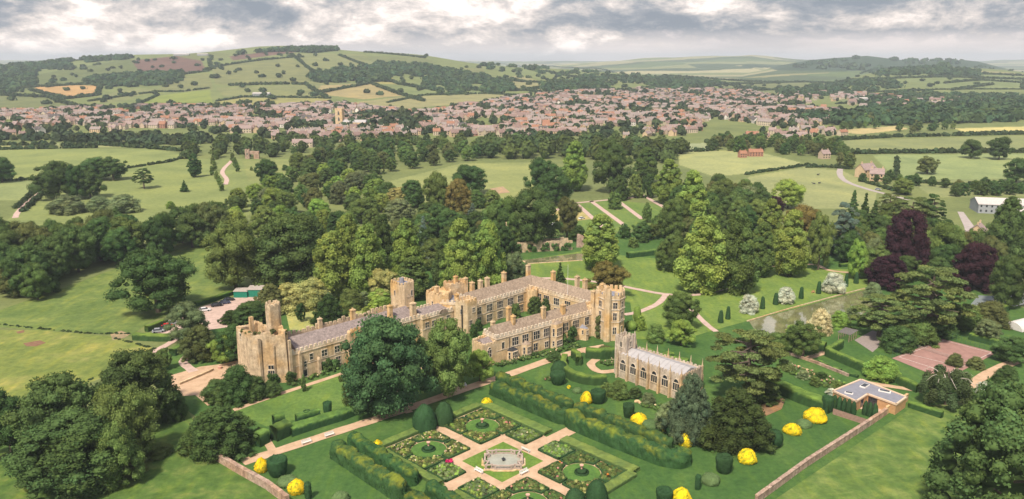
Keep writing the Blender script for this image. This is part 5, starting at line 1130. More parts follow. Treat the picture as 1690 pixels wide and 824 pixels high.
# ------------------------------------------------------------------ cars and shed
def car(paint):
    o=empty('parked_car',(0,0,0)); b=MB()
    prof=[(-2.15,.30),(-2.2,.62),(-2.05,.86),(-1.2,.93),(1.0,.96),(1.85,.84),(2.15,.66),(2.18,.32)]; w=.88
    vs=[(x,-w,z) for x,z in prof]+[(x,w,z) for x,z in prof]; n=len(prof); b.add(vs,[tuple(range(n)),tuple(range(2*n-1,n-1,-1))]+[(i,i+n,(i+1)%n+n,(i+1)%n) for i in range(n)])
    body=b.build('body',paint,o)
    b=MB(); pr2=[(-1.75,.92),(-1.35,1.38),(-.2,1.46),(.45,1.40),(1.15,.95)]; w2=.70; n=len(pr2)
    vs=[(x,-(w if i in (0,n-1) else w2),z) for i,(x,z) in enumerate(pr2)]+[(x,(w if i in (0,n-1) else w2),z) for i,(x,z) in enumerate(pr2)]
    b.add(vs,[tuple(range(n)),tuple(range(2*n-1,n-1,-1))]+[(i,i+n,(i+1)%n+n,(i+1)%n) for i in range(n)]); b.build('window',GLASS,o)
    b=MB(); b.prism([(-1.32,-.69),(.42,-.69),(.42,.69),(-1.32,.69)],1.40,1.49); b.build('roof',paint,o)
    for x in (-1.35,1.35):
        for y in (-.82,.82): b=MB(); b.tube((x,y-.1,.32),(x,y+.1,.32),.33,.33,12); b.build('wheel',RUBBER,o)
    for y in (-.62,.62): b=MB(); b.box(2.13,y,.6,.76,.12,.35); b.build('headlight',WHITE,o)
    return o
PB=simple('paint_black',(.02,.022,.03),.25,.6); PR=simple('paint_red',(.55,.012,.02),.25,.6); PW=simple('paint_white',(.7,.7,.72),.25,.6); PG_=simple('paint_silver',(.32,.34,.38),.25,.6); PBL=simple('paint_blue',(.05,.07,.13),.25,.6)
protos={}
for px,py,m,a,l in [(338,514,PW,.35,'white car alone at the left of the upper parked row'),(358,506,PB,.40,'black car second in the upper row, right of the white car'),(371,502,PBL,.45,'dark blue car third in the upper row'),(378,497,PB,.5,'black car at the right end of the upper row nearest the green sheds'),
  (262,549,PG_,.35,'silver grey car at the near end of the lower row'),(270,546,PB,.35,'black car in the lower row beside the red car'),(277,541,PR,.35,'bright red car in the lower row'),(285,536,PG_,.35,'pale grey car behind the red car, half under the tree')]:
    k=m.name
    if k not in protos: protos[k]=o=car(m)
    else: o=copy_tree(protos[k])
    x,y=G(px,py); o.location=(x,y,.14); o.rotation_euler=(0,0,a); tag(o,l,'car','cars in the car park')
o=copy_tree(protos['paint_silver']); x,y=G(1449,314); o.location=(x,y,.14); o.rotation_euler=(0,0,-.6); tag(o,'silver car driving on the lane below the stone cottages','car'); 
for px,py,mm in ((915,372,'paint_white'),(960,362,'paint_white')):
    o=copy_tree(protos[mm]); x,y=G(px,py); o.location=(x,y,.14); o.rotation_euler=(0,0,random.uniform(0,1)); tag(o,'white vehicle on the dry grass beyond the pool garden' if px<950 else 'white vehicle by the gravel strips of the plot beyond the pool','car')
def shed(px0,px1,py,h,d,label):
    p0,p1=G(px0,py),G(px1,py); L=p1[0]-p0[0]; o=empty('green_shed',(*p0,.13),math.atan2(p1[1]-p0[1],L),label,'shed','green sheds')
    b=MB(); b.prism([(0,0),(L,0),(L,d),(0,d)],0,h); 
    b.build('wall',GREENP,o); b=MB(); b.add([(-.2,-.2,h+.1),(L+.2,-.2,h+.1),(L+.2,d+.2,h+.5),(-.2,d+.2,h+.5),(-.2,-.2,h-.02),(L+.2,-.2,h-.02),(L+.2,d+.2,h-.02),(-.2,d+.2,h-.02)],[(0,1,2,3),(4,7,6,5),(0,4,5,1),(1,5,6,2),(2,6,7,3),(3,7,4,0)]); b.build('roof',simple('grey_felt',(.40,.36,.34),.8),o)
    b=MB()
    for i in range(int(L/1.2)): b.box(i*1.2+.6,-.03,.1,h-.1,.06,.05)
    b.build('battens',GREENP,o)
shed(386,408,492,2.6,4,'shorter green shed with flat roof at the left, by the parked cars'); shed(408,432,491,3.1,5,'longer green shed with flat grey roof at the right end of the car park')
# ------------------------------------------------------------------ tennis net, posts, pergola, planter, tunnels
p0,p1=G(1514,575),G(1604,603); an=math.atan2(p1[1]-p0[1],p1[0]-p0[0]); L=math.hypot(p1[0]-p0[0],p1[1]-p0[1]); o=empty('tennis_net',(*p0,.13),an,'sagging tennis net with pale top tape across the pink court','net')
b=MB(); b.box(L/2,0,.88,.96,L,.05); 
for i in range(int(L/.25)): b.box(i*.25,0,0,.88,.02,.02)
for k in range(6): b.box(L/2,0,.1+k*.14,.115+k*.14,L,.015)
b.build('mesh',simple('net_cord',(.35,.3,.28)),o)
for x in (0,L): b=MB(); b.cyl(x,0,0,1.1,.06,.06,8); b.build('post',DARKP,o)
fe=empty('court_fence',(*G(1472,592),.13),0,'tall green mesh fence on thin posts behind the tennis court','fence'); b=MB(); q0=G(1472,592)
PP=[G(1472,592),G(1556,560),G(1648,583)]
for a,c in zip(PP,PP[1:]):
    for i in range(13): f=i/12; b.cyl(a[0]+(c[0]-a[0])*f-q0[0],a[1]+(c[1]-a[1])*f-q0[1],0,2.9,.035,.035,6)
    for z in (.2,1.0,1.9,2.9): b.tube((a[0]-q0[0],a[1]-q0[1],z),(c[0]-q0[0],c[1]-q0[1],z),.02,.02,4)
b.build('posts',simple('green_fence',(.03,.10,.07)),fe)
x,y=G(1398,560); o=empty('pergola',(x,y,.13),math.radians(45),'dark timber pergola with slatted roof beside the gravel yard','pergola')
for i in range(4):
    for j in (0,1): b=MB(); b.box(-3+i*2,-1.8+j*3.6,0,2.6,.16,.16); b.build('post',WOODG,o)
b=MB()
for j in (-1.8,1.8): b.box(0,j,2.6,2.8,6.8,.12)
for i in range(12): b.box(-3.2+i*.58,0,2.8,2.95,.09,4.6)
b.build('roof_slats',simple('grey_timber',(.2,.18,.19)),o)
x,y=G(363,609); b=MB(); b.cyl(0,0,0,.7,.6,.7,12); tag(b.build('planter',BRICKRED,None,(x,y,.14)),'round terracotta planter on the low forecourt wall','planter')
for px,py,w,l in ((1672,498,9,'white polytunnel at the right edge, upper one'),(1690,540,7,'smaller white polytunnel at the right edge, lower one')):
    x,y=G(px,py); b=MB(); n=9; vs=[]
    for k in range(n): a=math.pi*k/(n-1); vs.append((w/2*math.cos(a),-7,2.8*math.sin(a)+.2)); 
    for k in range(n): a=math.pi*k/(n-1); vs.append((w/2*math.cos(a),7,2.8*math.sin(a)+.2))
    b.add(vs,[(i,i+1,n+i+1,n+i) for i in range(n-1)]+[tuple(range(n))[::-1],tuple(range(n,2*n))]); o=b.build('polytunnel',simple('tunnel_film',(.6,.58,.58),.4),None,(x,y,0)); o.rotation_euler=(0,0,-1.1); tag(o,l,'greenhouse','polytunnels')
x,y=G(1342,484); b=MB(); b.box(0,0,.4,.5,1.8,.5,.6); b.box(0,.25,.5,1,1.8,.08,.6); b.box(-.7,0,0,.42,.1,.4,.6); b.box(.7,0,0,.42,.1,.4,.6); tag(b.build('pond_bench',WOOD,None,(x,y,.1)),'small reddish bench between two yew cones by the pond','bench')
sheet('glasshouse_bed',[(1600,505),(1615,488),(1650,490),(1640,508)],.13,simple('fruit_cage_ground',(.18,.21,.22)))
# ------------------------------------------------------------------ trees one by one: foot x, lowest row of the crown, top row, crown width, kind, leaf, label
def TR(px,pb,pt,w,kind,m,label,name=None,**k):
    x,y=G(px,pb); low=kind in('beech','yew','shrub','lime','cedar_low'); sh=.40*w*H/math.hypot(y,H) if low else .12*w*H/math.hypot(y,H)
    return tree(px,pb-sh,pt,w,kind,m,label,name,**k)
for a in [
 (262,520,420,122,'oak',F_dark,'big dark spreading oak standing on the sloping field above the car park'),
 (232,705,584,128,'oak',F_dark,'large dark broadleaf tree beside the gravel forecourt, bottom left'),(287,700,640,44,'shrub',F_dark,'round dark bush at the right foot of the large tree by the forecourt'),
 (102,770,632,140,'oak',F_dark,'wide dark oak left of centre in the clump at the bottom left'),(128,830,692,165,'beech',F_dark,'rounded tree with glossy crown at the bottom left, nearest the camera'),
 (208,775,645,105,'oak',F_mid,'grey-green tree squeezed between the forecourt tree and the rounded one'),(22,760,655,90,'oak',F_dark,'dark tree cut by the left edge of the picture at the bottom'),(195,812,705,75,'beech',F_mid,'mid green tree behind the rounded crown at the bottom left'),
 (215,790,748,60,'shrub',F_olive,'olive scrub at the foot of the bottom left clump'),(260,760,735,50,'shrub',F_mid,'low scrub between the clump and the near yew'),(318,752,722,48,'shrub',F_mid,'pale low scrub left of the near yew'),
 (363,766,672,122,'yew',F_yew,'broad dark yew at the end of the left garden wall'),
 (312,566,505,60,'oak',F_grey,'grey-green willowy tree between the two rows of parked cars'),(330,602,541,58,'beech',F_olive,'rusty olive domed bush left of the keep'),(371,602,556,44,'oak',F_bright,'bright yellow-green small maple in front of the keep bushes'),
 (390,600,542,58,'oak',F_dark,'dark green broadleaf hard against the left wall of the keep'),(381,538,512,38,'yew',F_yew,'dark yew at the edge of the car park'),(415,540,500,56,'beech',F_dark,'dense rounded evergreen right of the car park'),(437,528,496,30,'shrub',F_olive,'olive bush behind the keep turret'),
 (272,612,577,26,'oak',F_mid,'small tree where the drive bends by the forecourt tree'),
 (362,670,628,50,'shrub',F_dark,'dark shrub in the bed in front of the keep, leftmost'),(392,672,606,56,'shrub',F_dark,'tall dark shrub mass in front of the keep front corner'),(420,665,622,46,'shrub',F_dark,'dark shrub under the keep window'),(447,658,632,36,'shrub',F_dark,'low dark shrub at the right foot of the keep'),(352,648,626,18,'shrub',F_olive,'spindly olive shrub at the left of the keep bed'),
 (502,648,620,10,'shrub',F_dark,'small wall shrub by the west range door'),
 (545,545,487,58,'yew',F_yew,'dark broad yew on the dry lawn behind the west range'),(497,532,502,17,'oak',F_dark,'small round headed tree on the dry lawn'),(482,520,470,60,'shrub',F_gold,'golden feathery bush at the back of the dry lawn'),(448,525,468,58,'yew',F_olive,'olive conifer behind the keep'),
 (515,515,462,58,'shrub',F_gold,'larger golden bush at the back of the dry lawn, right one'),(530,512,478,50,'shrub',F_grey,'grey-green laurel below the golden bushes'),(580,515,478,40,'shrub',F_mid,'mid green laurel right of the dark yew'),(600,508,482,26,'shrub',F_grey,'pale grey-green bush by the track behind the castle'),
 (628,510,478,46,'shrub',F_bright,'bright green bush left of the tall rear tower'),(633,500,447,52,'oak',F_gold,'golden brown tree left of the tall rear tower'),(682,500,425,60,'lime',F_mid,'fresh green tree right behind the tall rear tower'),
 (560,525,508,18,'shrub',F_olive,'small clipped bush beside the west range roof'),(605,520,506,16,'shrub',F_bright,'small light bush behind the west range battlements'),
 (485,487,357,128,'beech',F_dark,'huge dark dome shaped beech left of the limes'),(390,483,370,92,'oak',F_mid,'large mid green oak left of the dome shaped beech'),
 (552,500,379,66,'lime',F_lime,'first tall lime of the front row, at the left end'),(610,500,367,64,'lime',F_lime,'second tall lime of the front row'),(578,480,349,50,'lime',F_lime,'tall lime peeping between the first two front limes'),(672,490,361,60,'lime',F_lime,'third tall lime with a light crown, standing apart'),
 (760,500,363,64,'lime',F_lime,'fourth tall lime, left of the last pair'),(806,490,360,54,'lime',F_lime,'rightmost tall lime of the front row'),(735,485,385,40,'lime',F_dark,'darker lime behind the fourth tall lime'),(635,470,355,40,'lime',F_dark,'dark lime in the shade between second and third tall limes'),
 (700,428,356,36,'conifer',F_blue,'blue-grey cedar between the tall limes'),(848,475,420,42,'oak',F_grey,'grey willow leaved tree at the left of the pool lawn'),(830,480,452,28,'shrub',F_mid,'green bush behind the north range chimneys'),
 (862,478,463,20,'shrub',F_bright,'light green bush just behind the roof ridge'),(924,474,433,24,'conifer',F_dark,'young spruce behind the castle roof'),(1003,495,437,60,'oak',F_amber,'round tree with yellow-green top behind the corner tower'),
 (990,452,355,66,'lime',F_lime,'tall light green lime alone on the lawn by the pool'),
 (1160,492,352,82,'lime',F_lime,'tallest lime of the right group, light green, at the front left'),(1213,492,346,66,'lime',F_mid,'darker tall lime touching the right side of the tallest lime'),(1108,452,392,48,'beech',F_mid,'lower rounded tree at the left foot of the right lime group'),(1255,462,368,44,'lime',F_mid,'slender lime between the dark lime and the next group'),
 (1302,462,348,60,'lime',F_lime,'broad lime in the middle right with lit crown'),(1268,425,330,42,'lime',F_lime,'light lime behind the slender one'),(1350,447,357,42,'oak',F_mid,'tree with a bare visible trunk above the garden path'),(1388,432,330,50,'cedar',F_blue,'silvery blue cedar with layered plates'),(1325,400,343,66,'oak',F_amber,'flat topped amber-green tree behind the broad lime'),
 (1122,545,484,56,'oak',F_mid,'round broadleaf tree on the lawn between the two gravel paths'),(1124,572,530,44,'oak',F_bright,'pale loose young tree in front of the round lawn tree'),(1082,568,536,32,'shrub',F_mid,'greenish bush by the chapel end of the lawn'),(1058,548,520,18,'shrub',F_bright,'yellow bush at the foot of the corner tower'),
 (1045,540,505,14,'ball',F_bright,'x'),
 (1232,668,540,150,'cedar',F_cedar,'great layered cedar with bare limbs between chapel and long hedge'),(1212,757,642,128,'yew',F_yew,'big spiky dark yew on the lawn in front of the cedar'),(1138,740,616,76,'yew',foliage('leaf_feathery',(.10,.15,.085)),'feathery blue-grey conifer in front of the chapel end'),(1102,715,668,44,'oak',F_grey,'small open tree left of the feathery conifer'),
 (1020,662,630,40,'shrub',F_mid,'low spreading shrub at the chapel steps'),(1048,660,640,26,'shrub',F_dark,'dark shrub against the chapel wall'),(1070,672,650,26,'shrub',F_grey,'mixed shrub by the stones below the chapel windows'),(1000,655,632,22,'shrub',F_mid,'bush at the end of the curved hedge'),
 (1262,672,630,56,'yew',F_yew,'dark evergreen beneath the right side of the cedar'),
 (1530,558,438,140,'cedar',F_cedar,'wide bright flat topped cedar beside the dark beeches'),(1450,560,484,96,'cedar',F_cedar,'second cedar, lower, left of the wide flat topped one'),
 (1490,462,353,68,'beech',F_purple,'tall dark purple copper beech in the right middle'),(1462,480,425,60,'beech',F_purple,'lower purple tree in front of the tall copper beech'),(1607,485,404,64,'beech',F_purple,'second copper beech further right, behind the wide cedar'),
 (1556,452,372,66,'oak',F_mid,'green broadleaf between the two copper beeches'),(1655,440,325,84,'yew',F_dark,'very tall dark sequoia at the right edge by the barns'),(1413,462,400,34,'oak',F_bright,'lemon yellow-green young tree on the path bend'),(1437,460,395,32,'oak',F_grey,'grey-green slender tree behind the lemon coloured one'),
 (1662,510,425,62,'oak',F_dark,'dark broadleaf at the right edge above the polytunnels'),(1630,460,395,40,'oak',F_olive,'olive tree below the tall sequoia'),
 (1404,385,312,30,'conifer',F_dark,'left of three dark spires left of the flat cedars'),(1424,380,318,26,'conifer',F_yew,'middle one of three dark spires left of the flat cedars'),(1440,385,330,30,'conifer',F_dark,'right of three dark spires left of the flat cedars'),
 (1465,372,318,60,'cedar',F_cedar,'flat layered cedar behind the copper beech, left one'),(1500,400,322,80,'cedar',F_cedar,'flat layered cedar behind the copper beech, wide middle one'),(1535,390,318,50,'cedar',F_dark,'dark cedar right of the flat layered cedars'),(1470,395,345,26,'conifer',F_olive,'olive conical tree touching the copper beech'),
 (1370,420,385,50,'oak',F_dark,'dark tree behind the garden ruin'),(1420,420,375,40,'oak',F_dark,'dark tree left of the copper beech'),
 (1480,585,540,60,'shrub',F_dark,'laurel mass behind the tennis court, left part'),(1515,575,530,62,'shrub',F_mid,'laurel mass behind the tennis court, middle part'),(1550,560,520,60,'shrub',F_dark,'laurel mass behind the tennis court, right part'),(1590,548,505,60,'shrub',F_mid,'big shrubbery right of the laurels behind the court'),(1632,545,500,60,'shrub',F_olive,'olive shrubbery above the tennis court at the right'),
 (1665,600,560,56,'oak',F_dark,'dark tree at the right edge beside the gravel track'),(1628,565,530,44,'oak',F_grey,'thin grey-green tree near the polytunnels'),
 (1455,634,590,56,'shrub',F_bright,'bright green rounded bush between hedge and timber house'),(1628,660,632,40,'shrub',F_silver,'silver-white bush beside the gravel track'),(1648,900,645,190,'beech',F_dark,'enormous dark beech cut by the bottom right corner'),(1610,612,590,30,'shrub',F_olive,'olive scrub at the corner of the tennis court'),(1575,608,585,30,'shrub',F_olive,'yellowish scrub overhanging the tennis court'),(1660,640,605,40,'shrub',F_dark,'dark bush between silver bush and track'),
 (1353,556,513,38,'shrub',F_cream,'cream flowering tree below the pond'),(1236,520,488,32,'shrub',F_silver,'leftmost silver leaved pear by the pond'),(1296,504,475,30,'shrub',F_silver,'middle silver leaved pear by the pond'),(1375,487,451,38,'shrub',F_silver,'largest silver leaved pear by the pond'),
 (1440,500,468,32,'shrub',F_grey,'grey-green willow bush at the far end of the pond'),(1325,590,535,62,'oak',F_mid,'light green open tree right of the great cedar'),(1285,585,550,44,'shrub',F_mid,'green shrubbery between the great cedar and the pond'),(1385,545,515,34,'shrub',F_bright,'yellow-green bush right of the cream flowering tree'),(1405,530,508,24,'shrub',F_grey,'pale bush at the pond bank'),(1312,552,538,30,'shrub',F_bright,'low bright bush at the lower end of the pond'),(1425,540,520,20,'shrub',F_bright,'bright bush under the second cedar'),
 (1415,655,638,42,'shrub',F_purple,'low purple smoke bush left of the timber house roof'),(1372,655,642,22,'shrub',F_silver,'small silver bush at the end of the long hedge'),
 (1345,640,622,20,'shrub',F_mid,'rockery shrub with pale leaves'),(1325,628,612,24,'shrub',F_grey,'grey rockery shrub near the pink wall'),(1355,632,614,24,'shrub',F_dark,'dark round rockery shrub'),(1378,645,628,22,'shrub',F_mid,'rockery shrub beside the smoke bush'),
 (792,632,580,44,'oak',F_bright,'pale lime coloured small tree at the left end of the south front'),(642,690,530,148,'oak',foliage('leaf_plane',(.062,.118,.048)),'massive dark blue-green plane tree on the lawn in front of the castle'),(735,658,536,92,'oak',F_mid,'second plane tree with yellower top right of the massive one'),(602,680,600,74,'oak',F_dark,'lower left limb crown of the plane group by the path'),
 (916,600,582,28,'shrub',F_dark,'dark rounded bush at the foot of the south front bay'),(1000,590,572,34,'shrub',F_olive,'brownish bush at the foot of the corner tower'),(952,595,580,22,'shrub',F_dark,'low dark bush beside the round bay window'),
 (850,532,500,22,'shrub',F_dark,'dark bush in the inner court, left one'),(882,520,490,28,'shrub',F_dark,'dark bush in the inner court, tall middle one'),(900,524,492,18,'shrub',F_dark,'dark bush in the inner court, right of the middle'),(920,520,490,24,'shrub',F_bright,'golden bush in the inner court'),(782,558,534,14,'shrub',F_dark,'dark bush at the foot of the gate block bay'),
 (95,330,270,66,'oak',F_dark,'round dark tree left of the parkland clump'),(128,330,275,40,'oak',F_dark,'dark tree joining the parkland clump on its left'),(150,328,283,44,'oak',F_dark,'lower dark tree in front of the parkland clump'),(158,298,262,50,'oak',F_dark,'dark tree in the back of the parkland clump, left'),(188,298,262,46,'oak',F_dark,'dark tree in the back of the parkland clump, right'),
 (238,312,276,37,'cedar',F_dark,'lone flat tiered cedar on the open pasture'),(305,317,297,17,'conifer',F_dark,'small conical tree alone on the pasture'),(322,294,254,25,'lime',F_dark,'pointed tree at the edge of the pasture'),(4,302,263,42,'oak',F_dark,'dark oak cut by the left edge of the picture in the fields'),
 (112,356,324,56,'shrub',F_grey,'grey willow scrub at the left of the pasture'),(165,352,325,44,'shrub',F_grey,'grey-green willow in the pasture hollow, left'),(205,354,322,54,'shrub',F_grey,'grey-green willow in the pasture hollow, right'),(192,358,340,18,'conifer',F_mid,'little conical tree before the willows'),(258,347,336,12,'ball',F_mid,'x'),(282,345,332,14,'shrub',F_bright,'small light round bush on the pasture'),
 (442,305,265,38,'oak',F_dark,'round dark tree on the pale paddock'),(471,282,272,12,'shrub',F_dark,'tiny round bush on the pale paddock'),(415,282,275,6,'shrub',F_mid,'tiny sapling on the pale paddock'),
 (365,300,262,10,'conifer',F_dark,'x'),
 (660,368,330,48,'beech',F_grey,'pale sage coloured willow ball tree in the arboretum'),(656,345,311,40,'beech',F_gold,'golden topped tree in the arboretum'),(681,345,300,40,'beech',F_dark,'dark purple-green tree next to the golden topped one'),(722,355,288,44,'oak',F_mid,'yellow-green topped tree at the arboretum edge'),(756,360,300,50,'beech',F_amber,'bronze green rounded tree at the arboretum edge'),(775,322,275,58,'oak',F_dark,'dark spreading tree on the far lawn'),
 (705,360,335,30,'beech',F_dark,'low dark round tree by the gravel strip'),(780,362,335,24,'conifer',F_blue,'small blue spruce in the arboretum'),(786,345,315,30,'beech',F_mid,'left one of the twin rounded green trees'),(812,345,316,32,'beech',F_mid,'right one of the twin rounded green trees'),(792,385,358,24,'conifer',F_gold,'pale gold shrub tree between the limes'),
 (832,412,330,62,'oak',F_mid,'large tree left of centre behind the ruined barn'),(880,412,318,86,'oak',F_dark,'largest dark tree behind the ruined barn'),(936,392,330,38,'oak',F_olive,'thin leaved tree right of the ruined barn trees'),(955,400,372,34,'yew',F_yew,'dark yew between barn ruin and lawn lime'),(1030,395,368,26,'yew',F_dark,'dark shrub tree before the gravel strips, left'),(1058,398,368,30,'oak',F_dark,'dark shrub tree before the gravel strips, middle'),(1078,396,370,22,'oak',F_mid,'green shrub tree before the gravel strips, right'),
 (1045,410,392,20,'shrub',F_mid,'small round shrub in the knot of hedges'),(1062,402,385,20,'shrub',F_dark,'tiny dark shrub in the knot of hedges'),(1068,368,338,20,'oak',F_mid,'small tree on the gravel strips'),(1014,347,318,24,'beech',F_mid,'round green tree alone among the gravel strips'),
 (895,326,265,52,'oak',F_dark,'dark oak at the right end of the far lawn'),(918,340,284,48,'oak',F_dark,'lower dark oak in front of the right end of the far lawn'),(948,318,234,46,'lime',F_lime,'tall yellow-green tree rising left of the big dark one'),(1008,320,235,62,'oak',F_dark,'broad dark tree behind the gravel strips'),(1065,305,244,42,'lime',F_mid,'tall mid green tree right of the broad dark one'),
 (1023,332,292,28,'beech',F_dark,'first of the round trees lined up behind the gravel strips'),(1048,328,289,24,'beech',F_mid,'second of the round trees lined up behind the gravel strips'),(1070,328,289,24,'beech',F_dark,'third of the round trees lined up behind the gravel strips'),(1102,340,264,46,'lime',F_lime,'light green tree behind the tall twin tree'),(1140,392,283,56,'lime',F_lime,'very tall light tree left of the right lime group'),(1112,400,330,50,'oak',F_mid,'green tree at the foot of the very tall light one'),(1085,372,355,20,'shrub',F_mid,'shrub at the right end of the gravel strips'),
 (1190,350,300,52,'oak',F_mid,'green round tree above the right lime group, left'),(1235,350,310,56,'oak',F_grey,'green round tree above the right lime group, right'),(1300,345,300,50,'oak',F_bright,'pale washed green tree on the meadow edge'),(1275,350,325,36,'beech',F_purple,'purple leaved tree above the light lime'),
 (1602,262,232,34,'oak',F_dark,'left of two dark oaks in the far hedge line'),(1648,264,228,34,'oak',F_dark,'right of two dark oaks in the far hedge line'),(1530,288,260,34,'oak',F_olive,'round oak alone in the green crop field'),(1676,302,264,38,'oak',F_dark,'dark oak by the right edge beyond the field'),(1490,322,296,34,'oak',F_mid,'round tree by the lane below the cottages'),
 (1560,596+90,596,88,'weep',foliage('leaf_ash',(.085,.12,.05)),'weeping ash with bare silver limbs right of the timber house'),
]:
    if a[4]=='ball': continue
    if a[-1]=='x': continue
    px,pb,pt,w,k,m,l=a
    if k=='weep': pb=672
    TR(px,pb,pt,w,k,m,l)
# fallen silver limbs of the weeping ash
x,y=G(1560,655); b=MB(); g=random.Random(3)
for i in range(9):
    a=i*.75; p=Vector((0,0,6.5)); 
    for k in range(4):
        q=p+Vector((math.cos(a+.3*g.uniform(-1,1))*1.7,math.sin(a+.3*g.uniform(-1,1))*1.7,[1.6,.9,-.2,-1.4][k]+g.uniform(-.4,.5))); b.tube(p,q,.15-.03*k,.12-.03*k,5); p=q
wl=[o for o in COL.objects if o.name.startswith('weeping_tree')][0]
lm=b.build('bare_limb',PALEBARK,wl); lm.scale=(1/wl.scale[0],1/wl.scale[1],1/wl.scale[2])
# yellow clipped shrubs at the corner tower
for px,pb,pt,w,l in ((1052,532,506,13,'tall yellow-green clipped shrub by the corner tower'),(1042,548,530,20,'low yellow hedge shrub at the corner tower foot')): topi('ball',px,pb,pt,w,l,F_bright,cat='shrub')
# avenue on both sides of the lane
for i,(px,pb) in enumerate([(352,272),(355,282),(350,290),(358,298),(362,306),(366,316),(384,268),(388,276),(392,284),(357,264)]): TR(px,pb,pb-17,9,'lime',F_mid,('young avenue tree left of the curving lane, '+['at the top','second from top','third from top','fourth from top','second lowest','lowest'][i] if i<6 else 'young avenue tree right of the curving lane, '+['top','middle','lowest',''][i-6] if i<9 else 'young avenue tree at the far end of the lane by the gatehouse'),'avenue_tree',group='avenue along the lane')
# ------------------------------------------------------------------ woods and belts filled tree by tree
BIG=[]
def fill(poly,space,hh,kinds,label,group,n=400,excl=(),wr=(.7,1.0),name='broadleaf_tree',jit=True,frontonly=True,stuff=False):
    W_=[G(*p) if p[1]>180 else T(*p)[:2] for p in poly]; xs=[p[0] for p in W_];ys=[p[1] for p in W_]; pts=[]
    for _ in range(n*14):
        x=random.uniform(min(xs),max(xs));y=random.uniform(min(ys),max(ys))
        if not inpoly(x,y,W_): continue
        if all((x-a)**2+(y-b_)**2>space**2 for a,b_ in pts): pts.append((x,y))
        if len(pts)>=n: break
    cx_=sum(p[0] for p in pts)/len(pts); sy=sorted(p[1] for p in pts)
    for x,y in pts:
        if stuff: BIG.append((x,y,float(terr(x,y))-.3,random.uniform(*hh)*.43,random.uniform(*hh))); continue
        sz_='tall' if random.random()<.5 else 'lower'; row='front edge' if y<sy[len(sy)//4] else 'rear' if y>sy[3*len(sy)//4] else 'middle'; xs_=sorted(p[0] for p in pts); side=['far left','left','right','far right'][min(3,int(4*sum(1 for v in xs_ if v<x)/len(xs_)))]
        h=hh[0]+(hh[1]-hh[0])*(random.uniform(.5,1) if sz_=='tall' else random.uniform(0,.5)); w=h*random.uniform(*wr); k,m=random.choice(kinds); z=float(terr(x,y))
        plant({'oak':'oak_tree','beech':'beech_tree','lime':'lime_tree'}.get(k,name),k,x,y,z-.2,w,h,m,f"{sz_} {TONE.get(m.name,'green')} {label}, {row}, {side}",'tree',group)
    return pts
BL=[('oak',F_dark),('oak',F_mid),('beech',F_mid),('oak',F_dark),('beech',F_dark),('oak',F_olive),('lime',F_mid)]
BD=[('oak',F_dark),('beech',F_dark),('oak',F_mid),('oak',F_dark),('oak',F_olive)]
TONE={'leaf_dark':'deep green','leaf_mid':'fresh green','leaf_olive':'olive brown','leaf_lime':'yellow-green','leaf_grey':'grey-green'}
cnt=0
cnt+=len(fill([(0,500),(60,490),(110,462),(200,440),(340,408),(368,395),(340,385),(230,418),(150,414),(60,420),(0,425)],11,(16,21),BD,'tree in the wood above the sloping field','wood on the left'))
cnt+=len(fill([(380,400),(430,420),(520,400),(600,395),(640,360),(640,325),(560,300),(480,300),(420,330),(370,350),(350,375)],16.5,(10,15),BL+[('beech',F_lime),('beech',F_grey),('oak',F_bright),('oak',F_lime)],'tree in the mixed wood behind the limes','mixed wood',wr=(.85,1.2)))
cnt+=len(fill([(500,300),(560,300),(640,285),(800,262),(800,250),(640,250),(520,260),(490,280)],16.5,(11,16),BL,'tree in the woodland along the far lawn','woodland tongue',wr=(.8,1.1)))
cnt+=len(fill([(800,264),(900,262),(960,262),(1100,270),(1130,250),(1060,244),(900,240),(800,244)],16,(13,19),BD,'dark broadleaf tree in the belt closing off the far lawn','belt behind the far lawn',stuff=True))
cnt+=len(fill([(290,262),(480,260),(640,252),(800,246),(800,236),(600,232),(440,234),(300,240)],20,(9,14),BL,'broadleaf tree in the belt between park and town','belt before the town',stuff=True))
cnt+=len(fill([(1170,250),(1260,252),(1370,262),(1400,280),(1410,268),(1380,245),(1260,236),(1180,238)],13,(10,15),BL,'tree around the farm lane','trees by the farm lane'))
cnt+=len(fill([(1100,400),(1130,330),(1240,330),(1260,352),(1240,400),(1180,440)],13,(13,18),BL,'tree behind the right lime group','trees behind the limes'))
cnt+=len(fill([(1380,440),(1400,385),(1440,380),(1560,395),(1640,430),(1640,470),(1560,470),(1450,468)],12,(11,16),BD,'tree between copper beeches and cedars','trees between beeches and cedars'))
cnt+=len(fill([(640,440),(660,400),(720,375),(760,380),(840,395),(840,430),(720,450)],12,(11,17),BD,'tree in the shade behind the tall limes','trees behind the tall limes'))
cnt+=len(fill([(0,470),(0,500),(70,495),(100,470)],9,(12,16),BD,'tree at the near left corner of the wood','corner of the wood'))
cnt+=len(fill([(1420,300),(1560,312),(1560,306),(1440,292)],9,(5,8),BD,'low tree in the hedgerow by the cottages','hedgerow by the cottages',n=26,wr=(.9,1.2)))
cnt+=len(fill([(1575,325),(1690,322),(1690,312),(1580,316)],9,(7,10),BD,'tree screening the farm barns','trees by the barns',n=24,wr=(.8,1.1)))
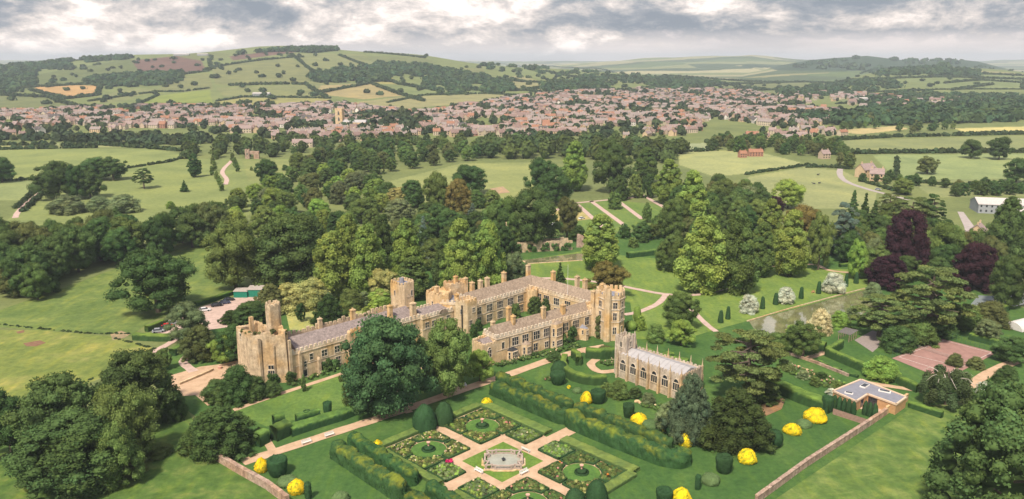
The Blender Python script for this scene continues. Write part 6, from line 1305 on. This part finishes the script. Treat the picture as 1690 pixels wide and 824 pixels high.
# far belts as individual trees
def strip(P,hh,space,label,group,n=40,wd=14,kinds=BD):
    out=[];Q=[T(*p) for p in P]; 
    for a,c in zip(Q,Q[1:]):
        L=math.hypot(c[0]-a[0],c[1]-a[1]); k=max(1,int(L/space))
        for i in range(k):
            f=(i+random.random())/k; x=a[0]+(c[0]-a[0])*f; y=a[1]+(c[1]-a[1])*f+random.uniform(-wd,wd); h=random.uniform(*hh); kk,m=random.choice(kinds)
            plant('broadleaf_tree',kk,x,y,float(terr(x,y))-.2,h*random.uniform(.8,1.1),h,m,label,'tree',group,lod=2)
strip([(1380,205),(1480,202),(1580,200),(1700,196)],(12,17),16,'tree in the long belt right of the town','belt right of the town',wd=40)
strip([(1380,216),(1430,213),(1500,218),(1575,214)],(9,14),14,'tree in the lower belt right of the town','belt right of the town',wd=14)
# hedgerows, far woods and garden trees of the town: one mass each, nobody could count them
def clumps_stuff(name,pts,m,label,cat,leaf=34,ls=.30):
    """pts: x,y,z,r,h -> many small tree shaped leaf clumps in one mesh"""
    P=np.array(pts); n=len(P); d=rng.normal(size=(n,leaf,3)); d/=np.linalg.norm(d,axis=2,keepdims=True); d[:,:,2]=np.abs(d[:,:,2])*1.25-.25
    r=P[:,3][:,None,None]; h=P[:,4][:,None]
    jit=1+.25*rng.normal(size=(n,leaf,1)); c=np.empty((n,leaf,3)); c[:,:,:2]=P[:,None,:2]+d[:,:,:2]*r*jit; c[:,:,2]=P[:,2][:,None]+h*.45+d[:,:,2]*h*.52
    nn=d+rng.normal(size=d.shape)*.35; nn/=np.linalg.norm(nn,axis=2,keepdims=True)
    t0=rng.uniform(.7,1.3,(n,1,1)); t=t0*rng.uniform(.8,1.2,(n,leaf,1)); hue=rng.uniform(-.12,.18,(n,1,1)); tint=np.concatenate([t*(1+hue),t,t*(1-hue)],2)
    sz=np.broadcast_to(P[:,3][:,None]*ls*2,(n,leaf))*rng.uniform(.7,1.3,(n,leaf))
    iv,jf=ICO1; cv=(iv[None]*np.array([1,1,1])*np.stack([P[:,3]*.82,P[:,3]*.82,P[:,4]*.44],1)[:,None,:]*rng.uniform(.8,1.15,(n,len(iv),1))+np.stack([P[:,0],P[:,1],P[:,2]+P[:,4]*.42],1)[:,None,:]).reshape(-1,3)
    cf=(jf[None]+np.arange(n)[:,None,None]*len(iv)).reshape(-1,3); ct=np.repeat(t0.reshape(n,1)*.85,len(iv),0)*np.ones((1,3))
    me=quads_mesh(name,c.reshape(-1,3),nn.reshape(-1,3),sz.reshape(-1),tint.reshape(-1,3),(cv,cf,ct)); me.materials.append(m)
    o=bpy.data.objects.new(name,me); COL.objects.link(o); return tag(o,label,cat,None,'stuff')
def line_pts(P,r,h,space=None,wd=0,gap=.0):
    out=[];Q=[T(*p) for p in P]; Q=[q for q in Q if q]
    for a,c in zip(Q,Q[1:]):
        L=math.dist(a[:2],c[:2]); k=max(1,int(L/(space or r*1.25)))
        for i in range(k):
            if random.random()<gap: continue
            f=(i+random.random())/k; x=a[0]+(c[0]-a[0])*f+random.uniform(-wd,wd)*.3; y=a[1]+(c[1]-a[1])*f+random.uniform(-wd,wd); rr=r*random.uniform(.7,1.35); out.append((x,y,float(terr(x,y))-.3,rr,h*random.uniform(.65,1.35)))
    return out
def area_pts(P,n,r,h):
    out=[];W_=[T(*p) for p in P]; W_=[w[:2] for w in W_ if w]; xs=[p[0] for p in W_];ys=[p[1] for p in W_]
    for _ in range(n*8):
        x=random.uniform(min(xs),max(xs));y=random.uniform(min(ys),max(ys))
        if inpoly(x,y,W_): out.append((x,y,float(terr(x,y))-.3,r*random.uniform(.75,1.3),h*random.uniform(.7,1.25)))
        if len(out)>=n: break
    return out
F_far=foliage('leaf_far_woods',(.050,.085,.038)); 
hw=[]
for P,n,r,h in [ # woods on the hill
 ([(375,80),(430,72),(480,70),(545,74),(560,84),(520,88),(450,86),(385,92)],420,9,16),([(0,112),(60,108),(118,100),(115,112),(60,118),(55,132),(0,140)],200,11,14),
 ([(140,132),(200,125),(300,120),(298,138),(220,145),(145,142)],300,8,11),([(0,120),(55,120),(60,142),(0,158)],130,8,12),([(580,110),(640,108),(700,120),(640,132),(590,128)],110,8,11),([(700,130),(760,128),(790,150),(740,158),(700,148)],90,7,10),([(950,125),(1100,128),(1180,138),(1100,142),(980,138)],180,7,10),([(510,128),(560,116),(640,122),(640,136),(520,138)],220,10,13),([(135,99),(215,94),(218,98),(140,104)],80,9,13),([(620,105),(690,108),(800,126),(820,140),(760,138),(700,128),(640,120)],240,9,12),
 ([(790,115),(860,110),(1000,120),(1090,126),(1100,134),(1000,134),(900,125)],260,9,12),([(800,140),(830,130),(850,150),(820,158),(790,150)],60,9,12),
 ([(1480,116),(1540,112),(1620,120),(1610,128),(1500,126),(1430,128)],190,9,13),([(1080,140),(1160,132),(1200,140),(1130,152),(1060,150)],130,9,12),([(1280,150),(1360,140),(1480,134),(1490,145),(1380,160),(1290,164)],220,8,11),
 ([(1410,165),(1500,150),(1600,156),(1690,160),(1690,170),(1560,170),(1430,178)],200,7,10),([(1300,200),(1420,188),(1560,178),(1700,170),(1700,200),(1560,206),(1400,210)],420,9,13),([(890,140),(960,132),(1020,142),(980,150),(900,152)],110,8,11),
 ([(1300,108),(1400,98),(1480,99),(1610,101),(1560,112),(1400,116),(1300,116)],500,18,16)]: hw+=area_pts(P,n,r,h)
clumps_stuff('distant_woodland',hw,F_far,'dark woods covering the crest and folds of the far hills','woodland',leaf=30)
hd=[]
HL=[[(0,112),(60,104),(118,100)],[(118,101),(215,95),(330,84),(375,80)],[(545,78),(600,87),(700,96),(760,101),(850,108),(930,112),(1000,116),(1100,126),(1200,133),(1300,136)],
 [(0,150),(60,144),(140,140),(200,126)],[(52,150),(110,164),(160,158),(166,142)],[(0,158),(80,161),(132,178),(180,180)],[(145,168),(200,160),(260,152),(300,152),(345,146)],[(200,180),(262,157)],[(345,100),(349,112)],[(350,112),(400,104),(500,95)],[(300,124),(345,118)],
 [(380,142),(505,140),(540,163)],[(355,168),(400,161),(545,163)],[(480,90),(522,122),(540,140)],[(525,155),(612,138),(665,158),(700,168)],[(600,118),(660,140),(720,150)],[(640,170),(700,158),(800,155),(860,158)],[(690,150),(720,140),(760,142)],
 [(740,114),(800,130),(905,138)],[(860,150),(940,140),(1000,150)],[(800,150),(870,150),(900,155)],[(560,92),(640,118)],[(900,118),(960,130),(1060,134)],[(990,118),(1040,130)],[(1060,134),(1130,130),(1200,140),(1260,150)],
 [(1190,140),(1330,136),(1450,132)],[(1200,150),(1330,148),(1400,150)],[(1250,160),(1400,155),(1500,150),(1700,148)],[(1420,122),(1460,114),(1500,110)],[(1440,134),(1560,128),(1700,132)],[(1560,138),(1620,133),(1700,138)],[(1500,118),(1600,122),(1700,126)],
 [(1380,172),(1500,168),(1700,170)],[(1150,132),(1180,150)],[(0,240),(100,241),(170,240)],[(0,248),(80,246),(165,244)],[(170,240),(250,246),(300,250)],[(240,240),(320,236)],
 [(0,300),(100,296),(280,268),(300,262)],[(25,345),(60,315),(100,298)],[(38,352),(70,322),(110,306)],[(1230,290),(1330,274),(1400,280)],[(1330,278),(1400,276)],[(1370,256),(1440,254),(1700,252)],[(1375,232),(1480,227),(1700,222)],[(1440,296),(1560,306),(1700,308)],[(1480,262),(1480,298)],
 [(1090,252),(1170,250)],[(1165,236),(1200,240)],[(1575,222),(1700,222)],[(1495,322),(1420,300)],[(1570,150),(1640,140)],[(190,560),(255,578),(180,620),(130,645)],[(0,543),(70,545),(150,553),(215,558)]]
for P in HL:
    y=P[0][1]; far=y<160; r=(4.6 if far else (3.0 if y<260 else 1.5)); h=(6.5 if far else (4.2 if y<260 else 2.4))
    if y>500: r,h=.45,.7
    hd+=line_pts(P,r,h,wd=(3 if far else .8 if y<500 else .3),gap=.12 if y<500 else .5) if not far else line_pts(P,r,h,wd=3,gap=0)
for P,n in (([(0,180),(0,120),(380,90),(640,105),(1000,125),(1300,140),(1300,150),(860,155),(560,170),(300,185)],260),([(1100,150),(1250,150),(1700,150),(1700,120),(1400,130),(1200,136)],120)): hd+=area_pts(P,n,7,9)
clumps_stuff('tree_belt',BIG,foliage('leaf_belt',(.078,.125,.042)),'belt of broadleaf trees between the park and the town','wood',leaf=150,ls=.13)
clumps_stuff('hedgerow',hd,F_far,'dark hedgerows and scattered hedge trees dividing the fields','hedgerow',leaf=22)
# ------------------------------------------------------------------ the town
TOWN=[(-60,228),(-60,186),(60,184),(200,177),(360,178),(560,172),(640,182),(700,188),(790,170),(900,156),(1000,150),(1100,146),(1240,152),(1300,170),(1390,186),(1400,200),(1330,214),(1270,212),(1180,196),(1150,224),(1000,231),(900,232),(800,229),(700,224),(620,222),(560,232),(500,236),(440,228),(330,222),(240,212),(130,222),(60,224)]
WALLS=[('cream',(.52,.44,.34)),('honey',(.50,.38,.25)),('pale brown',(.46,.36,.28)),('white',(.68,.64,.60)),('brick red',(.36,.19,.14))]
ROOFS=[('brown',(.22,.155,.14)),('grey',(.25,.21,.20)),('red',(.29,.15,.10)),('tan',(.28,.215,.205)),('dark',(.10,.09,.09))]
WM=[simple('house_wall_'+n.replace(' ','_'),c,.9,.1,0,.12,.3) for n,c in WALLS]; RM=[simple('house_roof_'+n.replace(' ','_'),c,.85,.15,0,.2,.6) for n,c in ROOFS]
def housegeo(L,Wd,hw,hr,wing=False):
    a=MB(); a.prism([(-L/2,-Wd/2),(L/2,-Wd/2),(L/2,Wd/2),(-L/2,Wd/2)],-1,hw)
    for s in (-1,1): a.add([(s*L/2,-Wd/2,hw),(s*L/2,Wd/2,hw),(s*L/2,0,hw+hr)],[(0,1,2) if s>0 else (2,1,0)])
    k=max(2,int(L/3))
    for i in range(k):
        x=-L/2+(i+.5)*L/k
        for z in (1.0,hw-2.0):
            for s in (-1,1): a.box(x,s*Wd/2,z,z+1.3,1.05,.08,0,1)
    r=MB(); e=.35
    for s in (-1,1):
        r.add([(-L/2-e,s*(Wd/2+e),hw-.2),(L/2+e,s*(Wd/2+e),hw-.2),(L/2+e,0,hw+hr+.12),(-L/2-e,0,hw+hr+.12),(-L/2-e,s*(Wd/2+e),hw-.38),(L/2+e,s*(Wd/2+e),hw-.38),(L/2+e,0,hw+hr-.05),(-L/2-e,0,hw+hr-.05)],[(0,1,2,3),(4,7,6,5),(0,4,5,1),(1,5,6,2),(3,7,4,0)])
    c=MB()
    c.box(0,0,hw+hr*.6,hw+hr+1.3,.8,.7)
    if wing:
        a.prism([(-1.8,-Wd/2-2.2),(1.8,-Wd/2-2.2),(1.8,-Wd/2+.1),(-1.8,-Wd/2+.1)],-1,hw*.98); a.add([(-1.8,-Wd/2-2.2,hw*.98),(1.8,-Wd/2-2.2,hw*.98),(0,-Wd/2-2.2,hw+hr*.6)],[(0,1,2)])
        r.add([(-2.1,-Wd/2-2.5,hw-.3),(0,-Wd/2-2.5,hw+hr*.62),(0,0,hw+hr*.62),(-2.1,0,hw-.3),(2.1,-Wd/2-2.5,hw-.3),(2.1,0,hw-.3)],[(0,1,2,3),(1,4,5,2)])
    return a,r,c
HP=[housegeo(9,7,5.2,3.4),housegeo(12,7.5,5.4,3.6,True),housegeo(16,7,5.0,3.2),housegeo(8,8,3.0,3.4),housegeo(22,8,5.6,3.4)]
HM=[(a.mesh('wall'),r.mesh('roof'),c.mesh('chimney')) for a,r,c in HP]
for t in HM:
    for me in t: me.materials.append(WM[0]) 
    t[0].materials.append(GLASS)
TW=[T(*p)[:2] for p in TOWN]; xs=[p[0] for p in TW]; ys=[p[1] for p in TW]; sites=[]; grid={}
for bx in range(int(min(xs)//150),int(max(xs)//150)+1):      # blocks of streets, each with its own direction
    for by in range(int(min(ys)//170),int(max(ys)//170)+1):
        an=noise.noise(Vector((bx*.37,by*.41,3)))*1.6+random.choice((0,0,.5)); ca,sa=math.cos(an),math.sin(an); cx,cy=(bx+.5)*150,(by+.5)*170
        for r_ in range(-4,5):
            u=-110
            while u<110:
                v=r_*27+random.uniform(-2,2); x=cx+u*ca-v*sa; y=cy+u*sa+v*ca; step=random.choice((11,12,15,18)); u+=step
                if random.random()<.12 or not (bx*150<=x<(bx+1)*150 and by*170<=y<(by+1)*170) or not inpoly(x,y,TW): continue
                nz=noise.noise(Vector((x/90,y/130,2)))
                if nz>.16: continue
                sites.append((x,y,nz,an+(math.pi/2 if random.random()<.14 else 0)+random.uniform(-.05,.05)))
extra=[]
for P,n in (([(1250,160),(1330,150),(1480,160),(1690,172),(1690,184),(1500,186),(1380,176),(1280,172)],130),([(1380,160),(1420,152),(1440,160),(1400,168)],20),([(1220,226),(1350,216),(1400,222),(1360,232),(1240,236)],16),([(560,222),(640,216),(700,222),(660,232),(560,236)],26)):
    PW_=[T(*p)[:2] for p in P]; q=0
    for _ in range(n*20):
        x=random.uniform(min(p[0] for p in PW_),max(p[0] for p in PW_)); y=random.uniform(min(p[1] for p in PW_),max(p[1] for p in PW_))
        if inpoly(x,y,PW_) and all((x-a)**2+(y-b_)**2>250 for a,b_,_,_ in extra): extra.append((x,y,0,noise.noise(Vector((x/130,y/200,7)))*1.4)); q+=1
        if q>=n: break
sites+=extra; sites.sort(key=lambda p:p[1])
def quarter(x,y):
    q=845+1337*x/y
    w='left end' if q<300 else 'left of church' if q<560 else 'right of church' if q<760 else 'town middle' if q<1000 else 'right part' if q<1250 else 'outlying end'
    return w
stuffb={}
for i,(x,y,nz,an) in enumerate(sites):
    hk=random.choices(range(5),(5,4,3,1.5,.8))[0]
    wi=random.choices(range(5),(5,4,3.4,1.4,1))[0]; ri=random.choices(range(5),(5,4,1.6,4,1))[0]; sc=random.uniform(.85,1.15); z=float(terr(x,y))
    if i<285:
        row='front edge' if i<80 else 'near rows'
        o=empty('house',(x,y,z),an,f'{["short","gabled","long","low","terrace"][hk]} {WALLS[wi][0]} walled house with {ROOFS[ri][0]} roof, {row}, {quarter(x,y)}','house','houses of the town'); o.scale=(sc,sc,sc)
        w_=child('wall',HM[hk][0],o,WM[wi]); r_=child('roof',HM[hk][1],o,RM[ri])
        for sg in ((-1,1) if i<150 else (1,)): child('chimney',HM[hk][2],r_,WM[wi]).location=(sg*(3.4,4.6,6,3,8.4)[hk],0,0)
    else:
        ca,sa=math.cos(an)*sc,math.sin(an)*sc
        for gi,(g_,mi) in enumerate(((HP[hk][0],wi),(HP[hk][1],5+ri),(HP[hk][2],wi))):
            if gi==2 and i>1100: continue
            for f in range(1):
                pass
            v=np.array(g_.v); V=np.stack([x+v[:,0]*ca-v[:,1]*sa,y+v[:,0]*sa+v[:,1]*ca,z+v[:,2]*sc],1)
            for key in (mi,):
                stuffb.setdefault('all',[]).append((V,g_.f,[mi if m_==0 else 10 for m_ in g_.m]))
vs=[];fs=[];ms=[];o_=0
for V,F,mm in stuffb['all']: vs.append(V); fs+=[tuple(i+o_ for i in f) for f in F]; ms+=mm; o_+=len(V)
me=bpy.data.meshes.new('town_rooftops'); me.from_pydata(np.vstack(vs).tolist(),[],fs); me.polygons.foreach_set('material_index',ms)
for m in WM+RM+[GLASS]: me.materials.append(m)
o=bpy.data.objects.new('town_rooftops',me); COL.objects.link(o); tag(o,'mass of small stone houses and roofs filling the far rows of the town','houses',None,'stuff')
tp=[]
for x,y,nz,_ in random.sample(sites,min(len(sites),2600)):
    a=random.uniform(0,6.28); d=random.uniform(8,14); xx,yy=x+d*math.cos(a),y+d*math.sin(a); r=random.uniform(2.2,5.2); tp.append((xx,yy,float(terr(xx,yy))-.2,r,r*random.uniform(1.6,2.4)))
for _ in range(4200):
    x=random.uniform(min(xs),max(xs)); y=random.uniform(min(ys),max(ys))
    if inpoly(x,y,TW) and noise.noise(Vector((x/90,y/130,2)))>.10: r=random.uniform(3,6); tp.append((x,y,float(terr(x,y))-.2,r,r*random.uniform(1.6,2.4)))
tp+=area_pts([(540,215),(600,190),(700,190),(720,215),(640,225)],70,6,13)+area_pts([(100,232),(200,226),(330,228),(420,236),(300,240),(120,236)],100,5,8)+area_pts([(-40,228),(130,226),(130,234),(-40,236)],40,5,7)
clumps_stuff('town_trees',tp,foliage('leaf_town',(.055,.085,.042)),'garden trees scattered between the houses of the town','trees',leaf=30)
# church with its tower
x,y,z=T(562,214); ch2=empty('church',(x,y,z),-.12,'pale stone parish church with tall battlemented tower in the town','church')
b=MB(); b.prism([(-5,-5),(5,-5),(5,5),(-5,5)],-2,27); crenels(b,[(-5,-5),(5,-5),(5,5),(-5,5)],27,1.6,1.2,1.4,.6)
for sx in (-1,1):
    for sy in (-1,1): b.box(sx*4.8,sy*4.8,27,31,1,1,0,0,.3)
t_=b.build('tower',ST_PALE,ch2); b=MB()
for z0 in (20,12): window(b,(-5,-5),(5,-5),.5,z0,2.4,3.6,nx=2,ny=1,arch=True)
b.build('window',[ST_TRIM,GLASS],t_)
b=MB(); b.prism([(5,-6),(38,-6),(38,6),(5,6)],-2,10); w_=b.build('wall',ST_PALE,ch2); b=MB()
for i in range(6): window(b,(5,-6),(38,-6),(i+.5)/6,3,2.4,3.5,nx=3,ny=1,arch=True)
b.build('window',[ST_TRIM,GLASS],w_); b=MB(); gable(b,[(5,-6),(38,-6),(38,6),(5,6)],10.05,13.5); b.build('roof',LEAD,ch2)
# farms and cottages nearer than the town
def cottage(px,py,kind,wi,ri,an,sc,label,name='cottage',cat='cottage'):
    x,y=G(px,py); o=empty(name,(x,y,0),an,label,cat); o.scale=(sc,sc,sc); child('wall',HM[kind][0],o,WM[wi]); r=child('roof',HM[kind][1],o,RM[ri])
    for sg in (-1,1): child('chimney',HM[kind][2],r,WM[wi]).location=(sg*(3.4,4.6,6,3,8.4)[kind],0,0)
cottage(1428,292,1,1,3,.5,1.25,'gabled stone cottage with mauve roof by the lane, left of the two'); cottage(1446,298,0,1,3,-.4,1.15,'smaller stone cottage with low roof by the lane, right of the two'); cottage(1360,262,0,2,3,.3,1.0,'isolated pink walled cottage among trees at the lane bend')
cottage(1612,396,0,1,3,.9,1.05,'small honey stone barn beside the pale farm track','stone_barn','barn'); cottage(1246,258,2,4,2,.1,.9,'low brick red farm building at the right of the town'); cottage(500,243,4,0,3,.1,1.0,'long low cream building at the near edge of the town'); cottage(1225,260,0,4,2,.2,.8,'small red roofed outbuilding by the lane')
def barn(px,py,L,Wd,h,an,label,m=None):
    x,y,z=T(px,py); o=empty('farm_barn',(x,y,z),an,label,'barn'); a,r,c=housegeo(L,Wd,h,Wd*.16); a.build('wall',[simple('barn_sheet',(.28,.30,.33)),GLASS],o); r.build('roof',m or simple('pale_sheet_roof',(.48,.45,.44),.6),o)
barn(1655,350,34,18,6,-.25,'wide farm barn with pale sheet roof at the right edge'); barn(1690,365,20,14,5,-.25,'second farm barn cut by the right edge'); barn(300,92,60,14,5,.0,'long white farm shed high on the hill, left one'); barn(335,92,40,14,5,0,'long white farm shed high on the hill, right one'); barn(432,158,40,14,5,0,'long pale farm shed in the fields above the town')
barn(1480,188,60,20,6,.05,'long pale warehouse at the right end of the town'); barn(1420,166,30,14,5,.05,'white roofed shed in the far village')
# gatehouse ruin by the lane and garden ruin
x,y=G(416,262); o=empty('gatehouse',(x,y,0),.2,'pinkish stone gatehouse with arched opening at the end of the lane','gatehouse'); b=MB(); b.box(-4,0,-.5,8,4,6); b.box(4.5,0,-.5,7,5,6); b.box(0,0,4.5,7.4,4.1,5); crenels(b,[(-6,-3),(-2,-3),(-2,3),(-6,3)],8,1,.7,.9,.5); b.build('wall',PK,o); b=MB(); window(b,(-6,-3.0),(-2,-3.0),.5,4,1.2,2,nx=2,ny=1); b.build('window',[ST_TRIM,GLASS],o)
x,y=G(1417,418); o=empty('garden_ruin',(x,y,0),.6,'small square ruined stone tower among trees behind the garden path','ruin'); b=MB(); ragged(b,[(-4,-4),(4,-4),(4,4),(-4,4)],-.3,9,1.2,1.2,batter=.4,seed=4); b.build('tower',ST_OLD,o); b=MB(); ragged(b,[(4.3,-3),(10,-3),(10,3),(4.3,3)],-.3,5.5,1.0,1,batter=.3,seed=6); b.build('wall',ST_OLD,o)
x,y=G(960,408); b=MB(); ragged(b,[(-2.5,-1),(2.5,-1),(2.5,1),(-2.5,1)],0,6.4,1.6,.7,batter=.3,seed=9); tag(b.build('ruin_fragment',PK,None,(x,y,0)),'small pink stump of ruined wall behind the lawn lime','ruin')
# cows in the meadow
def cow(px,py,an,label):
    x,y=G(px,py); b=MB(); V=[]
    prof=[(-1.15,.2,1.25),(-1.0,.34,1.12),(-.3,.42,1.02),(.5,.40,1.05),(.9,.28,1.15),(1.25,.19,1.35),(1.45,.20,1.42),(1.75,.17,1.25),(1.95,.10,1.12)]; n=8
    for i,(px_,r,zc) in enumerate(prof):
        for j in range(n): a=2*math.pi*j/n; V.append((px_,r*.85*math.cos(a),zc+r*1.1*math.sin(a)))
    F=[]
    for i in range(len(prof)-1):
        for j in range(n): F.append((i*n+j,i*n+(j+1)%n,(i+1)*n+(j+1)%n,(i+1)*n+j))
    b.add(V,F+[tuple(range(n))[::-1],tuple(range((len(prof)-1)*n,len(prof)*n))])
    for lx in (-.9,.75):
        for ly in (-.22,.22): b.tube((lx,ly,.95),(lx-.05 if lx<0 else lx,ly,.5),.13,.07,6); b.tube((lx-.05 if lx<0 else lx,ly,.5),(lx,ly,0),.07,.06,6)
    b.tube((-1.15,0,1.35),(-1.25,0,.6),.04,.03,5)
    for s in (-1,1): b.tube((1.5,s*.12,1.55),(1.45,s*.32,1.6),.05,.02,4)
    o=b.build('cow',DARKP,None,(x,y,.05)); o.rotation_euler=(0,0,an); tag(o,label,'cow','cows in the meadow')
cow(1350,290,.3,'black cow standing furthest up in the meadow'); cow(1343,305,2.8,'black cow lower in the meadow, left of the pair'); cow(1352,304,.5,'black cow lower in the meadow, right of the pair')
# rockery stones and flowers by the chapel and on the terrace
for i,(px,py) in enumerate([(1052,664),(1060,667),(1068,671),(1318,606),(1330,612),(1342,618),(1300,600),(1360,628)]):
    x,y=G(px,py); V,F=ICO2; V=V*np.array([1,.8,.55])*(1+.25*rng.normal(size=(len(V),1))*.5)*random.uniform(.6,1.0); b=MB(); b.add(V.tolist(),[tuple(f) for f in F.tolist()]); tag(b.build('boulder',ST_PALE,None,(x,y,.2)),'pale boulder below the chapel windows' if i<3 else 'pale boulder in the rockery by the pink wall','rock','boulders below the chapel' if i<3 else 'boulders of the rockery')
def border(P,label,mix,w,n,px=True):
    Q=[G(*p) for p in P]; o=empty('flower_border',(*Q[0],.1),0,label,'flower border'); poly=[];other=[]
    for i,p in enumerate(Q):
        a=Q[max(i-1,0)];c=Q[min(i+1,len(Q)-1)]; dx,dy=c[0]-a[0],c[1]-a[1]; l=math.hypot(dx,dy); poly.append((p[0]-Q[0][0]-dy/l*w/2,p[1]-Q[0][1]+dx/l*w/2)); other.append((p[0]-Q[0][0]+dy/l*w/2,p[1]-Q[0][1]-dx/l*w/2))
    planting(o,poly+other[::-1],mix,n,h=(.5,1.4))
border([(820,606),(870,592),(930,578),(955,572)],'dark shrub border along the foot of the south front',[(F_dark,4),(F_mid,2),(F_grey,1),(CREAMF,.4)],3.0,170)
border([(480,638),(520,624),(560,610),(600,597)],'narrow planting at the foot of the west range',[(F_dark,4),(F_mid,2),(CREAMF,.4)],2.0,70)
border([(1290,606),(1340,624),(1390,642)],'mixed rockery border beside the long hedge',[(F_mid,4),(F_grey,2),(F_bright,1),(CREAMF,.8),(PINK,.4)],6.5,230)
border([(995,603),(1015,600),(1030,604)],'round flower bed inside the curved hedges',[(F_mid,4),(F_grey,2),(CREAMF,1)],3.2,60)
border([(840,412),(890,414),(935,411)],'overgrown border below the ruined barn',[(F_dark,4),(F_mid,3),(CREAMF,.4)],3.0,110)
border([(1060,668),(1085,676),(1110,684)],'shrubby planting and stones below the chapel windows',[(F_mid,4),(F_dark,2),(CREAMF,1)],4.0,60)
x,y=G(985,640); 
for px,py,l in ((1006,651,'small pink stemmed rose bush near the curved hedge end'),(951,643,'low green rosette between dome and cloud hedge')): pass
x,y=G(906,628); o=empty('rose_bush',(x,y,.06),0,'isolated flower clump on the lawn beside the castle path','shrub'); planting(o,[(-1.5,-1.2),(1.5,-1.2),(1.5,1.2),(-1.5,1.2)],[(F_mid,3),(PINK,1),(F_grey,2)],14,h=(.5,1.3))
for o in list(COL.objects):
    if o.name.startswith('rose_bush'):
        pass
# ------------------------------------------------------------------ haze
def hazef(nt,out):
    v=nt.nodes.new('ShaderNodeVolumePrincipled'); v.inputs['Color'].default_value=(.76,.88,1.0,1); v.inputs['Density'].default_value=HAZE; v.inputs['Anisotropy'].default_value=0; nt.links.new(v.outputs[0],out.inputs['Volume'])
HAZE=0.00008
b=MB(); b.prism([(-22000,-60),(22000,-60),(22000,16000),(-22000,16000)],-6,190); hz=b.build('haze',mat('haze',hazef)); tag(hz,'thin pale haze over the whole valley','haze',None,'stuff')
